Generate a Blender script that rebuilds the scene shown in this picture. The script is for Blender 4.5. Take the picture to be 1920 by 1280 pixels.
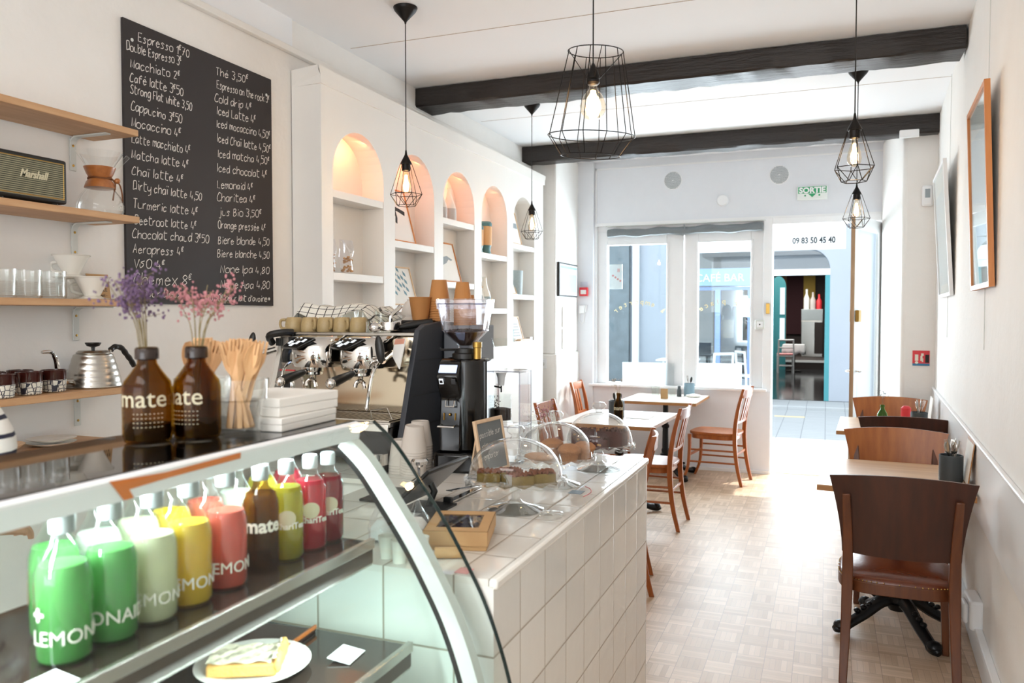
import bpy, bmesh, math, random
from mathutils import Vector, Matrix
for o in list(bpy.data.objects): bpy.data.objects.remove(o)
S = bpy.context.scene
COL = S.collection
PI = math.pi; R = math.radians
rnd = random.Random(7)

# ------------------------------------------------------------------ camera
EYE = 1.54
cd = bpy.data.cameras.new('camera'); cam = bpy.data.objects.new('camera', cd); COL.objects.link(cam)
cd.sensor_width = 36.0; cd.lens = 1500/1920*36; cd.clip_start = .05; cd.clip_end = 200
cam.location = (0, 0, EYE)
cam.rotation_euler = (R(90-1.909), 0, R(21.4605))
cd.dof.use_dof = True; cd.dof.focus_distance = 3.6; cd.dof.aperture_fstop = 4.5
S.camera = cam
S.view_settings.view_transform = 'Standard'; S.view_settings.look = 'None'
S.view_settings.exposure = 0.45; S.view_settings.gamma = 1.0; S.view_settings.use_curve_mapping = False
S.cycles.max_bounces = 10; S.cycles.diffuse_bounces = 4; S.cycles.glossy_bounces = 4
S.cycles.transparent_max_bounces = 24; S.cycles.transmission_bounces = 8
S.cycles.caustics_reflective = False; S.cycles.caustics_refractive = False
S.cycles.sample_clamp_indirect = 6.0; S.cycles.use_denoising = True

# ------------------------------------------------------------------ sky, sun, daylight, added fill
W = bpy.data.worlds.new('sky'); S.world = W; W.use_nodes = True
wn = W.node_tree.nodes; wl = W.node_tree.links; wn.clear()
wo = wn.new('ShaderNodeOutputWorld'); wb = wn.new('ShaderNodeBackground'); wl.new(wb.outputs[0], wo.inputs[0])
wb.inputs[0].default_value = (.87, .94, 1.0, 1); wb.inputs[1].default_value = 2.1
def light(name, kind, loc, rot=(0, 0, 0), energy=10, color=(1, 1, 1), size=.1, size_y=None, parent=None, spread=None):
    l = bpy.data.lights.new(name, kind); l.energy = energy; l.color = color
    if kind == 'AREA':
        l.size = size
        if size_y: l.shape = 'RECTANGLE'; l.size_y = size_y
        if spread: l.spread = spread
    elif kind == 'POINT': l.shadow_soft_size = size
    o = bpy.data.objects.new(name, l); COL.objects.link(o); o.location = loc; o.rotation_euler = rot
    if parent: o.parent = parent
    return o
sun = light('sun', 'SUN', (0, 9, 8), energy=4.0, color=(1, .97, .92)); sun.data.angle = R(.6)
sun.rotation_euler = Vector((-.42, -.62, -1.15)).to_track_quat('-Z', 'Y').to_euler()
# daylight through the shop window and door, then two fill lights added behind the camera
light('shop_window_daylight', 'AREA', (-1.38, 8.5, 1.6), (R(-90), 0, 0), 130, (.88, .95, 1), 1.7, 1.5)
light('shop_door_daylight', 'AREA', (-.15, 8.55, 1.25), (R(-90), 0, 0), 26, (.88, .95, 1), .66, 2.2)
light('rear_fill', 'AREA', (-1.12, -2.5, 1.75), (R(90), 0, 0), 42, (.97, .985, 1), 2.7, 2.0)  # unseen fill added to brighten the near end of the room
light('overhead_fill', 'AREA', (-1.0, -.7, 3.05), (0, 0, 0), 25, (1, .97, .93), 1.8, .8)  # added overhead fill, no lamp hangs here

# ------------------------------------------------------------------ materials
def lin(c): return tuple(((x/12.92) if x <= .04045 else ((x+.055)/1.055)**2.4) for x in c)
def hexc(h): return lin(tuple(int(h[i:i+2], 16)/255 for i in (0, 2, 4)))
class NT:
    def __init__(s, name):
        s.m = bpy.data.materials.new(name); s.m.use_nodes = True; s.t = s.m.node_tree; s.t.nodes.clear()
        s.out = s.n('ShaderNodeOutputMaterial')
    def n(s, k, **kw):
        x = s.t.nodes.new(k)
        for a, b in kw.items(): setattr(x, a, b)
        return x
    def l(s, a, b): s.t.links.new(a, b)
    def math(s, op, a, b=None, c=None):
        x = s.n('ShaderNodeMath', operation=op)
        for i, v in enumerate((a, b, c)):
            if v is None: continue
            if isinstance(v, (int, float)): x.inputs[i].default_value = v
            else: s.l(v, x.inputs[i])
        return x.outputs[0]
    def mix(s, fac, a, b):
        x = s.n('ShaderNodeMix', data_type='RGBA')
        for i, v in ((0, fac), (6, a), (7, b)):
            if isinstance(v, (int, float)): x.inputs[i].default_value = v
            elif isinstance(v, tuple): x.inputs[i].default_value = (*v[:3], 1)
            else: s.l(v, x.inputs[i])
        return x.outputs[2]
    def coords(s, scale=(1, 1, 1), rot=(0, 0, 0)):
        t = s.n('ShaderNodeTexCoord'); m = s.n('ShaderNodeMapping'); s.l(t.outputs['Object'], m.inputs[0])
        m.inputs['Scale'].default_value = scale; m.inputs['Rotation'].default_value = rot
        return m.outputs[0]
    def noise(s, scale, detail=3, vec=None, rough=.5):
        x = s.n('ShaderNodeTexNoise'); x.inputs['Scale'].default_value = scale; x.inputs['Detail'].default_value = detail
        x.inputs['Roughness'].default_value = rough
        if vec is not None: s.l(vec, x.inputs['Vector'])
        return x.outputs[0]
    def bsdf(s, col=None, rough=.5, metal=0, spec=None, **kw):
        b = s.n('ShaderNodeBsdfPrincipled')
        b.inputs['Roughness'].default_value = rough; b.inputs['Metallic'].default_value = metal
        if spec is not None: b.inputs['Specular IOR Level'].default_value = spec
        if col is not None:
            if isinstance(col, tuple): b.inputs['Base Color'].default_value = (*col[:3], 1)
            else: s.l(col, b.inputs['Base Color'])
        for k, v in kw.items():
            k = k.replace('_', ' ')
            if k in ('Emission Color', 'Subsurface Radius') : v = (*v[:3], 1) if k == 'Emission Color' else v
            b.inputs[k].default_value = v
        s.l(b.outputs[0], s.out.inputs[0]); return b
    def bump(s, b, h, strength=.2, dist=.01):
        x = s.n('ShaderNodeBump'); x.inputs['Strength'].default_value = strength; x.inputs['Distance'].default_value = dist
        s.l(h, x.inputs['Height']); s.l(x.outputs[0], b.inputs['Normal'])
def plain(name, h, rough=.5, metal=0, var=.06, scale=14, bump=0, spec=None, **kw):
    t = NT(name); c = hexc(h) if isinstance(h, str) else h
    v = t.coords()
    n = t.noise(scale, 3, v)
    a = tuple(max(0, x*(1-var)) for x in c); b = tuple(min(1, x*(1+var)) for x in c)
    bs = t.bsdf(t.mix(n, a, b), rough, metal, spec, **kw)
    if bump: t.bump(bs, t.noise(scale*4, 4, v), bump, .004)
    return t.m
def wood(name, h1, h2, axis=1, rough=.45, scale=6, coat=0, knots=.5):
    t = NT(name); sc = [scale*7]*3; sc[axis] = scale*.6
    v = t.coords(tuple(sc)); n = t.noise(1.0, 5, v, .6); n2 = t.noise(2.2, 2, t.coords())
    f = t.math('ADD', t.math('MULTIPLY', n, .75), t.math('MULTIPLY', n2, .25))
    r = t.n('ShaderNodeMapRange'); t.l(f, r.inputs[0]); r.inputs[1].default_value = .32; r.inputs[2].default_value = .68
    b = t.bsdf(t.mix(r.outputs[0], hexc(h1), hexc(h2)), rough, Coat_Weight=coat, Coat_Roughness=.15)
    t.bump(b, n, .12, .002); return t.m
def glass(name, tint=(1, 1, 1), rough=0.0, fac=1.0, base=.0, pw=4.5):
    # thin clear pane: light passes straight through, reflections grow towards grazing angles
    t = NT(name); tr = t.n('ShaderNodeBsdfTransparent'); tr.inputs[0].default_value = (*tint, 1)
    g = t.n('ShaderNodeBsdfGlossy'); g.inputs['Roughness'].default_value = rough; g.inputs[0].default_value = (1, 1, 1, 1)
    lw = t.n('ShaderNodeLayerWeight'); lw.inputs[0].default_value = .5
    f = t.math('ADD', t.math('MULTIPLY', t.math('POWER', lw.outputs['Facing'], pw), .9*fac), .03*fac+base*.5)
    m = t.n('ShaderNodeMixShader'); t.l(f, m.inputs[0]); t.l(tr.outputs[0], m.inputs[1]); t.l(g.outputs[0], m.inputs[2])
    t.l(m.outputs[0], t.out.inputs[0]); return t.m
def cloudy(name, h, trans=.5, deep=1.0):
    # cloudy drink in a bottle: light scatters through it
    t = NT(name); c = hexc(h); v = t.coords(); n = t.noise(9, 2, v)
    colr = t.mix(n, tuple(x*.92 for x in c), c)
    d = t.n('ShaderNodeBsdfDiffuse'); tl = t.n('ShaderNodeBsdfTranslucent'); t.l(colr, d.inputs[0]); t.l(colr, tl.inputs[0])
    m = t.n('ShaderNodeMixShader'); m.inputs[0].default_value = trans; t.l(d.outputs[0], m.inputs[1]); t.l(tl.outputs[0], m.inputs[2])
    g = t.n('ShaderNodeBsdfGlossy'); g.inputs['Roughness'].default_value = .06
    fr = t.n('ShaderNodeFresnel'); fr.inputs[0].default_value = 1.3; m2 = t.n('ShaderNodeMixShader'); t.l(fr.outputs[0], m2.inputs[0])
    t.l(m.outputs[0], m2.inputs[1]); t.l(g.outputs[0], m2.inputs[2]); t.l(m2.outputs[0], t.out.inputs[0]); return t.m
def emit(name, c, e):
    t = NT(name); x = t.n('ShaderNodeEmission'); x.inputs[0].default_value = (*c, 1); x.inputs[1].default_value = e
    t.l(x.outputs[0], t.out.inputs[0]); return t.m
def tiles(name, ua, va, pu, pv, ou=0, ov=0, gw=.0045, base='EDEAE4', grout='A79C8D', rough=.07):
    t = NT(name); tc = t.n('ShaderNodeTexCoord'); sp = t.n('ShaderNodeSeparateXYZ'); t.l(tc.outputs['Object'], sp.inputs[0])
    u = t.math('DIVIDE', t.math('SUBTRACT', sp.outputs[ua], ou), pu); v = t.math('DIVIDE', t.math('SUBTRACT', sp.outputs[va], ov), pv)
    fu = t.math('FRACT', u); fv = t.math('FRACT', v)
    du = t.math('MULTIPLY', t.math('MINIMUM', fu, t.math('SUBTRACT', 1, fu)), pu)
    dv = t.math('MULTIPLY', t.math('MINIMUM', fv, t.math('SUBTRACT', 1, fv)), pv)
    dm = t.math('MINIMUM', du, dv)
    g = t.math('LESS_THAN', dm, gw/2)
    cell = t.n('ShaderNodeCombineXYZ'); t.l(t.math('FLOOR', u), cell.inputs[0]); t.l(t.math('FLOOR', v), cell.inputs[1])
    wn_ = t.n('ShaderNodeTexWhiteNoise'); t.l(cell.outputs[0], wn_.inputs[0])
    bc = hexc(base); col = t.mix(wn_.outputs[0], tuple(x*.93 for x in bc), bc)
    b = t.bsdf(t.mix(g, col, hexc(grout)), .08)
    t.l(t.math('ADD', t.math('MULTIPLY', g, .6 if rough < .2 else 0), rough), b.inputs['Roughness'])
    edge = t.n('ShaderNodeMapRange'); t.l(dm, edge.inputs[0]); edge.inputs[1].default_value = 0; edge.inputs[2].default_value = .007
    h = t.math('ADD', t.math('MULTIPLY', edge.outputs[0], .5), t.math('MULTIPLY', t.noise(13, 2, t.coords()), .8))
    t.bump(b, h, .35, .003); return t.m
def parquet(name, cell=.12, strips=5):
    t = NT(name); tc = t.n('ShaderNodeTexCoord'); sp = t.n('ShaderNodeSeparateXYZ'); t.l(tc.outputs['Object'], sp.inputs[0])
    u = t.math('DIVIDE', sp.outputs[0], cell); v = t.math('DIVIDE', sp.outputs[1], cell)
    cu = t.math('FLOOR', u); cv = t.math('FLOOR', v); par = t.math('MODULO', t.math('ADD', t.math('ADD', cu, cv), 1000), 2)
    fu = t.math('FRACT', u); fv = t.math('FRACT', v)
    def sel(a, b): return t.math('ADD', t.math('MULTIPLY', a, t.math('SUBTRACT', 1, par)), t.math('MULTIPLY', b, par))
    acr = t.math('MULTIPLY', sel(fu, fv), strips); al = sel(fv, fu)
    si = t.math('FLOOR', acr); sf = t.math('FRACT', acr)
    cid = t.n('ShaderNodeCombineXYZ'); t.l(cu, cid.inputs[0]); t.l(cv, cid.inputs[1]); t.l(si, cid.inputs[2])
    wn_ = t.n('ShaderNodeTexWhiteNoise'); t.l(cid.outputs[0], wn_.inputs[0])
    cid2 = t.n('ShaderNodeCombineXYZ'); t.l(cu, cid2.inputs[0]); t.l(cv, cid2.inputs[1])
    wn2 = t.n('ShaderNodeTexWhiteNoise'); t.l(cid2.outputs[0], wn2.inputs[0])
    gv = t.n('ShaderNodeCombineXYZ'); t.l(t.math('MULTIPLY', acr, 5), gv.inputs[0]); t.l(t.math('MULTIPLY', al, 1.2), gv.inputs[1]); t.l(t.math('MULTIPLY', wn_.outputs[0], 60), gv.inputs[2])
    gr = t.noise(2.0, 4, gv.outputs[0])
    f = t.math('ADD', t.math('ADD', t.math('MULTIPLY', wn_.outputs[0], .45), t.math('MULTIPLY', wn2.outputs[0], .25)), t.math('MULTIPLY', gr, .35))
    col = t.mix(f, hexc('A58564'), hexc('DCC2A8'))
    gap = t.math('LESS_THAN', t.math('MINIMUM', sf, t.math('SUBTRACT', 1, sf)), .035)
    e1 = t.math('MINIMUM', t.math('MINIMUM', fu, t.math('SUBTRACT', 1, fu)), t.math('MINIMUM', fv, t.math('SUBTRACT', 1, fv)))
    gap2 = t.math('MAXIMUM', t.math('MULTIPLY', gap, .45), t.math('MULTIPLY', t.math('LESS_THAN', e1, .012), .7))
    b = t.bsdf(t.mix(gap2, col, hexc('8F7763')), .36)
    t.l(t.math('ADD', t.math('MULTIPLY', gr, .16), .34), b.inputs['Roughness'])
    t.bump(b, t.math('SUBTRACT', 1, gap2), .15, .002); return t.m
def grid_cloth(name):
    t = NT(name); tc = t.n('ShaderNodeTexCoord'); sp = t.n('ShaderNodeSeparateXYZ'); t.l(tc.outputs['Object'], sp.inputs[0])
    a = t.math('LESS_THAN', t.math('FRACT', t.math('DIVIDE', sp.outputs[0], .036)), .11)
    b_ = t.math('LESS_THAN', t.math('FRACT', t.math('DIVIDE', t.math('ADD', sp.outputs[1], sp.outputs[2]), .036)), .11)
    b = t.bsdf(t.mix(t.math('MAXIMUM', a, b_), hexc('E6E1D6'), hexc('3A3634')), .9); return t.m
def stripes(name, axis, pitch, duty, c1, c2, rough=.8):
    t = NT(name); tc = t.n('ShaderNodeTexCoord'); sp = t.n('ShaderNodeSeparateXYZ'); t.l(tc.outputs['Object'], sp.inputs[0])
    a = t.math('LESS_THAN', t.math('FRACT', t.math('DIVIDE', t.math('ADD', sp.outputs[axis], 10), pitch)), duty)
    t.bsdf(t.mix(a, hexc(c1), hexc(c2)), rough); return t.m
def flowerpattern(name):
    t = NT(name); v = t.n('ShaderNodeTexVoronoi', feature='DISTANCE_TO_EDGE'); v.inputs['Scale'].default_value = 62
    t.l(t.coords((1, 1, 1)), v.inputs['Vector'])
    v.inputs['Randomness'].default_value = .35
    e = t.math('LESS_THAN', v.outputs[0], .07)
    v2 = t.n('ShaderNodeTexVoronoi'); v2.inputs['Scale'].default_value = 62; v2.inputs['Randomness'].default_value = .35; t.l(t.coords(), v2.inputs['Vector'])
    d = t.math('LESS_THAN', v2.outputs[0], .16)
    t.bsdf(t.mix(t.math('MAXIMUM', e, d), hexc('E4DFD2'), hexc('2A2A38')), .3); return t.m

M = {}
t_ = NT('wall_plaster'); v_ = t_.coords(); n_ = t_.noise(5, 5, v_, .6)
b_ = t_.bsdf(t_.mix(n_, hexc('EEEBE6'), hexc('F6F4F1')), .75); t_.bump(b_, t_.noise(26, 4, v_), .3, .006); M['plaster'] = t_.m
M['ceil'] = plain('ceiling_paint', 'F3F4F6', .8, var=.015, scale=3)
M['white'] = plain('white_gloss_paint', 'F3F4F5', .35, var=.02, scale=6, bump=.05)
M['cab'] = plain('cabinet_paint', 'F0EDE8', .5, var=.025, scale=5, bump=.06)
M['floor'] = parquet('parquet_floor')
t_ = NT('beam_paint'); v_ = t_.coords((1.2, 9, 9)); n_ = t_.noise(3, 6, v_, .65)
b_ = t_.bsdf(t_.mix(n_, hexc('140F0D'), hexc('2A211C')), .4); t_.bump(b_, n_, .8, .012); M['beam'] = t_.m
M['slate'] = plain('chalkboard_paint', '2B2525', .62, var=.12, scale=5)
M['chalk'] = plain('chalk', 'E4E0DA', .95, var=.1, scale=60)
M['shelf'] = wood('oak_shelf', 'B88A60', 'D3AA80', 1, .5, 5)
M['steelgrey'] = plain('bracket_metal', 'D5D7D2', .4, .0)
M['brass'] = plain('brass', 'B08D4A', .3, 1.0)
M['black'] = plain('black_plastic', '141312', .38, var=.1)
M['blackgloss'] = plain('black_gloss', '0C0B0B', .14, var=.05)
M['blackmetal'] = plain('black_metal', '1C1918', .4, .6)
M['iron'] = plain('cast_iron', '17181A', .35, .5, bump=.15)
M['chrome'] = plain('chrome', 'D9D6D2', .07, 1.0, var=.02)
M['steel'] = plain('brushed_steel', 'B9B5AE', .26, 1.0, var=.06, scale=40)
M['mirrorsteel'] = plain('polished_steel', 'C5B8A4', .1, 1.0, var=.03)
M['glass'] = glass('clear_glass', (.97, .985, .98), 0, .9, .015)
M['glassw'] = glass('window_glass', (.94, .975, .985), 0, .7, .0)
M['glassthick'] = glass('thick_glass', (.95, .97, .96), .02, 1.0, .03)
M['domeglass'] = glass('dome_glass', (.975, .985, .985), 0, 1.0, .015, 2.6)
M['standglass'] = glass('stand_glass', (.972, .985, .98), .01, 1.1, .03, 2.4)
M['ribglass'] = glass('ribbed_glass', (.975, .985, .98), 0, 1.2, .03, 2.2)
M['acryl'] = glass('acrylic', (.96, .96, .98), .02, 1.0, .03, 3.0)
M['caseglass'] = glass('case_glass', (.955, .99, .98), 0, .45, .0)
M['glassedge'] = plain('glass_edge', '1A2A28', .15, var=.05)
M['blacktop'] = plain('black_glass_top', '0A0908', .03, var=.02, spec=.9)
M['ceramic'] = plain('ceramic_white', 'EDE8DE', .25, var=.02)
M['kraft'] = plain('kraft_paper', 'C39B6C', .75, var=.06, scale=30)
M['kraftcup'] = plain('kraft_cup', 'B87D45', .7, var=.05, scale=30)
M['papercup'] = plain('paper_cup_grey', 'D2C8BE', .8, var=.03)
M['paper'] = plain('paper', 'F3F1EC', .85, var=.02)
M['napkin'] = plain('napkin', 'EFEBE4', .95, var=.03, bump=.05)
M['leather'] = None
M['chairwood'] = wood('chestnut_wood', '4A2410', '6C3A1A', 2, .38, 5, .08)
M['chairwood2'] = wood('amber_chair_wood', '8E4718', 'B06228', 2, .34, 6, .15)
M['chairpanel'] = wood('chestnut_panel', '2B1207', '48200D', 2, .4, 3, .06)
t_ = NT('worn_leather'); v_ = t_.coords(); n_ = t_.noise(9, 6, v_, .7)
b_ = t_.bsdf(t_.mix(n_, hexc('35170D'), hexc('7A3A1C')), .25); t_.bump(b_, t_.noise(60, 3, v_), .2, .002); M['leather'] = t_.m
M['chairveneer'] = wood('amber_veneer', '94501C', 'B66E2E', 2, .36, 3, .05)
M['tabletop'] = wood('pale_table_wood', 'C7A27C', 'DDBE9A', 0, .32, 4, .2)
M['tableedge'] = wood('table_edge_wood', '9A6A3C', 'B98650', 0, .5, 5)
M['tabletop2'] = plain('white_stained_table_wood', 'E6DDD4', .3, var=.03, scale=8)
M['orangewood'] = wood('orange_frame_wood', 'C07638', 'D58C4B', 2, .4, 5)
M['palewood'] = wood('pale_frame_wood', 'D5B08A', 'E4C5A2', 2, .5, 6)
M['cutwood'] = wood('birch_cutlery', 'D3A06C', 'E7BE8F', 2, .6, 14)
M['collarwood'] = wood('collar_wood', '9A5A2C', 'B8733C', 0, .3, 9, .4)
M['amber'] = glass('amber_glass', (.64, .47, .17), 0, .5, .0)
M['greenglass'] = glass('green_glass', (.55, .84, .50), 0, .6, .0)
M['bottlegl'] = glass('bottle_glass', (.93, .97, .95), 0, 1.1, .04)
M['cap'] = plain('metal_cap', 'A4AAAA', .4, .3)
M['capw'] = plain('white_cap', 'C2C8C8', .4)
M['ink'] = plain('dark_ink', '1B1A1A', .7)
M['inkgrey'] = plain('grey_ink', '9AA3A8', .8)
M['whiteink'] = plain('white_print', 'EFEBDD', .6)
M['creamink'] = plain('cream_print', 'CFC6A8', .6)
M['gold'] = plain('gold_trim', 'C89B4A', .3, .8)
M['grille'] = None
t_ = NT('speaker_grille'); tc = t_.n('ShaderNodeTexCoord'); sp = t_.n('ShaderNodeSeparateXYZ'); t_.l(tc.outputs['Object'], sp.inputs[0])
f_ = t_.math('FRACT', t_.math('DIVIDE', sp.outputs[2], .0068)); h_ = t_.math('LESS_THAN', f_, .5)
f2 = t_.math('LESS_THAN', t_.math('FRACT', t_.math('DIVIDE', sp.outputs[1], .004)), .5)
t_.bsdf(t_.mix(h_, t_.mix(f2, hexc('8C876B'), hexc('A09B80')), hexc('3A392C')), .8); M['grille'] = t_.m
M['mugglaze'] = plain('brown_glaze', '3A1712', .12, var=.15, scale=18)
M['mugpattern'] = flowerpattern('flower_lattice')
M['tanglaze'] = plain('speckled_tan_glaze', 'B2996C', .4, var=.12, scale=120)
M['cloth'] = grid_cloth('check_cloth')
M['darkslate'] = plain('dark_slate_panel', '31343B', .5, var=.12, scale=4, bump=.1)
M['potgrey'] = plain('dark_ridged_ceramic', '3A4247', .45, var=.1)
M['potblue'] = plain('blue_grey_ceramic', '7D98A6', .5)
M['beans'] = plain('coffee_beans', '2A140C', .45, var=.4, scale=90, bump=.5)
M['coffee'] = plain('coffee_ground', '22100A', .8, var=.3, scale=80)
M['screen'] = emit('screen_light', (.55, .68, 1.0), 1.3)
M['btn'] = emit('button_light', (.9, .95, 1.0), .9)
M['bulb'] = glass('bulb_glass', (1, .93, .82), 0, 1.0, .04)
M['filament'] = emit('filament', (1.0, .62, .26), 34)
M['crumble'] = plain('crumble_cake', '84492A', .9, var=.35, scale=90, bump=1.0)
M['cakeyellow'] = plain('cake_crumb', '75602C', .85, var=.3, scale=60, bump=.5)
M['muffin'] = plain('muffin', 'A8744C', .85, var=.22, scale=80, bump=.8)
M['choco'] = plain('chocolate_cake', '4A231A', .7, var=.3, scale=70, bump=.9)
M['nut'] = plain('nut', 'A5783E', .7)
M['pastry'] = plain('pastry_crust', 'D9A85F', .7, var=.25, scale=40, bump=.5)
M['meringue'] = plain('meringue', 'E8DCC0', .6, var=.16, scale=60, bump=.5)
M['purple'] = plain('dried_purple_blossom', '6E5674', .9, var=.35, scale=200)
M['pink'] = plain('dried_pink_blossom', 'B87C80', .9, var=.3, scale=200)
M['stem'] = plain('dried_stem', '8A7B58', .9, var=.2)
M['red'] = plain('red_plastic', 'D8323A', .45)
M['green'] = plain('exit_green', '2FA36B', .5)
M['blind'] = plain('grey_blind_fabric', '7F8588', .8, var=.12, scale=8)
M['vent'] = plain('vent_grey', 'A6ACAF', .6)
M['sticker'] = plain('white_film', 'F8FAFA', .5)
M['film'] = cloudy('translucent_film', 'F6FAFB', .65)
M['teal'] = plain('teal_glaze', '47757A', .45)
M['tan'] = plain('tan_sleeve', 'D3A777', .7)
M['greyceramic'] = plain('grey_ceramic', 'C5C0BC', .55, var=.08, scale=9)
M['bluegreyceramic'] = plain('blue_grey_stone', 'A3B2B5', .6, var=.12, scale=60)
M['skyblue'] = plain('print_blue', '6F97A6', .7, var=.2)
M['skin'] = plain('skin', 'C99A7C', .55, var=.05, Subsurface_Weight=.1)
M['hair'] = plain('brown_hair', '3B261A', .5, var=.2, scale=120)
M['breton'] = stripes('striped_jersey', 2, .031, .24, 'EFECE6', '23253A')
M['trouser'] = plain('navy_trousers', '2A2E3C', .85)
M['stone'] = tiles('street_paving', 0, 1, .30, .16, 0, 0, .012, 'A6ABAD', '84898B', .8)
M['facade'] = plain('grey_blue_render', 'A4ACB6', .85, var=.06, scale=2)
M['facadedk'] = plain('dark_stone', '6F7A80', .9, var=.3, scale=6, bump=.4)
M['facadebl'] = plain('blue_sign', '5F86C9', .6)
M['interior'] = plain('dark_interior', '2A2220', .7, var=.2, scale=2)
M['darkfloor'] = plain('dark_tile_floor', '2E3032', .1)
M['teald'] = plain('teal_door', '3E8C94', .4)
M['curtain'] = plain('dark_curtain', '3A1D22', .9)
M['ochre'] = plain('ochre_wall', 'B79B4C', .9)
M['redcheck'] = stripes('red_check', 0, .03, .5, 'D9505A', 'E9C9C6')
M['deskwhite'] = plain('outdoor_white', 'E9EDEE', .6)
M['label'] = plain('price_card', 'F2F6F4', .7)
M['rope'] = plain('leather_cord', '7A4A28', .7)
M['darkcake'] = plain('cake_reflection', '3A211A', .35, var=.25, scale=8)

# ------------------------------------------------------------------ mesh helpers
def catmull(p, k=5, closed=False):
    if len(p) < 3: return p
    out = []; n = len(p)
    rng = range(n if closed else n-1)
    for i in rng:
        p0 = p[(i-1) % n] if closed or i > 0 else p[0]; p1 = p[i]; p2 = p[(i+1) % n]
        p3 = p[(i+2) % n] if closed or i+2 < n else p[-1]
        for j in range(k):
            t = j/k
            out.append(tuple(.5*((2*b)+(-a+c)*t+(2*a-5*b+4*c-d)*t*t+(-a+3*b-3*c+d)*t**3) for a, b, c, d in zip(p0, p1, p2, p3)))
    if not closed: out.append(tuple(p[-1]))
    return out
class MB:
    def __init__(s): s.v = []; s.f = []
    def add(s, vs, fs, M4=None):
        o = len(s.v)
        s.v += [tuple(M4 @ Vector(v)) if M4 else tuple(v) for v in vs]
        s.f += [tuple(i+o for i in f) for f in fs]; return s
    def box(s, x0, x1, y0, y1, z0, z1, M4=None):
        vs = [(x, y, z) for z in (z0, z1) for y in (y0, y1) for x in (x0, x1)]
        return s.add(vs, [(0, 2, 3, 1), (4, 5, 7, 6), (0, 1, 5, 4), (2, 6, 7, 3), (0, 4, 6, 2), (1, 3, 7, 5)], M4)
    def cbox(s, c, d, M4=None): return s.box(c[0]-d[0]/2, c[0]+d[0]/2, c[1]-d[1]/2, c[1]+d[1]/2, c[2]-d[2]/2, c[2]+d[2]/2, M4)
    def tube(s, pts, r, n=8, closed=False, caps=True, flat=1.0):
        pts = [Vector(p) for p in pts]; m = len(pts); vs = []; fs = []
        rs = r if isinstance(r, (list, tuple)) else [r]*m
        up = None
        for i, p in enumerate(pts):
            a = pts[(i-1) % m] if closed or i > 0 else p; b = pts[(i+1) % m] if closed or i < m-1 else p
            d = (b-a); d = d.normalized() if d.length > 1e-9 else Vector((0, 0, 1))
            if up is None: up = d.orthogonal().normalized()
            up = (up-d*up.dot(d)); up = up.normalized() if up.length > 1e-6 else d.orthogonal().normalized()
            w = d.cross(up)
            for k in range(n):
                an = 2*PI*k/n; vs.append(p+up*math.cos(an)*rs[i]+w*math.sin(an)*rs[i]*flat)
        for i in range(m if closed else m-1):
            j = (i+1) % m
            for k in range(n): fs.append((i*n+k, i*n+(k+1) % n, j*n+(k+1) % n, j*n+k))
        if caps and not closed: fs.append(tuple(range(n))[::-1]); fs.append(tuple((m-1)*n+k for k in range(n)))
        return s.add(vs, fs)
    def lathe(s, prof, n=32, c=(0, 0, 0), M4=None, wob=None):
        vs = []; fs = []; m = len(prof)
        for i, (r, z) in enumerate(prof):
            for k in range(n):
                a = 2*PI*k/n; rr = r*(wob(k/n, i) if wob else 1); vs.append((c[0]+rr*math.cos(a), c[1]+rr*math.sin(a), c[2]+z))
        for i in range(m-1):
            for k in range(n): fs.append((i*n+k, i*n+(k+1) % n, (i+1)*n+(k+1) % n, (i+1)*n+k))
        if prof[0][0] > 1e-6: fs.append(tuple(range(n))[::-1])
        if prof[-1][0] > 1e-6: fs.append(tuple((m-1)*n+k for k in range(n)))
        return s.add(vs, fs, M4)
    def shell(s, prof, n=32, c=(0, 0, 0), M4=None):      # open lathe, no end caps
        vs = []; fs = []; m = len(prof)
        for r, z in prof:
            for k in range(n): a = 2*PI*k/n; vs.append((c[0]+r*math.cos(a), c[1]+r*math.sin(a), c[2]+z))
        for i in range(m-1):
            for k in range(n): fs.append((i*n+k, i*n+(k+1) % n, (i+1)*n+(k+1) % n, (i+1)*n+k))
        return s.add(vs, fs, M4)
    def prism(s, poly, ax, a0, a1, M4=None):
        # poly: 2d points in the plane of the other two axes (x<y<z order), extruded along ax
        n = len(poly); vs = []
        for a in (a0, a1):
            for p in poly:
                q = list(p); q.insert(ax, a); vs.append(tuple(q))
        fs = [tuple(range(n))[::-1], tuple(range(n, 2*n))]+[(i, (i+1) % n, n+(i+1) % n, n+i) for i in range(n)]
        return s.add(vs, fs, M4)
    def blob(s, c, r, n=12, m=8, M4=None, wob=0):
        rx, ry, rz = r if isinstance(r, (list, tuple)) else (r, r, r)
        vs = [(c[0], c[1], c[2]-rz)]
        for i in range(1, m):
            ph = -PI/2+PI*i/m
            for k in range(n):
                a = 2*PI*k/n; q = 1+(rnd.uniform(-wob, wob) if wob else 0)
                vs.append((c[0]+rx*q*math.cos(ph)*math.cos(a), c[1]+ry*q*math.cos(ph)*math.sin(a), c[2]+rz*q*math.sin(ph)))
        vs.append((c[0], c[1], c[2]+rz)); fs = []
        for k in range(n): fs.append((0, 1+(k+1) % n, 1+k)); fs.append((len(vs)-1, len(vs)-1-n+k, len(vs)-1-n+(k+1) % n))
        for i in range(m-2):
            for k in range(n): fs.append((1+i*n+k, 1+i*n+(k+1) % n, 1+(i+1)*n+(k+1) % n, 1+(i+1)*n+k))
        return s.add(vs, fs, M4)
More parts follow.
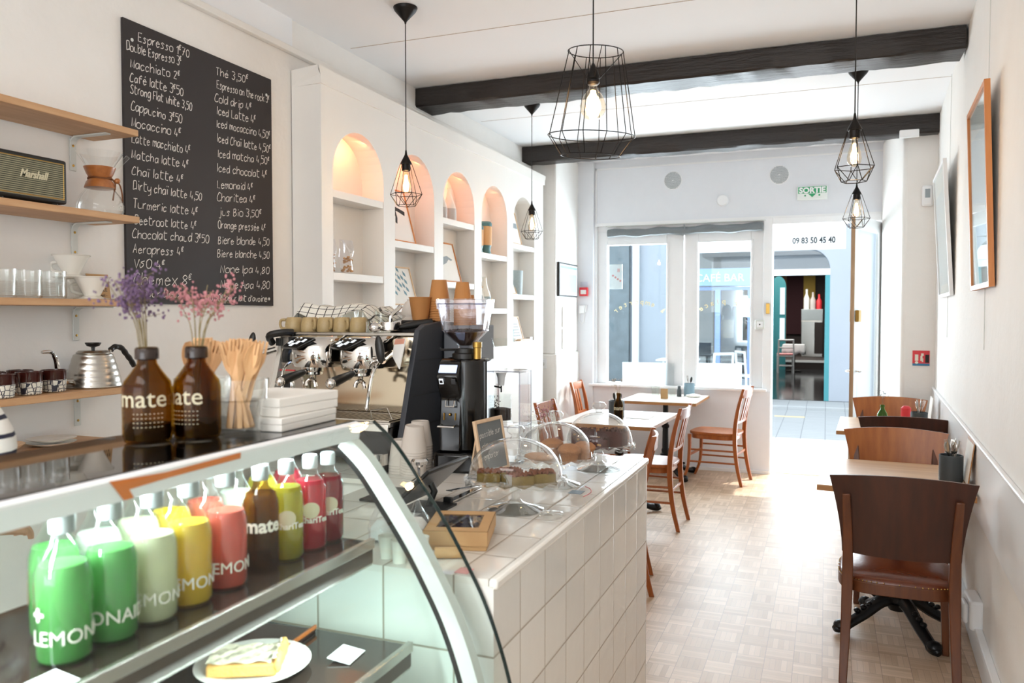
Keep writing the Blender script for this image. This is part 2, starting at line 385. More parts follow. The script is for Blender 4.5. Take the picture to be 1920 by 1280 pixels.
    def grid(s, fn, nu, nv, thick=None):
        o = len(s.v); vs = [tuple(fn(i/nu, j/nv)) for j in range(nv+1) for i in range(nu+1)]
        return s.add(vs, [(j*(nu+1)+i, j*(nu+1)+i+1, (j+1)*(nu+1)+i+1, (j+1)*(nu+1)+i) for j in range(nv) for i in range(nu)])
    def build(s, name, mat, parent=None, bev=0, smooth=True, ang=35, solid=0, sub=0, fix=True):
        me = bpy.data.meshes.new(name); me.from_pydata(s.v, [], s.f); me.validate(); me.update()
        if fix:
            bm = bmesh.new(); bm.from_mesh(me); bmesh.ops.recalc_face_normals(bm, faces=bm.faces); bm.to_mesh(me); bm.free()
        if smooth:
            me.polygons.foreach_set('use_smooth', [True]*len(me.polygons)); me.set_sharp_from_angle(angle=R(ang))
        me.materials.append(M[mat] if isinstance(mat, str) else mat)
        o = bpy.data.objects.new(name, me); COL.objects.link(o)
        if parent: o.parent = parent
        if solid: m = o.modifiers.new('thickness', 'SOLIDIFY'); m.thickness = solid; m.offset = 0
        if bev: m = o.modifiers.new('bevel', 'BEVEL'); m.width = bev; m.segments = 2; m.limit_method = 'ANGLE'
        if sub: m = o.modifiers.new('smooth', 'SUBSURF'); m.levels = sub; m.render_levels = sub
        return o
def tag(o, label, cat, group=None):
    o['label'] = label; o['category'] = cat
    if group: o['group'] = group
    return o
def struct(o, label=None):
    o['kind'] = 'structure'
    if label: o['label'] = label
    return o
def thing(name, label, cat, loc=(0, 0, 0), rz=0, group=None):
    o = bpy.data.objects.new(name, None); o.empty_display_size = .05; COL.objects.link(o)
    o.location = loc; o.rotation_euler = (0, 0, rz); return tag(o, label, cat, group)
def kids(o): return [c for c in bpy.data.objects if c.parent == o]
def dup(o, loc, rz=None, label=None, parent=None, group=None, scale=None, rot=None):
    c = o.copy(); COL.objects.link(c); c.parent = parent
    if parent is None:
        c.location = loc
        if rz is not None: c.rotation_euler = (0, 0, rz)
        if rot is not None: c.rotation_euler = rot
        if label: c['label'] = label
        if group: c['group'] = group
        if scale: c.scale = scale
    for k in kids(o): dup(k, None, parent=c)
    return c
def text_mesh(s, size, ext=.0006, bold=0, align='CENTER', shear=0, sx=1):
    cu = bpy.data.curves.new('lettering', 'FONT'); cu.body = s; cu.size = size; cu.extrude = ext; cu.align_x = align; cu.offset = bold; cu.shear = shear
    cu.resolution_u = 3
    ob = bpy.data.objects.new('lettering', cu); me = bpy.data.meshes.new_from_object(ob)
    vs = [(v.co.x*sx, v.co.y, v.co.z) for v in me.vertices]; fs = [tuple(p.vertices) for p in me.polygons]
    bpy.data.objects.remove(ob); bpy.data.curves.remove(cu); bpy.data.meshes.remove(me)
    return vs, fs
def text_on(name, s, size, mat, parent, origin, U, V, N=None, **kw):
    vs, fs = text_mesh(s, size, **kw); o = Vector(origin); U = Vector(U); V = Vector(V); N = U.cross(V)
    mb = MB(); mb.add([o+U*x+V*y+N*z for x, y, z in vs], fs); return mb.build(name, mat, parent, smooth=False, fix=False)
def text_wrap(name, lines, mat, parent, Rr, ang0):
    # lines: (string, size, z, angle shift, bold); wrapped on a vertical cylinder of radius Rr
    mb = MB()
    for st, size, z, da, bold in lines:
        vs, fs = text_mesh(st, size, .0003, bold)
        bm = bmesh.new(); bv = [bm.verts.new(v) for v in vs]
        for f in fs:
            try: bm.faces.new([bv[i] for i in f])
            except ValueError: pass
        x0 = min(v[0] for v in vs); x1 = max(v[0] for v in vs); c = x0+.004
        while c < x1:
            bmesh.ops.bisect_plane(bm, geom=bm.verts[:]+bm.edges[:]+bm.faces[:], plane_co=(c, 0, 0), plane_no=(1, 0, 0)); c += .004
        bm.verts.index_update(); vs = [tuple(v.co) for v in bm.verts]; fs = [tuple(v.index for v in f.verts) for f in bm.faces]; bm.free()
        mb.add([((Rr+q)*math.cos(ang0+da+x/Rr), (Rr+q)*math.sin(ang0+da+x/Rr), z+y) for x, y, q in vs], fs)
    return mb.build(name, mat, parent, smooth=False, fix=False)

# ------------------------------------------------------------------ handwriting (single-stroke letters)
GL = {
'a':'~442503103144;4540','b':'0800;~032545422000','c':'~4425031020 41','d':'~442503103144;4840','e':'~0343342503102041','f':'~4738271610;0545',
'g':'~442503103144;~454a2c0b','h':'0800;~03254440','i':'1510;1817','j':'~252a1c0b;2827','k':'0800;4502;1340','l':'0800','m':'0500;~03153320;~23455350',
'n':'0500;~03254440','o':'~2504011030414425','p':'050c;~032545422001','q':'~442503103144;454c','r':'0500;~032535','s':'~442514233120 00','t':'~18113040;0646',
'u':'~0501204145;4540','v':'052045','w':'0510233045','x':'0540;4500','y':'~05022143;454b1c','z':'05450040',
'A':'002840;1333','B':'~0800;~08383614 04;~0434422000','C':'~4728040110 3041','D':'0800;~083845413100','E':'48080040;0434','F':'4808 00;0434','G':'~472804 0110304144;4424',
'H':'0800;4840;0444','I':'0800','J':'~48 4210 01','K':'0800;480440','L':'080040','M':'0008214840','N':'00084048','O':'~2806021030424628','P':'0800;~0838463404',
'Q':'~2806021030424628','R':'0800;~0838463404;2440','S':'~4728061542300001','T':'0848;2820','U':'~0802103042 48','V':'082048','W':'0810253048','X':'0048;0840','Y':'082448;2420','Z':'08480040',
'0':'~2806021030424628','1':'06282820','2':'~0728473500;0040','3':'~08384624;~2443301001','4':'18022242;3430','5':'4808 05;~0535422000','6':'~4705011032340503','7':'084810;1444','8':'~2446280624421002 24','9':'~442406284742 10',
',':'111b','.':'1011','+':'0545;2723','€':'~47280603104 1;0535;0333',"'":'1816','-':'0444'}
ACC = {'é':('e','2738'),'è':('e','3718'),'ï':('ı','0708;3738'),'ı':None}
def strokes(ch):
    if ch in 'éï': base, ac = (('e', '2738') if ch == 'é' else ('-i', '0708;2728'))
    else: base, ac = ch, ''
    d = '1510' if base == '-i' else GL.get(base, '')
    out = []
    for part in (d+(';'+ac if ac else '')).replace(' ', '').split(';'):
        if not part: continue
        sm = part[0] == '~'; part = part.lstrip('~'); pts = []
        for i in range(0, len(part)-1, 2):
            y = part[i+1]; y = {'a': -1, 'b': -2, 'c': -3}.get(y) if y in 'abc' else int(y)
            pts.append((int(part[i]), y))
        out.append(catmull(pts, 4) if sm else pts)
    return out
def handwriting(mb, text, org, U, V, N, width, cap, w=.0019, seed=0):
    rr = random.Random(seed); segs = []; x = 0
    for ch in text:
        if ch == ' ': x += 3.2; continue
        small = ch == '€'; k = .55 if small else 1; oy = 4.2 if small else 0
        st = strokes(ch); mx = max([p[0] for s_ in st for p in s_] or [2])*k
        jx, jy, js = rr.uniform(-.15, .15), rr.uniform(-.35, .35), rr.uniform(.9, 1.1)
        for s_ in st: segs.append([(x+jx+p[0]*k*js+.12*p[1], oy+jy+p[1]*k*js) for p in s_])
        x += mx+1.55
    sx = width/max(x-1.5, 1); sy = cap/8
    org, U, V, N = Vector(org), Vector(U), Vector(V), Vector(N)
    for sg in segs:
        P = [(a*sx, b*sy) for a, b in sg]
        vs = []; fs = []
        for i, p in enumerate(P):
            a = P[max(i-1, 0)]; b = P[min(i+1, len(P)-1)]
            dx, dy = b[0]-a[0], b[1]-a[1]; L = math.hypot(dx, dy) or 1; hw = w*rr.uniform(.75, 1.15)
            nx, ny = -dy/L*hw, dx/L*hw
            for sgn in (1, -1): vs.append(org+U*(p[0]+sgn*nx)+V*(p[1]+sgn*ny)+N*.0006)
        for i in range(len(P)-1): fs.append((2*i, 2*i+1, 2*i+3, 2*i+2))
        mb.add(vs, fs)

# ------------------------------------------------------------------ room shell
CEIL = 3.12; XW = -2.69; XC = -2.5; YB = 8.05
def xr(y): return .45+.05*y
struct(MB().box(-3.2, 1.4, -2.6, 8.22, -.08, 0).build('floor', 'floor', smooth=False))
mb = MB().box(-3.2, 1.4, -2.6, 8.4, CEIL, CEIL+.1)
ce = struct(mb.build('ceiling', 'ceil', smooth=False))
mb = MB()
for y in (1.45, 2.78, 4.12, 6.05): mb.box(XW+.04, xr(y), y, y+.004, CEIL-.0015, CEIL+.002)
mb.build('panel_joint', plain('joint_shadow', 'B9A796', .9), ce, smooth=False)
struct(MB().box(XW-.25, XW, -2.6, 8.05, 0, CEIL).build('wall_left', 'plaster', smooth=False))
mb = MB(); ys = [-2.6, 8.4]
mb.prism([(xr(-2.6), -2.6), (xr(7.2), 7.2), (xr(7.2)+.3, 7.2), (xr(-2.6)+.3, -2.6)], 2, 0, CEIL)
struct(mb.build('wall_right', 'plaster', smooth=False))
struct(MB().box(-3.0, -2.5, -2.75, -2.6, 0, CEIL).box(.25, .7, -2.75, -2.6, 0, CEIL).box(-2.5, .25, -2.75, -2.6, 0, .7).box(-2.5, .25, -2.75, -2.6, 2.8, CEIL).build('wall_rear', 'plaster', smooth=False))
# soffit ledge along the left wall
struct(MB().box(XW, XW+.035, -2.6, 7.3, 2.93, 2.965).build('trim_1', 'cab', smooth=False, bev=.006))
struct(MB().box(XW, XW+.012, -2.6, 3.6, 2.965, CEIL).build('trim_2', 'ceil', smooth=False))
# left pilaster beyond the shelving, with a small step half way up
struct(MB().box(XW, -2.41, 7.3, YB+.1, 0, 1.16).box(XW, -2.425, 7.31, YB+.1, 1.16, CEIL).build('wall_pilaster', 'plaster', smooth=True, bev=.012))
# right wall: wainscot panel with a rail, baseboard, cable duct
def along_right(mb, y0, y1, d, z0, z1):
    mb.prism([(xr(y0)-d, y0), (xr(y1)-d, y1), (xr(y1), y1), (xr(y0), y0)], 2, z0, z1)
mb = MB(); along_right(mb, -2.6, 7.19, .012, .62, .955); struct(mb.build('trim_3', 'white', smooth=False, bev=.004))
mb = MB(); along_right(mb, -2.6, 7.19, .02, .945, .965); struct(mb.build('trim_4', 'white', smooth=False, bev=.006))
mb = MB(); along_right(mb, -2.6, 7.19, .016, 0, .13); along_right(mb, -2.6, 7.19, .024, .115, .14); struct(mb.build('baseboard_right', 'white', smooth=False, bev=.004))
# right-hand return wall by the door (faces the room) and rounded jamb column
struct(MB().prism([(.565, 7.2), (1.1, 7.2), (1.1, 8.4), (.462, 8.4), (.462, 8.05)], 2, 0, CEIL).build('wall_return', 'plaster', smooth=True, bev=.03))

# ceiling beams
def beam(y, z0, x0, x1, d, label):
    mb = MB(); n = 46; r2 = random.Random(int(y*10))
    def sec(i):
        x = x0+(x1-x0)*i/n; j = lambda a: r2.uniform(-a, a)
        return [(x, y+j(.004), CEIL-.005), (x, y+j(.006), z0+.012+j(.0022)), (x, y+.012+j(.004), z0+j(.0022)), (x, y+d+j(.006), z0+.002+j(.006)), (x, y+d, CEIL-.005)]
    vs = []; fs = []
    for i in range(n+1): vs += sec(i)
    for i in range(n):
        for k in range(4): fs.append((i*5+k, i*5+k+1, (i+1)*5+k+1, (i+1)*5+k))
        fs.append((i*5+4, i*5, (i+1)*5, (i+1)*5+4))
    fs += [(4, 3, 2, 1, 0), tuple(n*5+k for k in range(5))]
    mb.add(vs, fs)
    return tag(mb.build('ceiling_beam', 'beam', smooth=True, ang=40), label, 'beam')
beam(5.0, 2.99, XW, xr(5.0)-.01, .25, 'black painted rough timber beam across the ceiling, the nearer and longer of two')
beam(7.1, 2.97, XW, xr(7.1), .17, 'black painted timber beam across the ceiling by the shop front, the farther of two')

# ------------------------------------------------------------------ shop front (back wall)
mb = MB()
mb.box(-2.7, -2.26, YB, YB+.3, 0, CEIL)                    # left strip
mb.box(-2.26, -.5, YB+.02, YB+.3, 0, .80)                  # low wall under windows
mb.box(-2.26, .5, YB+.05, YB+.3, 2.47, CEIL)               # fascia with vents
struct(mb.build('wall_back', plain('back_wall_paint', 'E9ECF1', .7, var=.02, bump=.08), smooth=False))
struct(MB().box(-2.3, -.5, YB, YB+.05, 0, .03).build('baseboard_back', 'white', smooth=False))
struct(MB().box(-2.3, -.53, YB-.03, YB+.2, .80, .825).build('trim_5', 'white', smooth=False, bev=.006))
struct(MB().box(-2.25, .46, YB+.035, YB+.06, 2.455, 2.485).box(-2.25, -2.235, YB+.04, YB+.06, 2.485, 3.05).box(-2.25, .46, YB+.04, YB+.06, 3.035, 3.05).build('trim_6', 'white', smooth=False))
def casement(nm, x0, x1, px0, px1):
    w = MB(); y0, y1 = YB+.09, YB+.15
    w.box(x0, px0, y0, y1, .825, 2.40).box(px1, x1, y0, y1, .825, 2.40).box(px0, px1, y0, y1, 2.26, 2.40).box(px0, px1, y0, y1, .825, .84)
    for a in (px0, px1): w.box(a-.02 if a == px0 else a, a if a == px0 else a+.02, y0-.015, y0, .83, 2.28)
    o = struct(w.build(nm, 'white', smooth=False, bev=.004))
    MB().box(px0, px1, y0+.02, y0+.026, .84, 2.26).build('pane', 'glassw', o, smooth=False)
    return o
casement('window_1', -2.235, -1.345, -2.13, -1.515)
casement('window_2', -1.335, -.53, -1.20, -.695)
struct(MB().box(-2.26, -2.235, YB+.05, YB+.25, .8, 2.47).box(-2.26, -.5, YB+.09, YB+.2, 2.40, 2.47).build('window_frame', 'white', smooth=False))
# door frame
struct(MB().box(-.575, -.49, YB+.03, YB+.22, 0, 2.47).box(.44, .47, YB+.1, YB+.22, 0, 2.47).box(-.49, .46, YB+.03, YB+.22, 2.405, 2.47).box(-.49, .46, YB+.1, YB+.26, -.05, .012).build('door_frame', 'white', smooth=False, bev=.005))
# door leaf, opened into the room, seen almost edge-on
dl = struct(thing('door_1', 'open glazed shop door seen edge-on with worn brown edge', 'door', (.455, YB+.1, 0), R(252.3)))
del dl['category']
w = MB(); L_ = .84
w.box(0, .1, -.016, .016, .015, 2.39).box(L_-.1, L_-.006, -.016, .016, .015, 2.39).box(.1, L_-.1, -.016, .016, .015, .62).box(.1, L_-.1, -.02, .02, 2.28, 2.39)
w.build('door_leaf', 'white', dl, smooth=False, bev=.004)
MB().box(L_-.006, L_, -.016, .016, .015, 2.39).build('door_edge', wood('worn_door_edge', '9C7B5C', 'C4A684', 2, .6), dl, smooth=False)['label'] = 'worn brown wooden edge of the door'
MB().box(.1, L_-.1, -.004, .004, .62, 2.28).build('pane', 'glassw', dl, smooth=False)
for sgn in (1, -1): MB().tube([(L_-.05, 0, 1.06), (L_-.05, sgn*.05, 1.06), (L_-.06, sgn*.06, 1.06), (L_-.16, sgn*.062, 1.065)], .008).build('door_handle', 'chrome', dl)
MB().box(L_-.09, L_-.02, -.026, -.02, 1.48, 1.58).box(L_-.09, L_-.02, .02, .05, 1.48, 1.58).build('door_lock', 'brass', dl, smooth=False, bev=.004)

def plate_item(name, label, cat, mat, x0, x1, y0, y1, z0, z1, bev=.004, group=None):
    return tag(MB().box(x0, x1, y0, y1, z0, z1).build(name, mat, smooth=True, bev=bev), label, cat, group)
YF = YB+.05
def vent(x, z, label):
    t = thing('air_vent', label, 'vent', (x, YF, z), group=None)
    M4 = Matrix.Rotation(R(90), 4, 'X')
    MB().lathe([(.092, 0), (.092, .006), (.086, .01), (0, .01)], 32, M4=M4).build('vent_plate', 'white', t)
    s_ = MB()
    for i in range(-8, 9):
        zz = i*.0098; hw = math.sqrt(max(.084**2-zz*zz, 0))
        if hw > .01: s_.box(-hw, hw, -.0125, -.0095, zz-.0028, zz+.0028)
    s_.build('vent_slots', 'vent', t, smooth=False)
    MB().lathe([(.008, 0), (.008, .003), (0, .003)], 12, c=(0, 0, .0125), M4=M4).build('vent_screw', 'white', t)
vent(-1.45, 2.884, 'round slotted wall vent above the grey window blind')
vent(-.437, 2.876, 'round slotted wall vent above the exit sign')
t = thing('smoke_detector', 'round white disc cover on the fascia between the two vents', 'detector', (-.963, YF, 2.66))
MB().lathe([(.058, 0), (.058, .012), (.05, .022), (0, .024)], 32, M4=Matrix.Rotation(R(90), 4, 'X')).build('detector_cover', 'white', t)
# exit sign
t = thing('exit_sign', 'white and green exit sign above the open shop door', 'sign', (-.14, YF, 2.69))
MB().box(-.135, .135, -.03, 0, -.068, .06).build('sign_box', plain('sign_box', 'EEF3EF', .3), t, bev=.006)
MB().box(-.125, .125, -.0308, -.03, -.008, .054).build('sign_band', 'green', t, smooth=False)
text_on('sign_lettering', 'SORTIE', .072, 'sticker', t, (0, -.0314, -.003), (1, 0, 0), (0, 0, 1), bold=.003)
mb = MB(); mb.prism([(-.035, -.012), (.035, -.012), (0, -.045)], 1, -.032, -.03); mb.prism([(-.07, -.02), (-.055, -.02), (-.055, -.035), (-.07, -.035)], 1, -.032, -.03); mb.prism([(.055, -.02), (.07, -.02), (.07, -.035), (.055, -.035)], 1, -.032, -.03)
mb.build('sign_arrow', 'green', t, smooth=False)
# rolled blind
t = thing('window_blind', 'rolled grey fabric blind fixed above the two windows', 'blind', (-1.345, YF-.03, 2.385))
mb = MB(); pts = []
for i in range(25):
    x = -.765+1.53*i/24; pts.append((x, 0, .006*math.sin(i*.9)-.004+.018*(x/.765)*.3))
mb.tube(pts, [.048+.006*math.sin(i*1.7) for i in range(25)], 12, flat=.7); mb.build('rolled_fabric', 'blind', t)
MB().box(-.79, .79, .0, .03, .06, .068).build('blind_rail', 'steelgrey', t, smooth=False)
MB().tube([(.02, -.038, .05), (.03, -.04, -.0), (.0, -.03, -.055)], .006, 6).build('blind_tie', 'blind', t)
# window film panels, film lettering
for x0, x1, zt_, lb in ((-1.96, -1.43, 1.05, 'white film panel across the foot of the left window'), (-1.19, -.77, 1.06, 'white film panel across the foot of the right window')):
    plate_item('window_film', lb, 'panel', 'film', x0, x1, YB+.055, YB+.06, .83, zt_, 0)
plate_item('notice', 'square white paper stuck inside the right window', 'paper', 'film', -.80, -.70, YB+.085, YB+.087, 1.52, 1.70, 0)
def arc_text(name, s_, x, z, rad, label):
    mb = MB(); n = len(s_)
    for i, ch in enumerate(s_):
        a = (i-(n-1)/2)*.155
        if ch == ' ': continue
        vs, fs = text_mesh(ch, .075, .0004, .001)
        ca, sa = math.cos(a), math.sin(a)
        # read from the street, so mirrored from inside
        mb.add([(x-((px_*ca+py_*sa)+rad*math.sin(a)), YB+.108+pz_, z+(-px_*sa+py_*ca)+rad*(math.cos(a)-1)) for px_, py_, pz_ in vs], fs)
    return tag(mb.build(name, plain('film_gold', 'E9DFB4', .5), smooth=False, fix=False), label, 'lettering')
arc_text('window_lettering', 'à emporter', -1.80, 1.65, .36, 'arched cream lettering on the glass of the left window')
arc_text('window_lettering', 'Sur place', -.95, 1.65, .36, 'arched cream lettering on the glass of the right window')
# small fittings
t = thing('call_point', 'red fire alarm call point on the strip left of the windows', 'alarm', (-2.355, YB-.001, 1.78))
MB().box(-.045, .045, -.035, 0, -.045, .045).build('alarm_case', 'red', t, bev=.006)
MB().box(-.03, .03, -.037, -.035, -.026, .018).build('alarm_window', 'paper', t, smooth=False)
MB().box(-.04, .04, -.02, 0, .05, .105).build('clear_cover', 'acryl', t, bev=.006)
t = thing('wall_intercom', 'white door contact box below the red call point', 'box', (-2.375, YB-.001, 1.60))
MB().box(-.03, .03, -.03, 0, -.045, .04).box(.03, .05, -.02, 0, -.03, .04).build('contact_case', 'white', t, bev=.006)
MB().tube(catmull([(-.02, -.01, -.04), (-.03, -.012, -.11), (.0, -.012, -.15), (.02, -.01, -.11), (.03, -.006, -.02)], 5), .004, 6).build('contact_cable', 'white', t)
t = thing('light_switch', 'grey square key switch on the post left of the open door', 'switch', (-.60, YB+.03, 1.447))
MB().box(-.045, .045, -.02, .06, -.045, .045).build('switch_frame', 'steelgrey', t, bev=.008)
MB().box(-.028, .028, -.024, -.02, -.028, .028).build('switch_key', 'white', t, bev=.003)
MB().lathe([(.007, 0), (.007, .004), (0, .004)], 12, c=(0, 0, .024), M4=Matrix.Rotation(R(90), 4, 'X')).build('switch_dot', 'ink', t)
plate_item('lock_plate', 'small brass strike plate on the post left of the open door', 'plate', 'brass', -.545, -.51, YB+.005, YB+.032, 1.55, 1.65)
t = thing('motion_sensor', 'white motion sensor high on the wall right of the door', 'sensor', (.735, 7.2, 2.49))
MB().box(-.04, .04, -.045, 0, -.085, .08).build('sensor_case', 'white', t, bev=.016)
MB().box(-.018, .018, -.049, -.045, -.02, .05).build('sensor_lens', 'inkgrey', t, bev=.006)
t = thing('fire_sign', 'red extinguisher sign with white pictograms right of the door', 'sign', (.712, 7.2, 1.19))
MB().box(-.062, .062, -.004, 0, -.06, .062).build('sign_panel', 'red', t, smooth=False)
mb = MB().box(-.045, -.02, -.006, -.004, -.02, .03).lathe([(.012, 0), (.012, .002), (0, .002)], 12, c=(-.032, -.035, .004), M4=Matrix.Rotation(R(90), 4, 'X'))
mb.box(-.005, .01, -.006, -.004, -.02, .02).box(.0, .018, -.006, -.004, .02, .04).box(.005, .016, -.006, -.004, -.03, .0)
mb.build('pictogram', 'whiteink', t, smooth=False)
MB().box(.03, .058, -.006, -.004, -.035, .03).build('black_pictogram', 'ink', t, smooth=False)
MB().box(-.062, .062, -.006, -.004, -.06, -.042).build('blue_strip', plain('sign_blue', '3A7FA8', .5), t, smooth=False)
plate_item('junction_box', 'small white junction box under the far beam near the right wall', 'box', 'white', .52, .66, 7.06, 7.1, 2.94, 3.0, .006)
def outlet(name, label, loc, rz):
    t = thing(name, label, 'outlet', loc, rz)
    MB().box(-.045, .045, -.014, 0, -.045, .045).build('outlet_plate', 'white', t, bev=.006)
    MB().lathe([(.022, 0), (.022, .003), (.018, .0035), (.017, .0), (0, .0)], 20, c=(0, 0, .014), M4=Matrix.Rotation(R(90), 4, 'X')).build('socket', plain('socket_grey', 'CFCBC4', .5), t)
    MB().box(-.006, .006, -.0185, -.014, -.006, .006).build('earth_pin', 'inkgrey', t, smooth=False)
outlet('wall_outlet', 'white wall outlet on the pilaster face beyond the arched shelves', (-2.55, 7.30, 1.065), 0)
t = thing('cable_box', 'white plastic socket box low on the right wall by the near table', 'outlet', (xr(4.05), 4.05, .22))
MB().box(-.055, 0, -.11, .08, -.06, .07).build('socket_case', 'white', t, bev=.012)
MB().box(-.075, -.055, -.08, .02, -.04, .05).build('plug', 'white', t, bev=.012)
mb = MB(); along_right(mb, -2.6, 4.0, .03, .155, .175); tag(mb.build('cable_duct', 'white', smooth=False, bev=.004), 'thin white cable duct running above the right baseboard', 'duct')
# framed licence and paper notes on the pilaster's side
t = thing('framed_notice', 'black framed printed notice on the pilaster left of the windows', 'notice', (-2.42, 7.655, 1.885))
MB().box(0, .018, -.3, .3, -.165, .165).build('frame', 'ink', t, smooth=False)
MB().box(.018, .02, -.285, .285, -.15, .15).build('notice_sheet', plain('sheet_blue', 'D9E2EC', .6), t, smooth=False)
mb = MB()
for i in range(9): mb.box(.02, .021, -.26, -.26+.3*(.6+.4*math.sin(i*2.3)**2), .09-i*.024, .098-i*.024)
mb.box(.02, .021, .02, .26, -.12, .06); mb.build('print_lines', 'inkgrey', t, smooth=False)
MB().box(.02, .021, -.27, .27, .11, .135).build('print_header', plain('header_blue', '7F9CC8', .6), t, smooth=False)
for z0, z1, lb in ((1.42, 1.62, 'upper white paper sheet below the framed notice'), (1.20, 1.40, 'lower white paper sheet below the framed notice')):
    t = thing('paper_sheet', lb, 'paper', (-2.412, 7.62, (z0+z1)/2))
    MB().box(-.01, .0, -.11, .11, (z0-z1)/2, (z1-z0)/2).build('sheet', 'paper', t, smooth=False)
    mb = MB()
    for i in range(5): mb.box(0, .001, -.08, .07-.03*(i % 2), .06-i*.026, .064-i*.026)
    mb.build('print_lines', 'inkgrey', t, smooth=False)

# ------------------------------------------------------------------ street
tag(MB().box(-14, 12, 8.32, 15.5, -.16, -.06).build('street', 'stone', smooth=False), 'pale stone paved street outside the open door', 'street')['kind'] = 'structure'
tag(MB().box(-14, 12, 8.22, 9.5, -.16, -.03).build('pavement', 'stone', smooth=False, bev=.02), 'pale kerb stones just outside the shop door', 'pavement')['kind'] = 'structure'
tag(MB().box(-14, 12, 14.3, 15.3, -.1, 0).build('pavement', 'stone', smooth=False, bev=.02), 'pale pavement strip in front of the opposite building', 'pavement')['kind'] = 'structure'
mb = MB()
for x in (-1.6, -.75, .25, 1.2): mb.box(x, x+.45, 13.2, 13.32, -.06, -.055)
tag(mb.build('road_marking', plain('road_yellow', 'D9C69A', .9), smooth=False), 'broken pale yellow line painted on the street', 'marking')
YO = 15.3
t = thing('opposite_building', 'pale grey blue building across the street with arched restaurant door', 'building', (0, YO, 0))
mb = MB()
mb.box(.05, 9, 0, .4, 0, 8).box(-3.55, -2.42, 0, .4, 0, 8)                      # walls right of door / left of window
mb.box(-2.42, .05, 0, .4, 2.75, 8).box(-1.30, -.95, 0, .4, 0, 2.75)
mb.box(-2.42, -1.3, 0, .4, 0, .35).box(-12, -4.15, 0, .4, 0, 8).box(-4.15, -3.55, .0, .4, 3, 8)
mb.build('facade', 'facade', t, smooth=False)
pts = [(.05, 2.35)]+[(.05-.37*(1-math.cos(a)), 2.35+.37*math.sin(a)) for a in [PI/2*i/8 for i in range(9)]]+[(.05, 2.75)]
MB().prism(pts, 1, 0, .35).build('arch_spandrel', 'facade', t, smooth=False)
MB().box(-4.15, -3.55, -.12, .4, 0, 3).build('stone_pillar', 'facadedk', t, smooth=False)['label'] = 'dark rough stone pillar'
MB().tube([(-3.42, -.1, 0), (-3.42, -.1, 6)], .07, 12).build('drainpipe', 'deskwhite', t)
MB().box(-.95, .05, -.02, .1, 2.25, 2.36).build('lintel', 'deskwhite', t, smooth=False)
MB().box(-.95, .05, .12, .13, 2.36, 2.75).build('fanlight', glass('fanlight_glass', (.75, .85, .9), 0, 1, .25), t, smooth=False)
MB().box(-2.42, -1.30, -.03, .05, 2.08, 2.40).build('shop_sign', plain('sign_blue_pale', '8FB0E0', .6), t, smooth=False)
text_on('sign_lettering', 'CAFÉ BAR', .2, 'deskwhite', t, (-1.86, -.04, 2.16), (1, 0, 0), (0, 0, 1))
MB().box(-2.42, -1.30, .05, .1, 2.0, 2.06).box(-2.42, -2.36, .05, .1, .35, 2).box(-1.36, -1.3, .05, .1, .35, 2).box(-1.95, -1.85, .05, .1, .35, 2).build('window_frame', plain('blue_frame', '8FA8DC', .5), t, smooth=False)
MB().box(-2.42, -1.30, .1, .11, .35, 2.75).build('window_pane', glass('shop_glass', (.6, .68, .7), 0, 1, .2), t, smooth=False)
MB().box(-.95, -.9, .0, .1, 0, 2.25).box(-.03, .05, .0, .1, 0, 2.25).build('door_jamb', 'teald', t, smooth=False)
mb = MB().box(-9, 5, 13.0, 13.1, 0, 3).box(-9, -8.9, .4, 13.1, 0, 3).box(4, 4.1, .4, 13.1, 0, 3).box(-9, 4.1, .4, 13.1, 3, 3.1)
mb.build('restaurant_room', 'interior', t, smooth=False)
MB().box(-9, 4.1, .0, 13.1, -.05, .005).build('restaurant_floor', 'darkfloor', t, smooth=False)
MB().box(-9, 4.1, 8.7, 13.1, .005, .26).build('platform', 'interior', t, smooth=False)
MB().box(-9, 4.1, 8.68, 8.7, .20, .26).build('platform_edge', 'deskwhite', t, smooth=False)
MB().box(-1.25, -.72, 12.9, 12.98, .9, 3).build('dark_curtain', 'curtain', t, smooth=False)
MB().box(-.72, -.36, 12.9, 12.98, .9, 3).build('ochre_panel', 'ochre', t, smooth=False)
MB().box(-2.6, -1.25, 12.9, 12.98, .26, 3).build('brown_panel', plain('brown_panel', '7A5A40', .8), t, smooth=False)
light('restaurant_fill', 'AREA', (-1.5, 23.5, 2.95), (0, 0, 0), 220, (1, .95, .88), 4, 6)  # fill added to brighten the restaurant inside
t = thing('arched_door', 'teal edged arched white doorway panel deep inside the restaurant', 'door', (-1.26, 23.6, 0))
pts = [(-.2, 0), (.2, 0), (.2, 2.3)]+[(.2*math.cos(a), 2.3+.32*math.sin(a)) for a in [PI*i/10 for i in range(1, 10)]]+[(-.2, 2.3)]
MB().prism(pts, 1, 0, .05).build('door_leaf', 'teald', t, smooth=False)
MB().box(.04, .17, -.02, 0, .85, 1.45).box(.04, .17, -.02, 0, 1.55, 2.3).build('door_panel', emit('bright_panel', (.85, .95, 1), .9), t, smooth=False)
t = thing('drinks_fridge', 'silver bar counter with fridge inside the restaurant', 'counter', (-.36, 26.0, .26))
MB().box(-.36, .25, 0, .6, 0, 1.1).build('counter_body', 'steel', t, bev=.01)
MB().box(-.36, .25, .05, .55, 1.1, 1.45).build('glass_case', plain('pale_case', 'A9B4B8', .3), t, bev=.01)
MB().box(.02, .25, -.02, 0, .1, 1.05).build('dark_side', 'interior', t, smooth=False)
